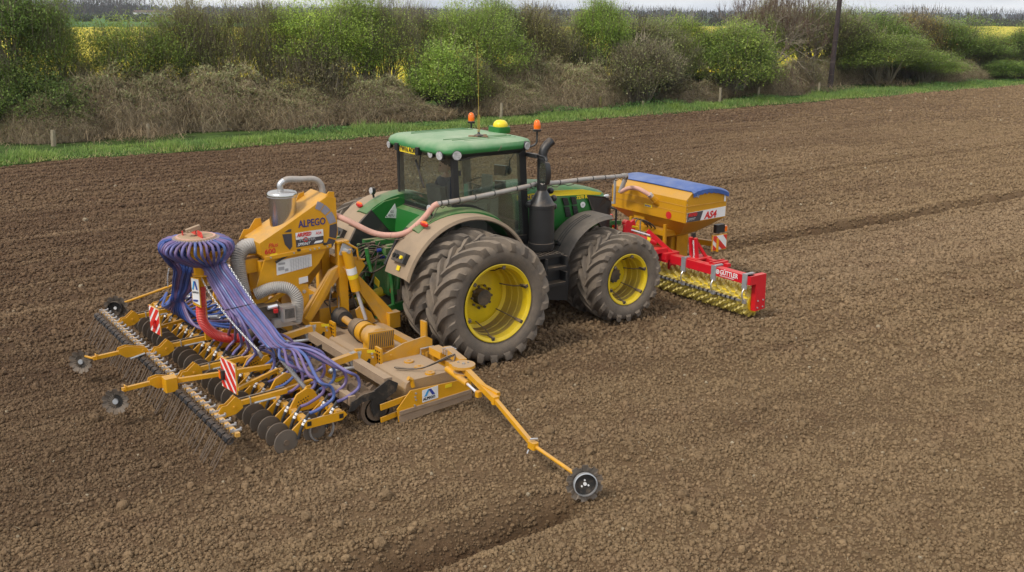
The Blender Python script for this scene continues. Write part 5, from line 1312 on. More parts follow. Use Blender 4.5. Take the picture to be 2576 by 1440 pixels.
# front fenders
for s_ in (-1, 1):
    rings = []
    for (px, pz), (qx, qz) in zip(arcpts(2.925, .80, .975, 84, 187, 22), arcpts(2.925, .80, .945, 84, 187, 22)):
        rings.append([(px, s_*.52, pz), (px, s_*1.04, pz), (qx, s_*1.10, qz-.02), (qx, s_*1.08, qz-.03), (qx, s_*.52, qz)])
    mb = MB(); mb.loft(rings); ff = mb.build('front_fender', 'fendergrey', TR, True)
    gr = MB()
    for yy in (.70, .76, .82):
        q = [V(px, s_*yy, pz) for px, pz in arcpts(2.925, .80, .980, 100, 172, 12)]
        gr.tube(q, .006, 4)
    gr.build('fender_groove', 'blackink', ff)
    q = MB(); q.box((2.09, s_*.76, 1.36), (.06, .14, .11), ry=-1.0); q.build('fender_clip', 'black', ff)
# rear linkage
lk = MB()
lk.bar((-.45, -.34, 1.52), (-.9, -.34, 1.53), .09, .12); lk.bar((-.45, .34, 1.52), (-.9, .34, 1.53), .09, .12); lk.cyl((-.48, -.55, 1.5), (-.48, .55, 1.5), .06, 10); lk.build('lift_arm', 'linkgreen', TR)
for y_ in (-.47, .47):
    lk = MB(); lk.tube([(-.92, y_, 1.50), (-.86, y_, 1.1), (-.84, y_, .72)], .03, 8); lk.cyl((-.70, y_+.03, 1.35), (-.76, y_+.03, .95), .045, 10); lk.build('lift_rod', 'linkgreen', TR)
    lk = MB(); lk.bar((-.2, y_*.8, .72), (-1.15, y_, .62), .06, .13); lk.build('lower_link', 'greendirty', TR)
    lk = MB(); lk.tube([(-1.27, y_, 1.66), (-1.24, y_, 1.46), (-1.20, y_, 1.30)], .03, 8); lk.build('stabiliser_post', 'linkgreen', TR)
lk = MB(); lk.tube([(-.5, 0, 1.28), (-1.35, 0, 1.28)], .035, 8); lk.build('top_link', 'linkgreen', TR)
for i, (yy, zz) in enumerate(((-.28, 1.58), (-.1, 1.50), (.1, 1.58), (.28, 1.50), (-.2, 1.42), (.18, 1.40))):
    lk = MB(); lk.box((-.62, yy, zz), (.42, .09, .07)); lk.build('hydraulic_valve', 'linkgreen', TR)
    lk = MB(); lk.cyl((-.83, yy, zz), (-.90, yy, zz), .03, 8); lk.build('coupler', 'blueink' if i % 3 == 1 else 'darkmetal', TR)
    lk = MB(); lk.tube(spline([(-.9, yy, zz), (-1.1, yy*.9, zz+.05-.03*i), (-1.3, yy*.7-.05, zz-.15), (-1.55, yy*.4-.1, zz-.32)], 6), .013, 5); lk.build('hydraulic_hose', 'rubber', TR)
lk = MB(); lk.cyl((-.62, 0, .85), (-1.25, 0, .70), .075, 14); lk.build('drive_shaft_guard', 'yellow', TR)
lk = MB(); lk.box((-.62, 0, 1.05), (.35, .5, .5)); lk.build('rear_transmission', 'linkgreen', TR)
# cab interior
mb = MB(); mb.box((.58, .02, 1.90), (.5, .52, .14)); mb.box((.80-.50, .10, 2.20), (.10, .44, .34), ry=-.12); mb.box((.58, 0, 1.8), (.4, .4, .35)); mb.build('driver_seat', 'seatcloth', TR)
mb = MB(); mb.box((.60, -.42, 2.16), (.62, .20, .10)); mb.box((.60, -.44, 1.9), (.5, .2, .45)); mb.box((.95, -.38, 2.42), (.05, .20, .26), rz=.3); mb.build('arm_console', 'interior', TR)
mb = MB(); mb.box((1.18, 0, 2.0), (.18, .5, .5)); mb.tube([(1.12, 0, 2.1), (.98, 0, 2.32)], .04, 8); mb.build('dashboard', 'interior', TR)
mb = MB(); c0 = V(.96, 0, 2.34); ax = V(-.5, 0, .86).normalized(); u_ = V(0, 1, 0); w_ = ax.cross(u_)
mb.tube([c0+(u_*cos(a)+w_*sin(a))*.19 for a in np.linspace(0, 2*pi, 21)], .015, 6); mb.bar(c0-u_*.18, c0+u_*.18, .02, .02); mb.build('steering_wheel', 'black', TR)
mb = MB(); mb.box((1.12, -.5, 2.62), (.04, .22, .16), rz=.4); mb.box((1.05, -.60, 2.40), (.04, .18, .14), rz=.6); mb.build('monitor', 'screen', TR)
mb = MB(); mb.tube(spline([(1.25, -.7, 2.9), (1.18, -.68, 2.8), (1.18, -.66, 2.68)], 4), .01, 5); mb.sph((1.17, -.66, 2.64), .07, 8, 6, (.6, 1, 1)); mb.build('inside_mirror', 'black', TR)
mb = MB(); mb.bar((.42, -.62, 2.24), (.42, -.62, 2.5), .02, .06); mb.build('grab_handle', 'interior', TR)
mb = MB(); mb.plate([(.10, -.74, 2.915), (1.26, -.74, 2.915), (1.26, .74, 2.915), (.10, .74, 2.915)], (0, 0, 1), .02); mb.build('headliner', 'headliner', TR)
for k in range(7):
    g_ = random.Random(90+k); a = V(-.55-g_.uniform(0, .3), g_.uniform(-.4, .4), g_.uniform(1.3, 1.6)); b = V(-1.35-g_.uniform(0, .25), g_.uniform(-.45, .2), g_.uniform(.9, 1.45)); lk = MB(); lk.tube(spline([a, a.lerp(b, .4)+V(0, g_.uniform(-.15, .15), g_.uniform(-.25, .12)), a.lerp(b, .75)+V(0, g_.uniform(-.1, .1), g_.uniform(-.25, .05)), b], 7), .012, 5); lk.build('hydraulic_hose', 'rubber', TR)
lk = MB(); lk.plate([(-1.0, -.18, 1.02), (-1.0, -.32, .98), (-1.0, -.34, 1.08), (-1.0, -.20, 1.13)], (1, 0, 0), .01); lk.build('warning_tag', 'decalyellow', TR)
lk = MB(); lk.cyl((-.80, -.40, .92), (-.84, -.40, .92), .04, 10); lk.build('red_cap', 'redlens', TR)
# ------------------------------------------------------------------ the driver
def skin_fig(name, joints, bones, material, root, parent, sub=2):
    me = bpy.data.meshes.new(name); me.from_pydata([j[0] for j in joints], bones, [])
    ob = bpy.data.objects.new(name, me); col.objects.link(ob)
    md = ob.modifiers.new('skin', 'SKIN'); md.use_smooth_shade = True
    for i, j in enumerate(joints):
        sv = me.skin_vertices[0].data[i]; r_ = j[1]; sv.radius = r_ if isinstance(r_, tuple) else (r_, r_); sv.use_root = (i == root)
    sb = ob.modifiers.new('sub', 'SUBSURF'); sb.levels = sub; sb.render_levels = sub
    dg = bpy.context.evaluated_depsgraph_get(); m2 = bpy.data.meshes.new_from_object(ob.evaluated_get(dg)); m2.name = name
    bpy.data.objects.remove(ob); m2.materials.clear(); m2.materials.append(M[material]); m2.shade_smooth()
    o = bpy.data.objects.new(name, m2); col.objects.link(o); o.parent = parent; return o
DX, DY, DZ = .46, .0, 2.03      # pelvis
dr = thing('person', 'driver in a navy shirt sitting in the cab, turned to look back, hands together', 'person', (DX, DY, DZ-.1))
dr.location = (0, 0, 0); 
J = [((DX, DY, DZ), (.15, .13)), ((DX-.02, DY, DZ+.15), (.145, .115)), ((DX-.04, DY, DZ+.32), (.165, .12)), ((DX-.04, DY, DZ+.44), (.12, .09)), ((DX-.03, DY, DZ+.50), .058), ((DX-.03, DY-.01, DZ+.56), .055)]
B = [(0, 1), (1, 2), (2, 3), (3, 4), (4, 5)]
def limb(pts, base):
    i0 = len(J)
    for k, q in enumerate(pts):
        J.append(q); B.append((base if k == 0 else i0+k-1, i0+k))
limb([((DX-.08, DY-.21, DZ+.40), .068), ((DX-.14, DY-.30, DZ+.17), .055), ((DX-.02, DY-.26, DZ+.06), .045), ((DX+.04, DY-.12, DZ+.10), .030)], 3)
limb([((DX-.02, DY+.21, DZ+.40), .068), ((DX-.08, DY+.30, DZ+.18), .055), ((DX+.02, DY+.20, DZ+.07), .045), ((DX+.08, DY+.02, DZ+.12), .030)], 3)
limb([((DX+.10, DY-.11, DZ-.01), .095), ((DX+.42, DY-.14, DZ+.03), .07), ((DX+.50, DY-.14, DZ-.30), .05), ((DX+.52, DY-.14, DZ-.42), .045), ((DX+.62, DY-.14, DZ-.45), .04)], 0)
limb([((DX+.10, DY+.11, DZ-.01), .095), ((DX+.42, DY+.14, DZ+.03), .07), ((DX+.50, DY+.14, DZ-.30), .05), ((DX+.52, DY+.14, DZ-.42), .045), ((DX+.62, DY+.14, DZ-.45), .04)], 0)
body = skin_fig('body', J, B, 'shirt', 0, dr)
# colour the limbs: trousers below, bare forearms and neck
body.data.materials.append(M['trouser']); body.data.materials.append(M['skin'])
for p_ in body.data.polygons:
    c = p_.center
    if c.z < DZ+.01 or (c.x > DX+.12 and c.z < DZ+.10 and abs(c.y-DY) > .04 and c.z < DZ+.05): p_.material_index = 1
    if (abs(c.y-DY) > .0 and DX-.14 < c.x and c.z < DZ+.155 and c.z > DZ+.03 and (c.x > DX+.10 or abs(c.y-DY) > .17)): p_.material_index = 2
    if c.z > DZ+.49: p_.material_index = 2
hc = V(DX-.045, DY+.0, DZ+.675); look = V(-.92, .25, -.30).normalized()
mb = MB(); mb.sph(hc, .105, 18, 12, (1.0, .86, 1.18)); 
side = look.cross(V(0, 0, 1)).normalized(); upv = side.cross(look)
f0 = hc+look*.085
mb.sph(f0-upv*.045, .055, 10, 8); mb.loft([[tuple(f0+look*.02+side*.012*cos(a)+upv*(.03+.012*sin(a))) for a in (0, 2, 4)], [tuple(f0+look*.045+side*.02*cos(a)-upv*(.02-.012*sin(a))) for a in (0, 2, 4)]])
mb.sph(hc+side*.092-upv*.01, .026, 8, 6, (.6, .6, 1)); mb.sph(hc-side*.092-upv*.01, .026, 8, 6, (.6, .6, 1)); head = mb.build('head', 'skin', dr, True)
mb = MB(); 
for s_ in (-1, 1): mb.sph(f0+side*.034*s_+upv*.022+look*.008, .012, 8, 6)
mb.build('eyes', 'blackink', head)
mb = MB(); mb.bar(f0-upv*.062-side*.022+look*.045, f0-upv*.062+side*.022+look*.045, .006, .008); mb.build('mouth', 'redink', head)
mb = MB(); hh = hc+V(0, 0, .035)-look*.018; mb.sph(hh, .112, 18, 12, (1.0, .90, 1.02)); mb.build('hair', 'hair', dr, True)
# hands: palm and five fingers each
def hand(c, fdir, nrm, parent):
    c = Vector(c); f_ = Vector(fdir).normalized(); n_ = Vector(nrm).normalized(); s_ = f_.cross(n_).normalized(); n_ = s_.cross(f_)
    mb = MB(); mb.loft([[tuple(c+f_*t_+s_*w_*cos(a)+n_*h_*sin(a)) for a in np.linspace(0, 2*pi, 10, endpoint=False)] for t_, w_, h_ in ((-.02, .024, .018), (.02, .038, .018), (.06, .042, .015), (.08, .038, .012))])
    for k, (o_, L_) in enumerate(((-.030, .060), (-.010, .072), (.011, .068), (.030, .052))):
        b_ = c+f_*.075+s_*o_; mb.tube([b_, b_+f_*L_*.45-n_*.006, b_+f_*L_*.8-n_*.024, b_+f_*L_*.95-n_*.042], .0085, 6, rad=[.0095, .009, .008, .006])
    b_ = c+f_*.02-s_*.036; mb.tube([b_, b_+f_*.025-s_*.022-n_*.008, b_+f_*.055-s_*.028-n_*.020], .01, 6, rad=[.012, .010, .007]); mb.build('hand', 'skin', parent, True)
hand((DX+.045, DY-.115, DZ+.10), (.15, 1, .05), (0, 0, 1), dr); hand((DX+.085, DY+.015, DZ+.125), (-.1, -1, .05), (0, 0, 1), dr)
# ------------------------------------------------------------------ power harrow and seed drill behind the tractor
PH = thing('power_harrow', 'dusty yellow power harrow with toothed packer roller and long marker arms behind the tractor', 'power harrow', (-1.8, 0, 0))
DR = thing('seed_drill', 'yellow seed drill with purple hoses and disc coulters mounted over the power harrow', 'seed drill', (-3.2, 0, 0))
# --- folding deck, gearboxes, side shields
for s_ in (-1, 1):
    mb = MB(); y0, y1 = s_*.22, s_*2.92
    mb.loft([[(-2.05, y_, .40), (-2.02, y_, .47), (-1.95, y_, .50), (-1.35, y_, .50), (-1.25, y_, .44), (-1.25, y_, .16), (-2.05, y_, .16)] for y_ in (y0, y1)]); mb.build('deck', 'deckdirt', PH)
    mb = MB(); mb.bar((-1.12, s_*.2, .42), (-1.12, s_*2.75, .42), .12, .12); mb.build('front_beam', 'orange_dirty', PH)
    for k in range(10):
        y_ = s_*(.42+.27*k); mb = MB(); mb.cyl((-1.64, y_, .50), (-1.64, y_, .525), .065, 14); mb.bolt((-1.64, y_, .525), .02, (0, 0, 1)); mb.build('rotor_cap', 'orange_dirty', PH)
        mb = MB(); mb.box((-1.64, y_, .08), (.05, .18, .24)); mb.build('rotor_tine', 'packer', PH)
    # gearbox with ribbed guard
    gy = s_*1.62; mb = MB(); mb.lathe([(-.15, .02), (-.15, .13), (-.13, .165), (-.02, .175), (.0, .155), (.14, .14), (.16, .02)], (-1.78, gy, .69), 'y', 14); mb.box((-1.72, gy, .56), (.34, .30, .14)); gb = mb.build('gearbox', 'orange_dirty', PH, True)
    for k in range(11):
        t_ = -.21+.042*k; m2 = MB(); m2.bar((-1.90, gy-.175, .70+.001), (-1.90, gy-.175, .70), .01, .01) if False else m2.bar((-1.86+t_*.1, gy-s_*0+(-.185), .60), (-1.66+t_*.1, gy-.185, .80), .012, .016)
    m2 = MB(); m2.plate([(-1.99, gy-.19, .60), (-1.60, gy-.19, .57), (-1.58, gy-.19, .82), (-1.97, gy-.19, .84)], (0, 1, 0), .02); gg = m2.build('gearbox_guard', 'orange_dirty', gb)
    for k in range(12): m2 = MB(); m2.bar((-1.97+.032*k, gy-.203, .60), (-1.945+.032*k, gy-.203, .81), .010, .010); m2.build('guard_slot', 'darkmetal', gg)
    m2 = MB(); m2.cyl((-1.74, s_*1.36, .66), (-1.74, s_*1.20, .66), .15, 20); m2.build('clutch_flange', 'orange', PH, True); m2 = MB(); m2.cyl((-1.74, s_*1.22, .66), (-1.73, s_*.96, .655), .165, 20, .13); m2.build('clutch_housing', 'darkmetal', PH, True)
    for k in range(8): 
        a = k*pi/4; m2 = MB(); m2.bolt((-1.74+.11*cos(a), s_*1.365, .66+.11*sin(a)), .014, (0, s_, 0)); m2.build('flange_bolt', 'darkmetal', PH)
    m2 = MB(); m2.cyl((-1.73, s_*.98, .655), (-1.70, s_*.52, .66), .055, 14); m2.build('cross_shaft', 'orange_dirty', PH, True); m2 = MB(); m2.cyl((-1.70, s_*.56, .66), (-1.69, s_*.36, .66), .12, 16, .14); m2.build('shaft_cover', 'blackdirty', PH, True)
    # end plate beam and cross member at the outer end
    m2 = MB(); m2.plate([(-1.45, s_*2.10, .50), (-1.15, s_*2.10, .52), (-1.15, s_*2.10, .68), (-1.25, s_*2.10, .74), (-1.60, s_*2.10, .70), (-1.98, s_*2.10, .58), (-1.98, s_*2.10, .50)], (0, 1, 0), .025); m2.bolt((-1.8, s_*2.10-.014, .57)); m2.build('deck_bracket', 'orange_dirty', PH)
    m2 = MB(); m2.bar((-1.18, s_*2.2, .56), (-1.18, s_*2.5, .56), .16, .10); m2.bar((-1.12, s_*2.45, .62), (-1.35, s_*3.2, .70), .10, .09); m2.build('marker_beam', 'orange_dirty', PH)
    for k in range(3): m2 = MB(); yy = s_*(2.52+.05*k); m2.tube([(-1.23, yy, .60), (-1.23, yy, .67), (-1.09, yy, .67), (-1.09, yy, .60)], .012, 6); m2.build('u_bolt', 'steel', PH)
    for k in range(4): m2 = MB(); yy = s_*(1.88+.09*k); m2.tube([(-1.36, yy, .50), (-1.36, yy, .585), (-1.16, yy, .585), (-1.16, yy, .50)], .014, 6); m2.build('u_bolt', 'steel', PH)
    m2 = MB(); m2.box((-1.05, s_*1.72, .62), (.04, .14, .40)); m2.build('parking_stand', 'orange_dirty', PH)
    m2 = MB(); m2.plate([(-2.03, s_*3.02, .41), (-1.12, s_*3.02, .385), (-1.10, s_*3.02, .16), (-1.66, s_*3.02, .10), (-2.21, s_*3.02, .025), (-2.23, s_*3.02, .20)], (0, 1, 0), .016)
    shd = m2.build('side_shield', 'orange', PH); m2 = MB(); m2.bar((-2.20, s_*3.035, .145), (-1.12, s_*3.035, .205), .02, .05); m2.plate([(-2.21, s_*3.032, .11), (-1.11, s_*3.032, .17), (-1.11, s_*3.03, .10), (-1.66, s_*3.03, .055), (-2.20, s_*3.03, .0)], (0, 1, 0), .008); m2.build('shield_wear_strip', 'muddy', shd)
    for (x_, z_) in ((-1.96, .36), (-1.97, .31), (-1.96, .27), (-1.98, .20)): m2 = MB(); m2.bolt((x_, s_*3.03-(.0 if s_ < 0 else 0), z_), .013, (0, s_, 0)); m2.build('shield_bolt', 'steel', shd)
    m2 = MB(); m2.bar((-2.04, s_*2.97, .30), (-2.45, s_*3.0, .27), .02, .08); m2.build('shield_arm', 'orange', PH); m2 = MB(); m2.bar((-2.20, s_*2.97, .12), (-2.45, s_*3.0, .10), .02, .065); m2.build('shield_arm', 'orange', PH)
    m2 = MB(); m2.tube([(-1.95, s_*2.95, .42), (-1.97, s_*2.95, .52), (-2.02, s_*2.95, .55)], .03, 8); m2.build('shield_hook', 'orange', PH)
# logo on the near shield
m2 = MB(); m2.plate([(-1.865, -3.032, .375), (-1.63, -3.032, .395), (-1.63, -3.032, .225), (-1.865, -3.032, .21)], (0, 1, 0), .004); lg = m2.build('logo_sticker', 'white', PH)
text('ALPEGO', .05, (-1.855, -3.036, .235), (1, 0, .06), (0, 0, 1), 'blackink', lg, sx=.98, bold=.0015)
m2 = MB(); m2.plate([(-1.84, -3.036, .285), (-1.80, -3.036, .287), (-1.755, -3.036, .375), (-1.785, -3.036, .372)], (0, 1, 0), .002); m2.build('logo_stroke', 'lightblueink', lg)
m2 = MB(); m2.plate([(-1.775, -3.036, .374), (-1.735, -3.036, .376), (-1.675, -3.036, .292), (-1.72, -3.036, .290)], (0, 1, 0), .002); m2.build('logo_stroke', 'blueink', lg)
m2 = MB(); m2.plate([(-1.52, -3.032, .375), (-1.42, -3.032, .38), (-1.42, -3.032, .335), (-1.52, -3.032, .33)], (0, 1, 0), .004); m2.build('warning_sticker', 'decalyellow', PH)
# --- centre frame, headstock
hs = MB()
for s_ in (-1, 1):
    hs.plate([(-1.62, s_*.34, 1.40), (-1.50, s_*.34, 1.40), (-.88, s_*.52, .62), (-.88, s_*.52, .44), (-1.06, s_*.50, .44)], (0, 1, 0), .09); hs.build('headstock_leg', 'orange_dirty', PH); hs = MB()
    hs.bar((-1.60, s_*.30, .62), (-1.60, s_*.30, 1.76), .13, .13); hs.box((-1.60, s_*.30, 1.78), (.18, .2, .03)); hs.build('headstock_post', 'orange', PH); hs = MB()
    hs.plate([(-1.66, s_*.30, 1.42), (-1.80, s_*.30, 1.36), (-2.32, s_*.34, .72), (-2.22, s_*.34, .58), (-2.12, s_*.34, .70), (-1.66, s_*.30, 1.26)], (0, 1, 0), .07); hs.plate([(-1.70, s_*.38, 1.42), (-1.80, s_*.38, 1.38), (-2.28, s_*.42, .74), (-2.20, s_*.42, .68)], (0, 1, 0), .02); hs.build('tower_brace', 'orange_dirty', PH); hs = MB()
    hs.box((-.90, s_*.54, .52), (.20, .16, .24)); hs.build('lower_hitch', 'orange_dirty', PH); hs = MB()
    hs.cyl((-1.58, s_*.44, 1.66), (-1.45, s_*.46, 1.04), .075, 16); cy = hs.build('fold_cylinder', 'orange', PH, True); hs = MB()
    hs.cyl((-1.45, s_*.46, 1.05), (-1.33, s_*.5, .58), .028, 12); hs.build('cylinder_rod', 'chrome', cy, True); hs = MB()
    hs.cyl((-1.525, s_*.45, 1.40), (-1.505, s_*.4525, 1.30), .0775, 16); hs.build('cylinder_sticker', 'white', cy, True); hs = MB()
    hs.cyl((-1.505, s_*.4525, 1.295), (-1.49, s_*.454, 1.235), .0775, 16); hs.build('cylinder_warning', 'decalyellow', cy, True); hs = MB()
    hs.plate([(-1.68, s_*.40, 1.60), (-1.62, s_*.40, 1.76), (-1.50, s_*.40, 1.76), (-1.46, s_*.40, 1.64), (-1.54, s_*.40, 1.56)], (0, 1, 0), .02); hs.cyl((-1.585, s_*.36, 1.66), (-1.585, s_*.54, 1.66), .03, 8); hs.build('cylinder_clevis', 'zinc', PH); hs = MB()
    hs.plate([(-1.15, s_*.46, .50), (-1.42, s_*.46, .50), (-1.48, s_*.46, .74), (-1.38, s_*.46, .80), (-1.22, s_*.46, .66)], (0, 1, 0), .03); hs.build('rod_bracket', 'orange_dirty', PH); hs = MB()
hs.box((-1.45, 0, 1.40), (.16, .5, .12)); hs.build('headstock_top', 'orange', PH); hs = MB()
hs.box((-1.55, 0, .42), (.95, .40, .16)); hs.box((-1.72, 0, .62), (.42, .36, .28)); hs.build('centre_gearbox', 'orange_dirty', PH); hs = MB()
hs.cyl((-1.25, 0, .70), (-1.52, 0, .66), .085, 14); hs.build('input_shaft', 'darkmetal', PH); hs = MB()
hs.bar((-2.28, -.30, .50), (-2.28, .30, .50), .14, .12); hs.build('hinge_beam', 'orange_dirty', PH)
hs = MB(); hs.tube([(-1.62, -.42, 1.80), (-1.40, -.42, 1.66), (-1.38, -.42, 1.50), (-1.28, -.42, 1.48)], .018, 6); hs.plate([(-1.5, -.39, 1.55), (-1.34, -.39, 1.52), (-1.26, -.39, 1.38), (-1.40, -.39, 1.22), (-1.5, -.39, 1.30)], (0, 1, 0), .03); hs.build('hose_bracket', 'orange_dirty', PH)
for k in range(9):
    g_ = random.Random(40+k); a = V(-1.50+g_.uniform(-.1, .1), g_.uniform(-.4, .2), g_.uniform(1.1, 1.6)); b = V(g_.uniform(-1.9, -1.3), g_.uniform(-.5, .3), g_.uniform(.55, .9)); m_ = a.lerp(b, .5)+V(g_.uniform(-.25, .25), g_.uniform(-.2, .2), -.05)
    hs = MB(); hs.tube(spline([a, m_, b], 8), .011, 5); hs.build('hydraulic_hose', 'rubber', PH)
# --- packer roller
for s_ in (-1, 1):
    mb = MB(); mb.cyl((-2.46, s_*.12, .215), (-2.46, s_*2.93, .215), .175, 24); rl = mb.build('packer_roller', 'packer', PH, True)
    mb = MB(); mb.lathe([(-.03, .15), (-.03, .225), (.03, .225), (.03, .15)], (-2.46, s_*2.90, .225), 'y', 28, closed=True); mb.build('roller_end_ring', 'steel_dull' if 'steel_dull' in M else 'packer', PH, True)
    tooth = MB(); tooth.loft([[(-.05, -.045, 0), (.05, -.045, 0), (.05, .045, 0), (-.05, .045, 0)], [(-.006, -.008, .075), (.03, -.008, .07), (.03, .008, .07), (-.006, .008, .075)]], True); tme = tooth.mesh('packer_tooth', 'packer')
    nr = 13
    for r_ in range(nr):
        y_ = s_*(.25+.215*r_)
        for k in range(9):
            a = 2*pi*k/9+r_*.35
            if sin(a) < -.55: continue
            o_ = bpy.data.objects.new('packer_tooth', tme); col.objects.link(o_); o_.parent = PH
            o_.location = V(-2.46+.170*cos(a), y_, .215+.170*sin(a))-V(-1.8, 0, 0); o_.rotation_euler = (0, pi/2-a, 0)
    mb = MB(); mb.bar((-2.30, s_*.16, .555), (-2.30, s_*2.94, .555), .115, .115); mb.build('roller_beam', 'muddy', PH)
    mb = MB(); mb.bar((-2.80, s_*.16, .42), (-2.80, s_*2.94, .42), .085, .115); mb.build('scraper_beam', 'muddy', PH)
    for k in range(13):
        y_ = s_*(.30+.215*k); mb = MB(); mb.plate([(-2.76, y_-.035, .38), (-2.76, y_+.035, .38), (-2.64, y_+.02, .30), (-2.64, y_-.02, .30)], (0, .2, 1), .012); mb.box((-2.77, y_, .47), (.05, .06, .025)); mb.build('scraper', 'packer', PH)
    mb = MB(); mb.plate([(-2.17, s_*2.95, .52), (-2.20, s_*2.95, .42), (-2.36, s_*2.95, .34), (-2.36, s_*2.95, .14), (-2.52, s_*2.95, .14), (-2.57, s_*2.95, .30), (-2.50, s_*2.95, .50), (-2.30, s_*2.95, .60)], (0, 1, 0), .018); mb.build('roller_end_plate', 'blacksteel', PH)
    mb = MB(); mb.plate([(-2.50, s_*2.965, .49), (-2.66, s_*2.965, .485), (-2.82, s_*2.965, .42), (-2.88, s_*2.965, .30), (-2.80, s_*2.965, .30), (-2.70, s_*2.965, .38), (-2.50, s_*2.965, .40)], (0, 1, 0), .018); mb.build('scraper_end_plate', 'blacksteel', PH)
    for yy in (1.15,): mb = MB(); mb.plate([(-2.22, s_*yy, .60), (-2.30, s_*yy, .50), (-2.70, s_*(yy), .40), (-2.72, s_*(yy), .48), (-2.50, s_*yy, .53)], (0, 1, 0), .012); mb.build('roller_strut', 'blacksteel', PH)
    # coupling plates and links to the drill
    for yy in (.66, 2.05):
        y_ = s_*yy; mb = MB()
        mb.plate([(-2.30, y_, .74), (-2.14, y_, .72), (-2.02, y_, .66), (-1.98, y_, .50), (-2.08, y_, .36), (-2.20, y_, .42), (-2.27, y_, .52)], (0, 1, 0), .05); cp_ = mb.build('coupling_plate', 'orange', PH)
        mb = MB(); mb.plate([(-2.37, y_, .70), (-2.22, y_, .71), (-2.25, y_, .58), (-2.27, y_, .47), (-2.36, y_, .50), (-2.40, y_, .60)], (0, 1, 0), .06); mb.build('sector_plate', 'zinc', cp_)
        mb = MB(); mb.plate([(-2.155, y_-.028, .53), (-2.115, y_-.028, .58), (-2.09, y_-.028, .57), (-2.10, y_-.028, .50), (-2.13, y_-.028, .46)], (0, 1, 0), .006); mb.build('plate_slot', 'blackink', cp_)
        for (x_, z_) in ((-2.07, .64), (-2.06, .59), (-2.24, .68), (-2.16, .38)): mb = MB(); mb.bolt((x_, y_-.026, z_), .017); mb.build('plate_bolt', 'steel', cp_)
        mb = MB(); mb.plate([(-1.96, y_-.10, .70), (-1.96, y_+.06, .70), (-1.96, y_+.10, .40), (-1.96, y_-.10, .38)], (1, 0, 0), .03); hp = mb.build('hole_plate', 'orange', PH)
        for r_ in range(5):
            for c_ in range(3): mb = MB(); mb.cyl((-1.976, y_-.07+.05*c_, .45+.05*r_), (-1.984, y_-.07+.05*c_, .45+.05*r_), .011, 8); mb.build('pin_hole', 'blackink', hp)
        mb = MB(); mb.plate([(-2.14, y_-.03, .66), (-2.02, y_-.03, .64), (-2.02, y_-.03, .68), (-2.14, y_-.03, .70)], (0, 1, 0), .004); mb.build('warning_sticker', 'decalyellow', cp_)
        mb = MB(); mb.bar((-2.28, y_, .66), (-2.72, y_, .60), .085, .085); mb.build('upper_link', 'orange_dirty', PH)
        mb = MB(); mb.cyl((-2.28, y_-.05, .50), (-2.66, y_-.05, .53), .026, 10); mb.sph((-2.28, y_-.05, .50), .042, 10, 7); mb.sph((-2.68, y_-.05, .53), .042, 10, 7); mb.build('turnbuckle', 'steel', PH, True)
        mb = MB(); mb.bar((-2.30, y_-.02, .40), (-2.74, y_-.02, .36), .03, .07); lk_ = mb.build('lower_link', 'orange', PH); mb = MB(); mb.plate([(-2.62, y_-.038, .355), (-2.45, y_-.038, .37), (-2.45, y_-.038, .41), (-2.62, y_-.038, .395)], (0, 1, 0), .004); mb.build('warning_sticker', 'decalyellow', lk_)
        mb = MB(); mb.plate([(-2.74, y_, .65), (-2.66, y_, .65), (-2.66, y_, .34), (-2.80, y_, .34)], (0, 1, 0), .05); mb.build('rear_clevis', 'orange', PH)
# --- marker arms
pv = V(-1.45, -3.36, .70)
mb = MB(); mb.lathe([(-.018, .01), (-.018, .15), (.018, .15), (.018, .01)], pv+V(0, 0, .03), 'z', 24); mb.box(pv+V(0, .12, -.03), (.16, .22, .08)); mb.lathe([(-.012, .01), (-.012, .13), (.012, .13), (.012, .01)], pv+V(0, 0, -.06), 'z', 24); mk = mb.build('marker_pivot', 'orange_dirty', PH, True)
mb = MB(); mb.bolt(pv+V(0, 0, .05), .02, (0, 0, 1)); mb.bolt(pv+V(.07, 0, .05), .012, (0, 0, 1)); mb.bolt(pv+V(-.03, .08, .05), .012, (0, 0, 1)); mb.build('pivot_bolt', 'steel', mk)
e1 = V(-1.60, -4.28, .60); e2 = V(-1.73, -5.20, .40); e3 = V(-1.77, -5.42, .36)
mb = MB(); mb.bar(pv, e1, .072, .075); ma_ = mb.build('marker_arm', 'orange', PH)
mb = MB(); mb.bar(e1, e2, .048, .055); mb.build('inner_tube', 'orange', ma_); mb = MB(); mb.box(e1, (.09, .06, .095)); mb.build('tube_collar', 'orange', ma_)
mb = MB(); mb.bar(e1+V(.05, .42, .06), e1+V(.06, .02, .05), .05, .05); mb.build('stop_bracket', 'orange', ma_)
mb = MB(); mb.box(e2, (.08, .12, .08)); mb.build('end_clamp', 'orange', ma_); mb = MB(); mb.tube([e2+V(-.03, .02, .07), e2+V(.05, -.02, .07)], .012, 6); mb.tube([e2+V(-.06, .0, -.04), e2+V(-.08, .0, -.08)], .01, 6); mb.build('clamp_bolt', 'steel', ma_)
mb = MB(); mb.cyl(e2, (-1.68, -5.85, .31), .021, 10); mb.build('marker_rod', 'orange', ma_)
q0 = V(-1.53, -3.10, .62); q1 = V(-1.56, -3.62, .585); q2 = V(-1.60, -3.92, .56)
mb = MB(); mb.cyl(q0, q1, .042, 14); ci = mb.build('marker_cylinder', 'orange', PH, True); mb = MB(); mb.cyl(q1, q2, .018, 10); mb.build('cylinder_rod', 'chrome', ci, True); mb = MB(); mb.box(q2, (.07, .07, .07)); mb.build('rod_end', 'orange', ci)
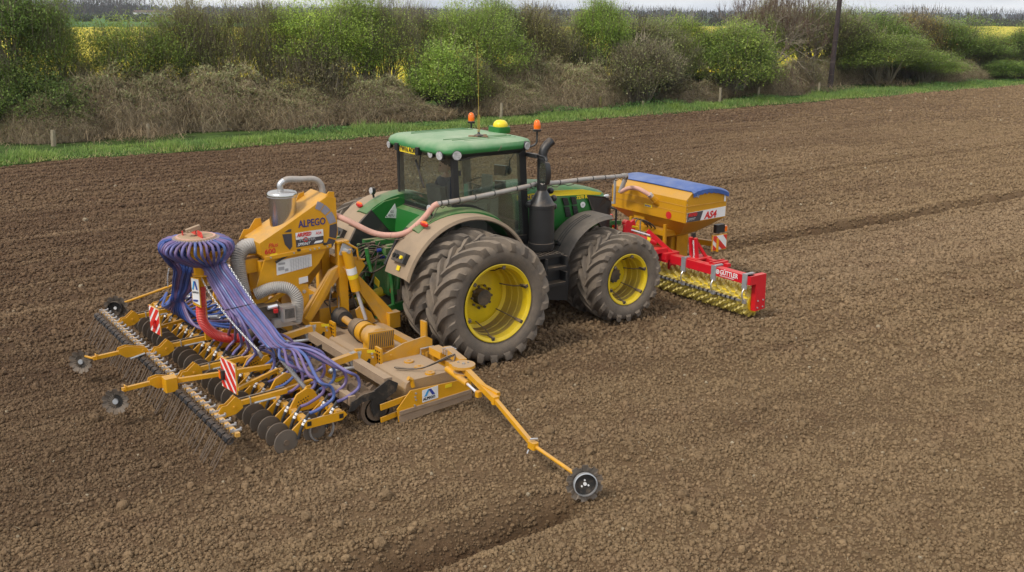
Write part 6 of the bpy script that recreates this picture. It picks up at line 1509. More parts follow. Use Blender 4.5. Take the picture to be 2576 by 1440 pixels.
for k in range(2):
    mb = MB(); mb.tube(spline([(-1.95, -2.50+.03*k, .54), (-1.70, -2.72, .55), (-1.42, -2.98, .72+.02*k), (-1.36, -3.02, .74), (-1.46, -3.08, .60), (-1.52, -3.15, .60)], 7), .011, 5); mb.build('marker_hose', 'rubber', PH)
def notched(c, axis, r, n, th=.012, cup=None, m='disc', parent=None, name='marker_disc'):
    c = Vector(c); ax = Vector(axis).normalized(); u = ax.cross(Vector((0, 0, 1))).normalized(); w = u.cross(ax); pts = []
    for k in range(n):
        for (da, rr) in ((0, .86), (.20, .86), (.30, 1.0), (.80, 1.0), (.90, .86)):
            a = 2*pi*(k+da)/n; pts.append((a, rr*r))
    vs = []; N = len(pts)
    for off, t_ in ((0.0, 0), (th, 0)):
        for (a, rr) in pts: vs.append(c+u*rr*cos(a)+w*rr*sin(a)+ax*off)
        for a, _ in pts: vs.append(c+u*r*.55*cos(a)+w*r*.55*sin(a)+ax*(off-.03))
    fs = []
    for b_ in (0, 2*N):
        for k in range(N): fs.append((b_+k, b_+(k+1) % N, b_+N+(k+1) % N, b_+N+k))
        fs.append(tuple(b_+N+k for k in range(N)))
    for k in range(N): fs.append((k, (k+1) % N, 2*N+(k+1) % N, 2*N+k))
    m_ = MB(); m_.add(vs, fs); d_ = m_.build(name, m, parent)
    return d_, c, ax, u, w
ax0 = V(-.50, -1, .14)
d_, c_, ax_, u_, w_ = notched((-1.615, -5.96, .215), ax0, .205, 10, parent=PH, m='disc')
mb = MB(); mb.tube([c_+ax_*.0, c_+ax_*.055], .125, 26, caps=False); mb.tube([c_+ax_*.055, c_+ax_*.06], .13, 26, caps=False, rad=[.13, .118]); mb.build('disc_rim', 'zinc', d_, True)
mb = MB(); mb.cyl(c_+ax_*.004, c_+ax_*.014, .118, 26); mb.build('disc_hub', 'blacksteel', d_, True)
for k in range(4):
    a = k*2.094+1.5; rr = .042 if k < 3 else 0; mb = MB(); mb.cyl(c_+ax_*.012+(u_*cos(a)+w_*sin(a))*rr, c_+ax_*.028+(u_*cos(a)+w_*sin(a))*rr, .010 if k < 3 else .019, 8); mb.build('hub_bolt', 'white', d_)
# far marker folded back beside the drill
mb = MB(); mb.lathe([(-.018, .01), (-.018, .15), (.018, .15), (.018, .01)], V(-1.45, 3.36, .73), 'z', 24); mb.build('marker_pivot', 'orange_dirty', PH, True)
mb = MB(); mb.bar((-1.45, 3.36, .70), (-2.4, 3.40, .60), .085, .085); m5 = mb.build('marker_arm', 'orange', PH); mb = MB(); mb.cyl((-2.4, 3.40, .60), (-3.92, 3.42, .27), .022, 10); mb.build('marker_rod', 'orange', m5)
d_, c_, ax_, u_, w_ = notched((-3.97, 3.30, .27), (-.62, -1, .05), .20, 10, parent=PH); mb = MB(); mb.tube([c_, c_+ax_*.09], .115, 24, caps=False); mb.cyl(c_+ax_*.01, c_+ax_*.02, .11, 24); mb.build('disc_hub', 'blacksteel', d_, True)
mb = MB(); mb.cyl(c_+ax_*.02, c_+ax_*.05, .025, 10); mb.build('hub_bolt', 'white', d_)

# ================================================================== the drill
# --- tower housing
ys = -.30
prof = [(-2.84, 1.90), (-2.46, 2.09), (-1.76, 2.48), (-1.655, 2.42), (-1.64, 1.88), (-1.74, 1.70), (-2.76, 1.64), (-2.82, 1.72)]
mb = MB(); mb.loft([[(x_, y_, z_) for x_, z_ in prof] for y_ in (-.30, .30)]); hsg = mb.build('tower_housing', 'orange', DR)
mb = MB(); mb.plate([(-2.84, ys-.006, 1.90), (-2.46, ys-.006, 2.095), (-1.80, ys-.006, 2.455), (-1.655, ys-.006, 2.43), (-1.645, ys-.006, 1.88), (-1.74, ys-.006, 1.70), (-2.76, ys-.006, 1.64), (-2.81, ys-.006, 1.72)], (0, 1, 0), .014); sp_ = mb.build('side_panel', 'orange', hsg)
mb = MB(); mb.bar((-2.78, ys-.022, 1.675), (-1.76, ys-.022, 1.735), .02, .05); mb.build('panel_flange', 'orange', hsg)
for k, x_ in enumerate((-2.70, -2.35, -2.10, -2.03, -1.96, -1.83)): mb = MB(); mb.bolt((x_, ys-.032, 1.685+.058*(x_+2.7)), .013); mb.build('flange_bolt', 'steel', hsg)
for (x_, z_) in ((-2.27, 1.735), (-1.86, 1.775)): mb = MB(); mb.box((x_, ys-.03, z_), (.05, .03, .03)); mb.build('panel_latch', 'blacksteel', hsg)
mb = MB(); mb.plate([(-1.80, -.27, 2.46), (-1.74, -.27, 2.52), (-1.66, -.27, 2.51), (-1.66, -.27, 2.42)], (0, 1, 0), .02); mb.plate([(-2.05, .24, 2.30), (-1.98, .24, 2.44), (-1.90, .24, 2.46), (-1.90, .24, 2.36)], (0, 1, 0), .016); mb.build('lifting_lug', 'orange', hsg)
mb = MB(); mb.plate([(-2.92, .26, 1.86), (-2.84, .26, 2.00), (-2.76, .26, 2.00), (-2.66, .26, 2.14), (-2.58, .26, 2.14), (-2.56, .26, 1.95)], (0, 1, 0), .016); mb.build('lifting_lug', 'orange', hsg)
mb = MB(); mb.plate([(-2.30, .2, 2.24), (-2.12, .2, 2.25), (-2.12, .2, 2.37), (-2.30, .2, 2.36)], (0, 1, 0), .012); mb.build('warning_sticker', 'decalyellow', hsg)
# decals on the side panel
yd = ys-.016
text('ALPEGO', .145, (-2.25, yd, 2.055), (1, 0, 0.015), (0, 0, 1), 'navy', hsg, sx=.78, bold=.003)
mb = MB(); mb.plate([(-2.30, yd+.001, 1.775), (-1.875, yd+.001, 1.785), (-1.88, yd+.001, 1.995), (-2.305, yd+.001, 1.985)], (0, 1, 0), .008); lab_ = mb.build('model_sticker', 'greydecal', hsg)
mb = MB(); mb.plate([(-2.30, yd-.004, 1.885), (-1.875, yd-.004, 1.895), (-1.88, yd-.004, 1.995), (-2.305, yd-.004, 1.985)], (0, 1, 0), .003); mb.build('sticker_top', 'white', lab_)
text('AIRSPEED', .075, (-2.285, yd-.007, 1.925), (1, 0, .01), (0, 0, 1), 'redink', lab_, sx=.68, bold=.003, shear=.3); text('AS4', .06, (-1.995, yd-.007, 1.925), (1, 0, .01), (0, 0, 1), 'redink', lab_, sx=.9)
text('POWER', .065, (-2.25, yd-.007, 1.852), (1, 0, .01), (0, 0, 1), 'greyink', lab_, sx=1.1, bold=.001); text('SPRINT', .06, (-2.285, yd-.007, 1.792), (1, 0, .01), (0, 0, 1), 'whiteink', lab_, sx=1.0, shear=.4)
mb = MB(); mb.lathe([(-.001, .022), (-.001, .036), (.001, .036), (.001, .022)], (-2.155, yd-.008, 1.875), 'y', 18, closed=True); mb.build('power_ring', 'redink', lab_); mb = MB(); mb.plate([(-2.03, yd-.008, 1.80), (-1.91, yd-.008, 1.803), (-1.885, yd-.008, 1.835), (-2.005, yd-.008, 1.832)], (0, 1, 0), .002); mb.build('white_flash', 'whiteink', lab_)
text('600', .10, (-2.775, yd, 1.735), (1, 0, .03), (0, 0, 1), 'redink', hsg, sx=1.1, bold=.002); text('Plus', .09, (-2.72, yd, 1.82), (1, 0, .05), (0, 0, 1), 'redink', hsg, sx=1.0, shear=.3)
mb = MB(); mb.plate([(-2.70, yd, 1.685), (-2.59, yd, 1.69), (-2.59, yd, 1.73), (-2.70, yd, 1.727)], (0, 1, 0), .004); mb.build('warning_sticker', 'decalyellow', hsg)
def petal(a0, a1, r0, r1, cx, cz, m_):
    n = 5; pts = [(cx+r1*cos(radians(a0+(a1-a0)*k/n)), yd, cz+r1*sin(radians(a0+(a1-a0)*k/n))) for k in range(n+1)]+[(cx+r0*cos(radians(a1)), yd, cz+r0*sin(radians(a1))), (cx+r0*cos(radians(a0)), yd, cz+r0*sin(radians(a0)))]
    q = MB(); q.plate(pts, (0, 1, 0), .004); q.build('decal_segment', m_, hsg)
for a0, a1, m_ in ((54, 68, 'lilacdecal'), (37, 52, 'lilacdecal'), (12, 34, 'lilacdecal'), (-19, 9, 'greydecal'), (-38, -22, 'greydecal')): petal(a0, a1, .35, .46, -2.115, 1.98, m_)
mb = MB(); mb.plate([(-2.50, yd, 1.99), (-2.36, yd, 1.985), (-2.36, yd, 1.80), (-2.40, yd, 1.75), (-2.47, yd, 1.84)], (0, 1, 0), .004); mb.build('decal_segment', 'greydecal', hsg)
mb = MB(); mb.plate([(-2.47, yd, 2.015), (-2.37, yd, 2.01), (-2.36, yd, 2.05), (-2.40, yd, 2.05)], (0, 1, 0), .004); mb.build('decal_segment', 'greydecal', hsg)
# --- filter can and its pipe
mb = MB(); mb.lathe([(1.98, .01), (1.98, .195), (2.47, .195), (2.475, .212), (2.50, .215), (2.525, .208), (2.54, .19), (2.555, .10), (2.56, .01)], (-2.34, 0, 0), 'z', 36); can = mb.build('steel_can', 'stainless', DR, True)
mb = MB(); mb.lathe([(2.47, .200), (2.47, .214), (2.485, .214), (2.485, .200)], (-2.34, 0, 0), 'z', 36, closed=True); mb.build('clamp_band', 'steel', can, True)
mb = MB(); mb.tube(spline([(-2.36, 0, 2.55), (-2.36, 0, 2.64), (-2.30, 0, 2.69)], 5), .045, 12); mb.build('elbow_pipe', 'steel', can, True)
ribbed([(-2.31, 0, 2.685), (-2.22, 0, 2.705), (-2.05, -.02, 2.69), (-1.84, -.02, 2.67), (-1.74, -.02, 2.58), (-1.72, -.02, 2.44)], .047, .012, .003, 12).build('suction_hose', 'greypipe', DR, True)
# --- lower tower body
body_poly = [(-2.76, 1.66), (-1.80, 1.70), (-1.95, 1.48), (-2.25, 1.22), (-2.13, 1.20), (-2.12, .98), (-2.20, .66), (-2.34, .60), (-2.42, 1.05), (-2.48, 1.12), (-2.62, 1.16), (-2.74, 1.10), (-2.78, .90), (-2.98, .95), (-3.00, 1.02)]
for y_ in (-.26, .26):
    mb = MB(); mb.plate([(x_, y_, z_) for x_, z_ in body_poly], (0, 1, 0), .03); bp_ = mb.build('tower_side_plate', 'orange', DR)
    mb = MB(); mb.bolt((-2.20, y_-.02, 1.10), .028); mb.bolt((-2.35, y_-.02, .68), .024); mb.build('plate_bolt', 'steel', bp_)
mb = MB(); mb.box((-2.55, 0, 1.36), (.55, .46, .52)); mb.box((-2.90, .05, 1.55), (.22, .35, .2)); mb.build('metering_box', 'orange', DR)
mb = MB(); mb.box((-2.32, 0, .95), (.06, .46, .5)); mb.build('tower_web', 'orange_dirty', DR)
mb = MB(); mb.plate([(-2.60, -.28, 1.40), (-2.06, -.28, 1.46), (-2.06, -.28, 1.64), (-2.60, -.28, 1.61)], (0, 1, 0), .006); st_ = mb.build('instruction_plate', 'white', DR)
for k in range(9): mb = MB(); mb.bar((-2.40, -.2845, 1.435+.02*k), (-2.08, -.2845, 1.468+.019*k), .002, .004); mb.build('table_rule', 'greyink', st_)
for k in range(8): mb = MB(); mb.bar((-2.38+.038*k, -.2845, 1.43), (-2.38+.038*k, -.2845, 1.60), .002, .003); mb.build('table_rule', 'greyink', st_)
for (xx, zz, w_, h_) in ((-2.52, 1.56, .10, .03), (-2.53, 1.49, .09, .05), (-2.45, 1.46, .05, .04)): mb = MB(); mb.box((xx, -.2845, zz), (w_, .003, h_)); mb.build('diagram', 'greyink', st_)
mb = MB(); mb.plate([(-2.27, -.278, 1.22), (-2.13, -.278, 1.235), (-2.13, -.278, 1.32), (-2.27, -.278, 1.31)], (0, 1, 0), .006); mb.build('type_plate', 'white', DR)
mb = MB(); mb.bar((-3.02, -.30, .90), (-2.40, -.30, 1.20), .05, .06); mb.build('tower_stay', 'orange', DR); mb = MB(); mb.bar((-2.62, -.315, 1.60), (-2.40, -.315, 1.70), .02, .03); mb.build('support_strut', 'blacksteel', DR)
mb = MB(); mb.bar((-2.72, .0, 1.70), (-3.42, .0, 1.76), .06, .07); mb.build('head_stay', 'orange', DR)
# --- electric fan / meter housing
mb = MB(); mb.box((-2.60, -.56, .92), (.20, .20, .22)); mb.box((-2.60, -.50, .78), (.40, .14, .12)); mt = mb.build('fan_motor', 'steel', DR); 
for k in range(8): mb = MB(); mb.bar((-2.66+.018*k, -.665, .86), (-2.66+.018*k, -.665, 1.0), .006, .006); mb.build('vent_slot', 'blackink', mt)
mb = MB(); mb.cyl((-2.86, -.52, 1.02), (-2.72, -.52, 1.03), .03, 10); mb.build('actuator', 'chrome', DR, True); mb = MB(); mb.box((-2.76, -.56, .97), (.06, .05, .05)); mb.build('red_block', 'redink', DR); mb = MB(); mb.box((-2.80, -.35, .92), (.35, .25, .22)); mb.build('meter_body', 'darkmetal', DR)
# --- big ducts
ribbed([(-2.76, -.02, 1.80), (-2.95, -.06, 1.82), (-3.08, -.10, 1.70), (-3.10, -.14, 1.45), (-3.06, -.16, 1.15), (-3.02, -.16, 1.0)], .11, .026, .014, 20).build('grey_duct', 'greyduct', DR, True)
ribbed([(-2.95, -.32, 1.18), (-2.74, -.42, 1.27), (-2.54, -.50, 1.25), (-2.44, -.56, 1.12), (-2.44, -.56, .92), (-2.47, -.56, .76)], .088, .024, .013, 20).build('grey_duct', 'greyduct', DR, True)
ribbed([(-3.60, .0, 1.36), (-3.62, .0, 1.1), (-3.62, 0, .85), (-3.50, .0, .64), (-3.30, .0, .52), (-3.05, -.02, .48)], .072, .022, .011, 18).build('red_duct', 'redduct', DR, True)
mb = MB(); mb.cyl((-3.02, -.02, .48), (-2.85, -.03, .55), .08, 14); mb.build('duct_elbow', 'darkmetal', DR, True)
mb = MB(); mb.lathe([(1.34, .075), (1.36, .085), (1.62, .085), (1.66, .10), (1.70, .085), (1.92, .14), (1.97, .28)], (-3.60, 0, 0), 'z', 24); mb.build('riser_pipe', 'orange', DR, True)
mb = MB(); mb.bar((-3.53, .13, .5), (-3.53, .13, 1.5), .05, .05); mb.bar((-3.50, .1, 1.5), (-3.40, 0, 1.8), .05, .05); mb.build('head_post', 'orange', DR)
mb = MB(); mb.plate([(-3.72, -.05, 1.50), (-3.56, -.16, 1.50), (-3.50, .06, 1.50), (-3.68, .1, 1.5)], (0, 0, 1), .012); mb.build('bracket_plate', 'orange', DR)
mb = MB(); mb.plate([(-3.735, -.02, 1.49), (-3.66, -.13, 1.48), (-3.66, -.13, 1.06), (-3.735, -.02, 1.10)], (-.8, -.6, 0), .012); sg = mb.build('maker_sign', 'orange', DR); mb = MB(); mb.plate([(-3.737, -.035, 1.475), (-3.672, -.128, 1.465), (-3.672, -.128, 1.10), (-3.737, -.035, 1.14)], (-.8, -.6, 0), .010); sw = mb.build('sign_face', 'white', sg)
xd = V(.56, -.83, 0); text('ALPEGO', .035, V(-3.742, -.046, 1.27), xd, (0, 0, 1), 'blackink', sg, sx=.8); text('ASSIST', .035, V(-3.742, -.046, 1.15), xd, (0, 0, 1), 'blueink', sg, sx=.8, bold=.002)
lo_ = V(-3.743, -.048, 1.32); mb = MB(); mb.plate([lo_, lo_+xd*.022, lo_+xd*.05+V(0, 0, .12), lo_+xd*.03+V(0, 0, .12)], (-.8, -.6, 0), .003); mb.build('sign_stroke', 'lightblueink', sg); mb = MB(); mb.plate([lo_+xd*.04+V(0, 0, .12), lo_+xd*.06+V(0, 0, .12), lo_+xd*.09, lo_+xd*.068], (-.8, -.6, 0), .003); mb.build('sign_stroke', 'blueink', sg)
# --- distribution head
HC = V(-3.62, 0, 2.03)
mb = MB(); mb.lathe([(-.04, .02), (-.04, .275), (.012, .275), (.02, .255), (.022, .02)], HC, 'z', 48); hd = mb.build('distribution_head', 'headtop', DR, True)
mb = MB(); mb.lathe([(.016, .235), (.016, .262), (.024, .262), (.024, .235)], HC, 'z', 48, closed=True); mb.build('head_seal', 'pinkhose', hd, True)
mb = MB(); mb.plate([HC+V(-.12, .20, .02), HC+V(-.14, .10, .02), HC+V(-.14, .10, .09), HC+V(-.12, .20, .07)], (1, 0, 0), .01)
for s_ in (-1, 1): mb.plate([HC+V(.02, s_*.03, .02), HC+V(.09*s_*0+.02, s_*.22, .02), HC+V(.02, s_*.22, .05), HC+V(.02, s_*.18, .10), HC+V(.02, s_*.03, .10)], (1, 0, 0), .012)
mb.build('head_fin', 'redduct', hd)
mb = MB(); mb.box(HC+V(-.03, 0, .12), (.20, .07, .05), ry=-.25); mb.tube([HC+V(-.10, -.08, .10), HC+V(-.10, .08, .10)], .008, 5); mb.build('head_clamp', 'muddy', hd)
NH = 44
for k in range(NH):
    a = 2*pi*k/NH; q = MB(); q.cyl(HC+V(.258*cos(a), .258*sin(a), -.008), HC+V(.315*cos(a), .315*sin(a), -.016), .0185, 7); q.build('hose_clip', 'clipring', hd)
# --- frame
for (x_, z_) in ((-3.42, .30), (-3.00, .31)):
    mb = MB(); mb.bar((x_, -2.98, z_), (x_, 2.98, z_), .075, .075); mb.build('frame_tube', 'orange', DR)
for s_ in (-1, 1):
    mb = MB(); mb.plate([(-3.49, s_*3.02, .30), (-3.46, s_*3.02, .24), (-2.99, s_*3.02, .245), (-2.92, s_*3.02, .30), (-2.96, s_*3.02, .355), (-3.44, s_*3.02, .345)], (0, 1, 0), .014); ep = mb.build('frame_end_plate', 'orange', DR)
    for x_ in (-3.42, -3.00): mb = MB(); mb.box((x_, s_*3.03, .30), (.055, .006, .055)); mb.build('tube_plug', 'blackink', ep)
    for yy in (.62, 2.02):
        mb = MB(); mb.bar((-3.42, s_*yy, .36), (-2.74, s_*yy, .42), .06, .07); mb.build('frame_link', 'orange', DR)
for y_ in (-2.55, -1.90, -.95, .30, 1.05, 2.0, 2.6):
    mb = MB(); mb.plate([(-3.46, y_, .34), (-3.36, y_, .50), (-3.22, y_, .56), (-3.14, y_, .52), (-3.05, y_, .36), (-3.12, y_, .28), (-3.40, y_, .28)], (0, 1, 0), .03); rp_ = mb.build('perforated_plate', 'orange', DR)
    for k in range(10): mb = MB(); mb.cyl((-3.36+.032*(k % 5)+.015*(k//5), y_-.018, .36+.045*(k//5)+.012*(k % 5)), (-3.36+.032*(k % 5)+.015*(k//5), y_-.022, .36+.045*(k//5)+.012*(k % 5)), .009, 6); mb.build('pin_hole', 'blackink', rp_)
for y_ in (-2.45, -1.1, 1.1, 2.45):
    mb = MB(); pts = []; A_ = V(-3.22, y_+.62*(1 if y_ < 0 else -1), .70); B_ = V(-3.20, y_, .52); ax_ = (B_-A_); L_ = ax_.length; ax_.normalize(); uu = ax_.cross(V(1, 0, 0)).normalized(); ww = ax_.cross(uu)
    for k in range(0, 241): t_ = k/240; pts.append(A_+ax_*L_*t_+(uu*cos(k*.82)+ww*sin(k*.82))*.026)
    mb.tube(pts, .006, 4); mb.build('tension_spring', 'steel', DR)
    mb = MB(); mb.plate([(-3.20, y_-.03, .55), (-3.14, y_-.03, .56), (-3.10, y_-.03, .48), (-3.18, y_-.03, .45), (-3.24, y_-.03, .50)], (0, 1, 0), .02); mb.build('spring_anchor', 'orange', DR)
# --- coulters: arm, disc, seed tube, clamp, press lever (meshes shared)
def cmesh():
    a = MB(); a.plate([(-.28, 0, -.16), (-.25, 0, -.10), (-.02, 0, .08), (.05, 0, .06), (.05, 0, -.02), (-.18, 0, -.18)], (0, 1, 0), .022); a.box((0, 0, 0), (.10, .05, .10))
    d = MB(); n = 40; d.lathe([(-.010, .012), (-.004, .15), (.003, .158), (.010, .012)], (0, 0, 0), 'y', n)
    h = MB(); h.cyl((0, -.012, 0), (0, -.022, 0), .035, 16)
    t = MB(); t.tube(spline([(-.12, -.035, -.16), (-.07, -.035, -.03), (.0, -.03, .08), (.04, -.03, .13)], 4), .019, 8)
    w = MB()
    for (x_, z_) in ((-.045, .015), (-.02, .05)): w.cyl((x_-.008, -.035, z_-.014), (x_+.008, -.035, z_+.012), .0205, 8)
    c = MB(); c.tube([(-.045, .03, -.055), (-.045, .03, .06), (.045, .03, .06), (.045, .03, -.055)], .008, 5); c.tube([(-.045, -.03, .02), (-.045, -.03, .065), (.045, -.03, .065), (.045, -.03, .02)], .008, 5)
    sp = MB(); sp.bar((-.20, 0, -.17), (-.34, 0, -.26), .016, .01)
    return [x_.mesh(nm, mm, sm) for x_, nm, mm, sm in ((a, 'coulter_arm', 'orange', False), (d, 'disc', 'disc', True), (h, 'hub_cap', 'packer', True), (t, 'seed_tube', 'tine', True), (w, 'tube_band', 'whiteink', True), (c, 'arm_clamp', 'steel', False), (sp, 'scraper_tip', 'postwood', False))]
CM = cmesh(); COUL = []
def coulter(x, y, z):
    a = inst('coulter', CM[0], DR, (x, y, z)); d = inst('disc', CM[1], a, (x-.27, y-.03, z-.165)); d.rotation_euler = (0, 0, .10); inst('hub_cap', CM[2], a, (x-.27, y-.03, z-.165))
    for k in (3, 4, 5, 6): inst(('', '', '', 'seed_tube', 'tube_band', 'arm_clamp', 'scraper_tip')[k], CM[k], a, (x, y, z))
    return V(x+.04, y-.03, z+.13)
for k in range(24): COUL.append(coulter(-3.44, -2.97+.25*k, .29))
FR_ = []
for k in range(23): FR_.append(coulter(-3.02, -2.85+.25*k, .30))
for s_ in (-1, 1): 
    mb = MB(); mb.lathe([(-.012, .145), (-.012, .165), (.012, .165), (.012, .145)], (-3.22, s_*2.93, .15), 'y', 30, closed=True); mb.build('gauge_ring', 'steel', DR, True)
# --- following harrow
HX, HZ = -4.285, .37
mb = MB(); mb.bar((HX, -3.02, HZ), (HX, 2.86, HZ), .05, .05); hb = mb.build('harrow_bar', 'orange_light', DR)
cl = MB(); cl.box((0, 0, .036), (.13, .035, .018)); cl.box((-.058, 0, .052), (.02, .03, .02)); cl.box((.058, 0, .052), (.02, .03, .02)); cl.cyl((-.03, 0, .04), (-.03, 0, .07), .011, 6); clm = cl.mesh('tine_clamp', 'steel')
tn = MB(); pts = []
c1 = V(-.10, 0, -.045)
for k in range(0, 49): a = 2*pi*k/8; pts.append(c1+V(.045*cos(a), -.065+.13*k/48, .045*sin(a)))
tn.tube(pts, .0085, 5); spm = tn.mesh('tine_coil', 'tine', True)
tn = MB(); tn.tube(spline([(-.055, 0, .03), (-.075, 0, -.01), (-.13, 0, -.06), (-.19, 0, -.16), (-.27, 0, -.29), (-.33, 0, -.385)], 3), .0078, 5); tim = tn.mesh('tine', 'tinetip', True)
for k in range(35):
    y_ = -2.96+.168*k
    inst('tine_clamp', clm, hb, (HX, y_, HZ)); inst('tine_coil', spm, hb, (HX, y_, HZ), rz=R.uniform(-.04, .04))
    for q in (-.065, .02): inst('tine', tim, hb, (HX+R.uniform(-.01, .01), y_+q, HZ), rz=R.uniform(-.10, .10), rot=(0, R.uniform(-.06, .06), R.uniform(-.08, .08)))
for y_ in (-2.30, -.86, .30, 1.98):
    mb = MB(); mb.bar((-4.06, y_, .45), (-3.38, y_, .48), .05, .06); ha = mb.build('harrow_arm', 'orange', DR)
    for q in (-.035, .035):
        mb = MB(); mb.plate([(-4.30, y_+q, .36), (-4.22, y_+q, .47), (-4.16, y_+q, .47), (-4.05, y_+q, .56), (-3.98, y_+q, .50), (-3.96, y_+q, .40), (-4.05, y_+q, .34), (-4.22, y_+q, .32)], (0, 1, 0), .012); mb.bolt((-4.07, y_+q-.006, .43), .018); mb.build('arm_plate', 'orange', ha)
    mb = MB(); mb.tube([(-3.86, y_-.03, .42), (-3.86, y_-.03, .50), (-3.86, y_+.03, .50), (-3.86, y_+.03, .42)], .009, 5); mb.build('u_bolt', 'steel', ha)
    mb = MB(); mb.cyl((-3.82, y_-.05, .43), (-3.55, y_-.05, .44), .013, 8); mb.build('gas_strut', 'zinc', ha, True)
    mb = MB(); mb.tube(spline([(-4.0, y_+.02, .50), (-3.7, y_+.025, .51), (-3.4, y_+.03, .52)], 3), .012, 5); mb.build('cable', 'rubber', ha)
# --- rear tramline markers carried on the harrow bar
for (y_, yd_, col_) in ((-1.02, -1.10, 0), (.40, .66, 1)):
    for q in (-.04, .04):
        mb = MB(); mb.plate([(-4.26, y_+q, .36), (-4.32, y_+q, .47), (-4.58, y_+q, .54), (-4.68, y_+q, .52), (-4.70, y_+q, .46), (-4.60, y_+q, .38)], (0, 1, 0), .012); mb.bolt((-4.36, y_+q-.006, .43), .024); mb.build('marker_bracket', 'orange', DR)
    mb = MB(); mb.bar((-4.62, y_, .46), (-5.02, y_, .44), .045, .05); rm = mb.build('rear_marker_arm', 'orange', DR)
    mb = MB(); mb.cyl((-4.55, y_-.07, .36), (-4.35, y_-.07, .40), .014, 8); mb.build('gas_strut', 'zinc', rm, True)
    mb = MB(); mb.tube(spline([(-4.95, y_, .47), (-5.02, y_+(yd_-y_)*.2, .43), (-5.08, yd_+.05, .40), (-5.115, yd_+.035, .345)], 4), .016, 7); mb.tube([(-4.98, y_-.03, .42), (-4.98, y_-.03, .49), (-4.98, y_+.03, .49), (-4.98, y_+.03, .42)], .008, 5); mb.build('marker_stalk', 'orange', rm, True)
    d_, c_, ax_, u_, w_ = notched((-5.13, yd_, .335), (-.55, -1, .1) if col_ == 0 else (-.75, -.9, .1), .165, 10, parent=DR, name='rear_marker_disc')
    mb = MB(); mb.cyl(c_-ax_*.026, c_-ax_*.018, .085, 20); mb.build('disc_hub', 'blacksteel', d_); mb = MB(); mb.cyl(c_-ax_*.02, c_+ax_*.01, .034, 12); mb.build('hub_bolt', 'zinc', d_)
    for q in range(20):
        a = q*.314; m_ = MB(); m_.bar(c_-ax_*.018+(u_*cos(a)+w_*sin(a))*.07, c_-ax_*.014+(u_*cos(a+.1)+w_*sin(a+.1))*R.uniform(.09, .11), .012, .003); m_.build('bristle', 'blacksteel', d_)
# --- lighting bars and warning boards
mb = MB(); mb.bar((-4.40, -1.16, .47), (-3.20, -1.36, .48), .05, .055); lb = mb.build('light_bar', 'orange', DR); mb = MB(); mb.box((-4.46, -1.14, .44), (.16, .16, .18)); mb.build('bar_end_box', 'orange', lb)
mb = MB(); mb.bar((-3.88, -1.96, .50), (-3.20, -1.60, .50), .04, .045); mb.build('light_bar', 'orange', DR); mb = MB(); mb.bar((-3.96, 1.02, .52), (-3.20, 1.3, .52), .04, .045); mb.build('light_bar', 'orange', DR)
def board(c, xdir, w, h, side, lampm, lamp_dx):
    c = Vector(c); x_ = Vector(xdir).normalized(); z_ = V(0, 0, 1); n_ = x_.cross(z_)
    m_ = MB(); m_.plate([c-x_*w/2-z_*h/2, c+x_*w/2-z_*h/2, c+x_*w/2+z_*h/2, c-x_*w/2+z_*h/2], n_, .014); b_ = m_.build('warning_board', 'orange', DR)
    f_ = n_*.009; m_ = MB(); W_, H_ = w*.93, h*.96; m_.plate([c+f_-x_*W_/2-z_*H_/2, c+f_+x_*W_/2-z_*H_/2, c+f_+x_*W_/2+z_*H_/2, c+f_-x_*W_/2+z_*H_/2], n_, .004); m_.build('board_face', 'white', b_)
    f_ = n_*.0125
    def clip(poly, ax, lim, sgn):
        out = []
        for i in range(len(poly)):
            a_, b2 = poly[i], poly[(i+1) % len(poly)]; ia = sgn*(a_[ax]-lim) <= 0; ib = sgn*(b2[ax]-lim) <= 0
            if ia: out.append(a_)
            if ia != ib:
                t_ = (lim-a_[ax])/(b2[ax]-a_[ax]); out.append((a_[0]+(b2[0]-a_[0])*t_, a_[1]+(b2[1]-a_[1])*t_))
        return out
    sw = .085; sl = side*1.0
    for k in range(-4, 5):
        o_ = k*sw*2; poly = [(-1, o_+sl*-1), (1, o_+sl*1), (1, o_+sl+sw*1.25), (-1, o_-sl+sw*1.25)]
        for ax, lim, sg_ in ((0, W_/2, 1), (0, -W_/2, -1), (1, H_/2, 1), (1, -H_/2, -1)):
            poly = clip(poly, ax, lim, sg_)
            if len(poly) < 3: break
        if len(poly) >= 3: m_ = MB(); m_.plate([c+f_+x_*p_[0]+z_*p_[1] for p_ in poly], n_, .002); m_.build('red_stripe', 'whitered', b_)
    if lampm: m_ = MB(); m_.box(c+x_*lamp_dx+n_*.03-z_*.04, (.06, .05, .12), rz=atan2(x_.y, x_.x)); m_.build('board_lamp', lampm, b_)
    return b_
board((-3.90, -1.75, .62), (.10, -1, 0), .42, .40, -1, None, 0); mb = MB(); mb.box((-3.93, -1.62, .60), (.07, .09, .12)); mb.build('board_lamp', 'blacksteel', DR); mb = MB(); mb.box((-3.965, -1.60, .60), (.02, .05, .10)); mb.build('lamp_lens', 'amber', DR)
board((-3.98, 1.02, .64), (.10, -1, 0), .38, .40, 1, 'redlens', .04)
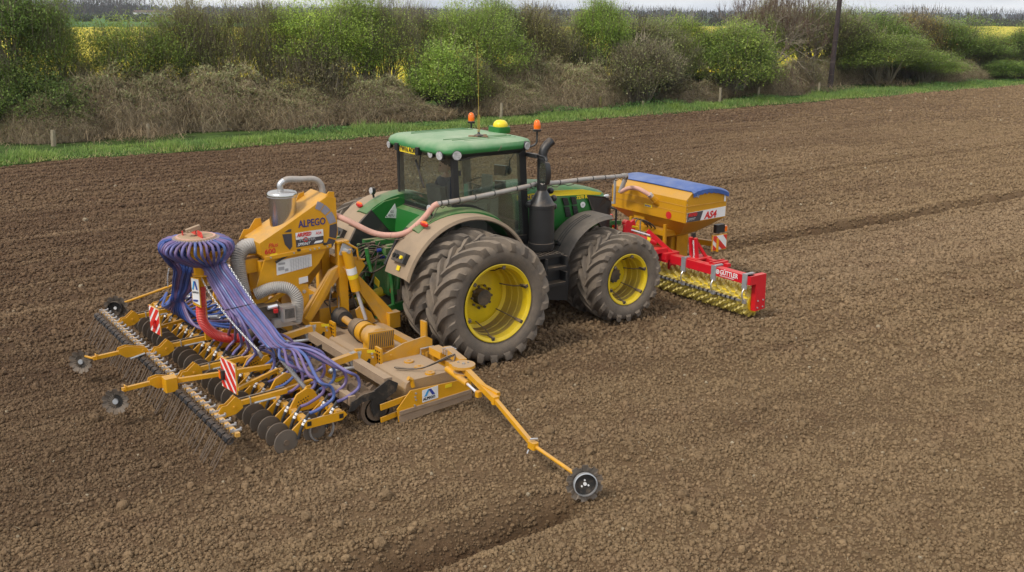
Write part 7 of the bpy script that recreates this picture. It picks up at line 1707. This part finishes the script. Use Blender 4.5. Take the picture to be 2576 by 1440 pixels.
# --- seed hoses
def lerp3(a, b, t): return V(*a).lerp(V(*b), t)
NR = 23
def bundle(side, targets, mats):
    n = len(targets)
    for k, tg in enumerate(targets):
        t_ = k/(n-1); row = k % 2
        if side < 0: ang = radians(-188+205*t_)      # outlets round the camera side of the head
        else: ang = radians(172-152*t_)
        d_ = V(cos(ang), sin(ang), 0)
        s0 = HC+d_*.31+V(0, 0, -.016); bulge = .44+.05*abs(sin(ang*2))+.012*row
        s1 = HC+d_*(bulge-.03)+V(0, 0, -.05-.01*row); s2 = HC+d_*bulge+V(0, 0, -.16); 
        u_ = (k//2)/((n-1)//2+1e-9); u_ = min(1, u_); lift = V(.022, .034, -.012)*row+V(R.uniform(-.006, .006), R.uniform(-.006, .006), R.uniform(-.008, .008))
        if side < 0:
            n1 = lerp3((-3.58, -.04, 1.56), (-3.40, -.44, 1.70), u_)+lift; b1 = lerp3((-3.48, -.64, 1.10), (-3.22, -.93, 1.22), u_)+lift; c1_ = lerp3((-3.38, -1.46, .78), (-3.22, -1.94, .95), u_)+lift*1.6
            p3 = s2.lerp(n1, .45)+V(0, 0, -.02)
            far_ = tg.y > -1.05
            if far_: 
                x_ = tg+V(-.05, -.12, .16); pts = [s0, s1, s2, p3, n1, n1.lerp(b1, .5), b1, b1.lerp(c1_, .25)*.7+(tg+V(.0, -.2, .35))*.3, tg+V(.10, -.12, .20), tg+V(.14, .0, .13), tg+V(.05, .02, .045), tg]
            else:
                jt = R.uniform(-.06, .08); hx = c1_.lerp(tg, .42)+V(.06+jt, 0, .20)
                pts = [s0, s1, s2, p3, n1, n1.lerp(b1, .5), b1, b1.lerp(c1_, .5), c1_, hx, tg+V(.10+jt, .06, .36), tg+V(.24+jt, .02, .26), tg+V(.25+jt, .0, .12), tg+V(.12, -.005, .025), tg]
        else:
            n1 = lerp3((-3.84, .36, 1.52), (-3.62, .10, 1.56), u_)+lift; b1 = lerp3((-3.74, .84, 1.12), (-3.60, .50, 1.18), u_)+lift
            p3 = s2.lerp(n1, .5)+V(0, 0, -.02); c1_ = lerp3((-3.72, 1.05, .86), (-3.60, .85, .9), u_)
            pts = [s0, s1, s2, p3, n1, n1.lerp(b1, .5), b1, c1_, c1_.lerp(tg, .5)+V(-.05, 0, -.06), tg+V(.10, -.05, .13), tg+V(.06, .0, .05), tg]
        q = MB(); q.tube(spline(pts, 7), .0200, 8); q.build('seed_hose', mats[((k//2)*7+row*3+k//5) % len(mats)], DR, True)
near = [p_ for p_ in COUL if p_.y < -.0]+[p_ for p_ in FR_ if p_.y < -.0]
near.sort(key=lambda p_: p_.y); near = near[::-1]; near = [p_ for i, p_ in enumerate(near) if i not in (3, 7, 11)]
bundle(-1, near, ['hose', 'hose', 'hose2', 'hose', 'hose2', 'hoseblue'])
farp = [p_ for p_ in COUL if p_.y >= -.0]+[p_ for p_ in FR_ if p_.y >= -.0]; farp.sort(key=lambda p_: -p_.y)
bundle(1, farp, ['hosedark', 'hosedark', 'hose', 'hosedark'])
# straps and chains holding the bundle
for (a, b) in (((-3.60, -.02, 1.585), (-3.38, -.46, 1.735)), ((-3.50, -.63, 1.125), (-3.20, -.95, 1.25)), ((-3.39, -1.45, .81), (-3.20, -1.96, .985)), ((-3.86, .38, 1.545), (-3.60, .08, 1.59)), ((-3.76, .86, 1.145), (-3.58, .48, 1.21))):
    q = MB(); q.tube([lerp3(a, b, t_)+V(0, 0, .003*(i % 2)) for i, t_ in enumerate(np.linspace(0, 1, 24))], .006, 5); q.build('bundle_strap', 'blackink', DR)
ring = MB(); ring.tube([(.016*cos(a), .009*sin(a), 0) for a in np.linspace(0, 2*pi, 9)], .0042, 4, caps=False); rme = ring.mesh('chain_link', 'steel', True)
def chain(pts):
    c_ = spline(pts, 14); L_ = 0; root_ = None
    mb = MB(); acc = 0; nxt = 0; j = 0; k = 0
    for a, b in zip(c_[:-1], c_[1:]):
        seg = (b-a).length
        while nxt <= acc+seg:
            p_ = a.lerp(b, (nxt-acc)/seg); d_ = (b-a).normalized(); u_ = d_.cross(V(0, 0, 1)).normalized(); w_ = u_.cross(d_); w_ = w_ if k % 2 else u_
            mb.tube([p_+d_*.017*cos(t_)+w_*.011*sin(t_) for t_ in np.linspace(0, 2*pi, 8)], .0036, 4, caps=False); nxt += .030; k += 1
        acc += seg
    o_ = mb.mesh('hose_chain', 'steel', True, worg(DR)); ob = bpy.data.objects.new('hose_chain', o_); col.objects.link(ob); ob.parent = DR
chain([(-3.62, -.02, 1.52), (-3.58, -.30, 1.29), (-3.51, -.66, 1.07), (-3.46, -1.05, .92), (-3.40, -1.50, .77)]); chain([(-3.36, -.48, 1.70), (-3.28, -.70, 1.46), (-3.19, -.95, 1.21)]); chain([(-3.90, .40, 1.54), (-3.86, .64, 1.36), (-3.80, .88, 1.15)])
# ------------------------------------------------------------------ seed hopper carried on the front linkage
HO = thing('front_hopper', 'ochre seed hopper with a blue tarpaulin cover in front of the tractor bonnet', 'hopper', (5.3, 0, .45))
X0, X1, YR, YL = 4.82, 5.86, -1.0, .98
mb = MB(); mb.loft([[(X0, YR, z_), (X0, YL, z_), (X1, YL, z_), (X1, YR, z_)] for z_ in (1.42, 1.83)]); bin_ = mb.build('bin', 'hopper', HO)
mb = MB(); mb.loft([[(X0, YR, 1.83), (X0, YL, 1.83), (X1, YL, 1.83), (X1, YR, 1.83)], [(X0+.16, YR, 1.965), (X0+.16, YL, 1.965), (X1-.03, YL, 1.90), (X1-.03, YR, 1.90)]]); mb.build('sloping_rim', 'hopper', HO)
mb = MB(); mb.loft([[(X0, YR, 1.42), (X0, YL, 1.42), (X1, YL, 1.42), (X1, YR, 1.42)], [(X0+.30, YR+.40, 1.12), (X0+.30, YL-.40, 1.12), (X1-.30, YL-.40, 1.12), (X1-.30, YR+.40, 1.12)], [(X0+.38, -.28, .98), (X0+.38, .28, .98), (X1-.36, .28, .98), (X1-.36, -.28, .98)]]); mb.build('funnel', 'hopper', HO)
for z_ in (1.60, 1.72): mb = MB(); mb.bar((X0-.003, YR-.003, z_), (X0-.003, YL, z_), .008, .008); mb.bar((X0, YR-.004, z_), (X1, YR-.004, z_), .008, .008); mb.build('panel_seam', 'orange_dirty', bin_)
for k in range(9): mb = MB(); mb.bolt((X0-.002, YR+.07+.22*k, 1.42+.03), .009, (-1, 0, 0), .006); mb.build('rivet', 'hopper', bin_)
for k in range(6): mb = MB(); mb.bolt((X0+.02, YR-.002, 1.45+.075*k), .009, (0, -1, 0), .006); mb.build('rivet', 'steel', bin_)
# tarpaulin, arched across and folded over the ends
rings = []; n = 16
for y_, dz in ((YR-.03, -.085), (YR-.028, -.02), (YR+.02, .015), (-.5, .02), (0, .025), (.5, .02), (YL-.02, .015), (YL+.03, -.02), (YL+.032, -.085)):
    top = []
    for k in range(n+1):
        t_ = k/n; x_ = X0+.14+(X1-X0-.12)*t_; z_ = 1.965-.07*t_+.085*sin(pi*t_)**.8
        wob = .010*sin(k*2.4+y_*9) if dz < 0 else 0
        top.append((x_, y_+wob, z_+dz+(.012*sin(k*2.9) if dz < -.05 else 0)))
    rings.append(top+[(p_[0], p_[1], p_[2]-.012) for p_ in reversed(top)])
mb = MB(); mb.loft(rings); mb.build('tarpaulin', 'tarp', HO, True)
mb = MB(); mb.plate([(X0+.20, YR-.01, 1.93), (X0+.30, YR-.01, 1.90), (X0+.28, YR-.01, 1.86), (X0+.17, YR-.01, 1.89)], (0, 1, 0), .03); mb.build('cover_toggle', 'steel', HO)
# stickers
mb = MB(); mb.plate([(X0-.004, -.80, 1.325+.13), (X0-.004, -.68, 1.455), (X0-.004, -.68, 1.455), (X0-.004, -.80, 1.455)], (1, 0, 0), .003)
mb = MB(); mb.cyl((X0-.002, -.58, 1.50), (X0-.012, -.58, 1.50), .068, 12); mb.build('red_reflector', 'redink', bin_, True)
mb = MB(); mb.plate([(X0-.006, -.14, 1.56), (X0-.006, .06, 1.56), (X0-.006, .06, 1.615), (X0-.006, -.14, 1.615)], (1, 0, 0), .006); lb_ = mb.build('maker_sticker', 'decalyellow', bin_); text('RANDA', .045, (X0-.011, .045, 1.57), (0, -1, 0), (0, 0, 1), 'blueink', lb_, sx=1.0, bold=.001)
mb = MB(); mb.plate([(X0+.03, YR-.006, 1.43), (X1-.02, YR-.006, 1.44), (X1-.02, YR-.006, 1.625), (X0+.03, YR-.006, 1.60)], (0, 1, 0), .006); as_ = mb.build('side_banner', 'white', bin_)
mb = MB(); mb.plate([(X0+.03, YR-.011, 1.43), (X0+.36, YR-.011, 1.433), (X0+.43, YR-.011, 1.607), (X0+.03, YR-.011, 1.597)], (0, 1, 0), .003); mb.build('banner_dark_end', 'greydecal', as_)
text('AS4', .175, (X0+.47, YR-.014, 1.452), (1, 0, .015), (0, 0, 1), 'redink', as_, sx=1.05, bold=.006, shear=.2); text('AIRSPEED', .085, (X0+.05, YR-.014, 1.53), (1, 0, .01), (0, 0, 1), 'redink', as_, sx=.62, bold=.003, shear=.3); text('SPRINT', .07, (X0+.05, YR-.014, 1.455), (1, 0, .01), (0, 0, 1), 'greyink', as_, sx=.8, shear=.4)
mb = MB(); mb.box((X1-.05, YR-.006, 1.78), (.05, .005, .12)); mb.build('white_strip', 'white', bin_)
# underframe
mb = MB(); mb.box((5.45, 0, .80), (.42, .52, .45)); mb.build('metering_unit', 'hopper', HO)
mb = MB(); mb.box((5.02, -.02, 1.12), (.30, .9, .10)); mb.box((4.86, -.46, 1.05), (.06, .06, .5)); mb.box((4.86, .46, 1.05), (.06, .06, .5)); mb.box((4.95, .3, 1.22), (.1, .3, .3)); mb.build('front_frame', 'hopper', HO)
mb = MB(); mb.box((5.48, -.30, .82), (.30, .04, .50)); mb.build('leg_plate', 'orange', HO)
mb = MB(); mb.bar((5.75, -.25, .86), (5.80, -.95, .90), .10, .10); mb.plate([(5.70, -.90, .78), (5.70, -1.02, .78), (5.70, -1.02, 1.02), (5.70, -.84, 1.08)], (1, 0, 0), .02); mb.build('lamp_arm', 'hopper', HO)
mb = MB(); mb.box((5.80, -.92, 1.20), (.22, .10, .15)); lm_ = mb.build('front_lamp', 'black', HO); mb = MB(); mb.box((5.94, -.93, 1.185), (.06, .09, .10)); mb.build('indicator_lens', 'amber', lm_)
def stripe_board(c, w, h):
    mb = MB(); mb.plate([(c[0]-w/2-.015, c[1], c[2]-h/2-.015), (c[0]+w/2+.015, c[1], c[2]-h/2-.015), (c[0]+w/2+.015, c[1], c[2]+h/2+.015), (c[0]-w/2-.015, c[1], c[2]+h/2+.015)], (0, 1, 0), .02); b_ = mb.build('warning_board', 'orange', HO)
    mb = MB(); mb.plate([(c[0]-w/2, c[1]-.012, c[2]-h/2), (c[0]+w/2, c[1]-.012, c[2]-h/2), (c[0]+w/2, c[1]-.012, c[2]+h/2), (c[0]-w/2, c[1]-.012, c[2]+h/2)], (0, 1, 0), .004); mb.build('board_face', 'white', b_)
    x0, x1, z0, z1 = c[0]-w/2, c[0]+w/2, c[2]-h/2, c[2]+h/2; yy = c[1]-.016
    for poly in (((x0, z1), (x0+w*.22, z1), (x1, z0+h*.05), (x1, z0), (x1-w*.32, z0), (x0, z1-h*.28)), ((x1-w*.28, z1), (x1, z1), (x1, z1-h*.42)), ((x0, z0+h*.42), (x0+w*.36, z0), (x0, z0))):
        mb = MB(); mb.plate([(a, yy, b) for a, b in poly], (0, 1, 0), .003); mb.build('red_stripe', 'whitered', b_)
stripe_board((5.78, -.96, .945), .36, .27)
# feed pipe coming off the bin
ribbed([(X0-.14, -.22, 1.82), (X0-.20, -.12, 1.88), (X0-.22, .05, 1.92), (X0-.23, .25, 1.90), (X0-.22, .42, 1.83), (X0-.22, .50, 1.79)], .042, .016, .004, 10).build('feed_pipe', 'pinkhose', HO, True)
mb = MB(); mb.cyl((X0+.02, -.27, 1.66), (X0-.12, -.23, 1.80), .055, 14); mb.cyl((X0-.02, -.25, 1.70), (X0-.05, -.245, 1.73), .065, 14); mb.build('pipe_socket', 'hopper', HO, True); mb = MB(); mb.cyl((X0-.10, -.235, 1.78), (X0-.16, -.215, 1.84), .052, 12); mb.build('hose_clamp', 'steel', HO, True)
mb = MB(); mb.cyl((X0-.22, .51, 1.78), (X0-.21, .38, 2.08), .045, 12); mb.build('white_elbow', 'greypipe', HO, True)
mb = MB(); mb.bar((X0-.26, .62, 1.55), (X0-.26, .62, 2.08), .035, .035); mb.bar((X0-.26, .62, 1.56), (X0-.26, .90, 1.56), .03, .03); mb.build('pipe_post', 'zinc', HO)
for k in range(3): mb = MB(); mb.tube(spline([(4.4, -.3+.2*k, 1.1), (4.6, -.1+.1*k, 1.35), (4.85, .1*k-.2, 1.2), (5.0, .1*k, .95)], 6), .014, 5); mb.build('hydraulic_hose', 'rubber', HO)

# ------------------------------------------------------------------ red front roller
RO = thing('front_roller', 'red framed roller with yellow toothed rings in front of the tractor wheels', 'roller', (4.75, 0, .1))
BX = 4.73
CX, CZ, CR = 4.93, .315, .215
ring = MB()
ring.lathe([(-.052, .115), (-.052, CR*.80), (0, CR*.84), (.052, CR*.80), (.052, .115)], (0, 0, 0), 'y', 24, closed=True)
ringm = ring.mesh('ring', 'ryellow', True)
tooth = MB()
for k in range(12):
    a = 2*pi*k/12
    def P(da, r_, y_): return ((r_)*cos(a+da), y_, (r_)*sin(a+da))
    tooth.add([P(-.24, CR*.78, -.050), P(.24, CR*.78, -.050), P(.24, CR*.78, .050), P(-.24, CR*.78, .050), P(-.06, CR*1.22, -.014), P(.10, CR*1.22, -.004), P(.10, CR*1.22, .004), P(-.06, CR*1.22, .014)], [(0, 1, 5, 4), (1, 2, 6, 5), (2, 3, 7, 6), (3, 0, 4, 7), (4, 5, 6, 7)])
toothm = tooth.mesh('ring_teeth', 'ringworn')
mbs = MB()
for sg in (-1, 1):
    n_ = 22
    for k in range(n_):
        y_ = sg*(.36+.1045*k); a0 = k*.26
        rg = inst('ring', ringm, RO, (CX, y_, CZ), rot=(0, (k % 2)*.262+R.uniform(-.05, .05), 0)); inst('ring_teeth', toothm, rg, (CX, y_, CZ))
    mb = MB(); mb.cyl((CX, sg*.30, CZ), (CX, sg*2.66, CZ), .06, 12); mb.build('roller_axle', 'ryellow', RO)
    mb = MB(); mb.bar((BX, sg*.55, .755), (BX, sg*2.68, .755), .15, .15); mb.build('main_beam', 'red', RO)
    mb = MB(); mb.plate([(BX-.07, sg*2.66, .83), (BX+.32, sg*2.66, .83), (BX+.34, sg*2.66, .22), (BX+.10, sg*2.66, .20), (BX+.08, sg*2.66, .68), (BX-.07, sg*2.66, .68)], (0, 1, 0), .10); ea = mb.build('end_arm', 'red', RO)
    for (x_, z_) in ((BX+.15, .38), (BX+.28, .38), (BX+.15, .26), (BX+.28, .26)): mb = MB(); mb.bolt((x_, sg*2.71, z_), .014, (0, sg, 0), .012); mb.build('arm_bolt', 'zinc', ea)
    mb = MB(); mb.plate([(BX+.09, sg*.62, .72), (BX+.35, sg*.62, .62), (BX+.30, sg*.62, .25), (BX+.12, sg*.62, .25)], (0, 1, 0), .04); mb.build('inner_arm', 'red', RO)
    # scraper bar with its clamps and curved hangers
    mb = MB(); mb.bar((BX-.06, sg*.40, .375), (BX-.06, sg*2.52, .375), .035, .035); sb_ = mb.build('scraper_bar', 'steel', RO)
    for k in range(20): mb = MB(); y_ = sg*(.42+.1045*k); mb.box((BX-.06, y_, .375), (.046, .045, .046)); mb.plate([(BX-.05, y_-.012, .36), (BX-.05, y_+.012, .36), (BX+.10, y_+.012, .27), (BX+.10, y_-.012, .27)], (0, 0, 1), .008); mb.build('scraper', 'blacksteel', sb_)
    for y_ in (1.18, 1.90, 2.60):
        yy = sg*y_; mb = MB(); mb.bar((BX-.085, yy, .86), (BX-.085, yy, .60), .10, .022); mb.bar((BX-.09, yy, .85), (BX+.12, yy, .85), .05, .022); mb.build('hanger_clamp', 'zinc', RO)
        q = spline([(BX-.07, yy, .62), (BX-.125, yy, .55), (BX-.125, yy, .46), (BX-.07, yy, .37)], 5); mb = MB(); mb.tube(q, .013, 6); mb.box((BX-.065, yy, .375), (.06, .07, .06)); mb.build('curved_hanger', 'steel', RO, True)
    # tower posts, stays
    mb = MB(); mb.bar((BX+.10, sg*1.20, .80), (BX+.04, sg*1.20, 1.21), .06, .05); mb.bar((BX+.12, sg*1.30, .80), (BX+.06, sg*1.30, 1.21), .06, .05); mb.bar((BX+.36, sg*1.32, .80), (BX+.10, sg*1.28, 1.14), .05, .045); mb.plate([(BX-.02, sg*1.12, .835), (BX+.40, sg*1.12, .835), (BX+.40, sg*1.40, .835), (BX-.02, sg*1.40, .835)], (0, 0, 1), .02); mb.build('stand_post', 'red', RO)
    mb = MB(); mb.bar((BX+.30, sg*1.25, .80), (BX+.30, sg*1.9, .80), .09, .06); mb.bar((BX+.02, sg*1.78, .845), (BX+.38, sg*1.78, .845), .06, .03); mb.bar((BX+.02, sg*1.70, .845), (BX+.38, sg*1.70, .845), .03, .05); mb.build('side_frame', 'red', RO)
    mb = MB(); mb.bar((4.42, sg*.46, 1.24), (4.80, sg*.78, .80), .09, .07); mb.build('diagonal_stay', 'red', RO)
    mb = MB(); mb.box((BX-.02, sg*.68, .80), (.36, .32, .12)); mb.box((BX-.22, sg*.60, .90), (.30, .30, .08)); mb.plate([(BX-.16, sg*.85, .84), (BX-.16, sg*.55, .84), (BX-.16, sg*.55, .70), (BX-.16, sg*.85, .70)], (1, 0, 0), .04); mb.build('swivel_block', 'red', RO)
mb = MB(); mb.bar((5.0, -1.06, .82), (4.98, -1.06, 1.24), .05, .07); mb.build('rubber_stop', 'blacksteel', RO)
text('GÜTTLER', .115, (BX-.080, -2.04, .735), (0, -1, 0), (0, 0, 1), 'whiteink', RO, sx=.82, bold=.002); text('Führend in Bodenkultur', .035, (BX-.080, -2.04, .700), (0, -1, 0), (0, 0, 1), 'whiteink', RO, sx=.95)
text('GÜTTLER', .075, (BX-.185, -.56, .765), (0, -1, 0), (0, 0, 1), 'whiteink', RO, sx=.85, bold=.001); text('Prismenwalze', .062, (BX+.082, -1.285, .845), (-.15, 0, 1), (0, 1, 0), 'whiteink', RO, sx=.95, bold=.001)
for k in range(12):
    a = k*pi/6; c = V(BX-.078, -1.985, .765); mb = MB(); u_ = V(0, cos(a), sin(a)); w_ = V(0, -sin(a), cos(a)); mb.plate([c+u_*.020-w_*.008, c+u_*.040-w_*.011, c+u_*.040+w_*.011, c+u_*.020+w_*.008], (1, 0, 0), .004); mb.build('wheel_emblem', 'whiteink', RO)
mb = MB(); mb.cyl((BX-.076, -1.985, .765), (BX-.081, -1.985, .765), .014, 12); mb.build('emblem_hub', 'whiteink', RO)
# linkage between tractor nose and roller
for sg in (-1, 1):
    mb = MB(); mb.plate([(3.86, sg*.42, 1.10), (3.88, sg*.42, 1.40), (3.96, sg*.42, 1.46), (4.04, sg*.42, 1.38), (4.02, sg*.42, 1.10)], (0, 1, 0), .05); mb.cyl((3.95, sg*.40-.05, 1.42), (3.95, sg*.40+.05, 1.42), .06, 14); mb.build('hitch_plate', 'red', RO)
    mb = MB(); mb.plate([(4.08, sg*.30, 1.12), (4.12, sg*.30, 1.40), (4.22, sg*.30, 1.44), (4.26, sg*.30, 1.30), (4.18, sg*.30, 1.12)], (0, 1, 0), .05); mb.build('hitch_plate', 'red', RO)
    mb = MB(); mb.cyl((4.00, sg*.36, 1.22), (4.55, sg*.55, 1.02), .055, 14); cyl_ = mb.build('steering_cylinder', 'red', RO, True); mb = MB(); mb.cyl((4.36, sg*.485, 1.088), (4.42, sg*.505, 1.067), .058, 14); mb.build('warning_sticker', 'decalyellow', cyl_, True)
    mb = MB(); mb.cyl((4.02, sg*.40, 1.30), (4.42, sg*.52, 1.16), .018, 8); mb.build('steel_rod', 'chrome', RO, True)
    mb = MB(); mb.bar((3.75, sg*.40, .85), (4.6, sg*.5, .80), .08, .10); mb.build('draw_arm', 'red', RO)
mb = MB(); mb.bar((4.0, -.42, 1.16), (4.0, .42, 1.16), .10, .12); mb.build('cross_bar', 'red', RO)
mb = MB(); mb.plate([(4.30, -.34, 1.30), (4.16, -.34, 1.34), (4.16, -.26, 1.18), (4.32, -.26, 1.14)], (0, .5, 1), .012); mb.build('warning_sticker', 'decalyellow', RO)
mb = MB(); mb.bar((3.66, -.2, 1.42), (3.98, -.2, 1.40), .06, .07); mb.build('front_top_link', 'linkgreen', RO)

# ------------------------------------------------------------------ long air hose from the hopper to the drill
AH = thing('air_hose', 'long pink and grey air hose running past the cab from hopper to drill', 'hose', (0, 0, 2.2))
rb = ribbed([(-1.64, -.20, 2.16), (-1.50, -.38, 2.08), (-1.20, -.55, 1.90), (-.95, -.64, 1.845), (-.72, -.72, 1.88), (-.54, -.85, 2.06), (-.40, -.94, 2.26), (-.33, -.98, 2.31)], .046, .016, .005, 12); rb.build('ribbed_hose', 'pinkhose', AH, True)
gp = spline([(-.34, -.975, 2.305), (-.10, -1.01, 2.325), (.45, -1.02, 2.36), (1.22, -1.02, 2.42), (1.60, -.84, 2.41)], 8)
mb = MB(); mb.tube(gp, .036, 12); mb.build('grey_hose', 'greypipe', AH, True)
gp2 = spline([(1.60, -.84, 2.41), (2.17, -.60, 2.34), (2.9, -.57, 2.335), (3.5, -.48, 2.30), (4.1, -.12, 2.22), (4.45, .20, 2.16), (4.6, .35, 2.11), (4.62, .38, 2.06)], 8)
mb = MB(); mb.tube(gp2, .037, 12); mb.build('grey_pipe', 'greypipe', AH, True)
allp = [V(*p_) for p_ in ((-1.42, -.43, 2.03), (-1.15, -.57, 1.88), (-.95, -.64, 1.845), (-.62, -.79, 1.98))]+[p_ for i, p_ in enumerate(gp+gp2) if i % 4 == 2]
for i, c_ in enumerate(allp):
    mb = MB(); d_ = V(1, -.1, 0) if i > 3 else V(.8, -.3, -.2); mb.cyl(c_-d_.normalized()*.008, c_+d_.normalized()*.006, .043, 10); mb.build('cable_tie', 'blackink', AH)
mb = MB(); q = [p_+V(0, -.01, -.055+.018*sin(i*1.7)) for i, p_ in enumerate(gp+gp2[1:])]; mb.tube(q, .007, 5); mb.build('strapped_cable', 'rubber', AH)
mb = MB(); mb.tube(spline([(-1.5, -.38, 2.02), (-1.1, -.62, 1.82), (-.8, -.74, 1.80), (-.5, -.95, 2.02), (-.33, -.98, 2.26)], 6), .006, 5); mb.build('strapped_cable', 'rubber', AH)
mb = MB(); mb.cyl((4.06, -.15, 2.222), (4.16, -.06, 2.205), .055, 12); mb.build('pipe_coupling', 'greypipe', AH, True)
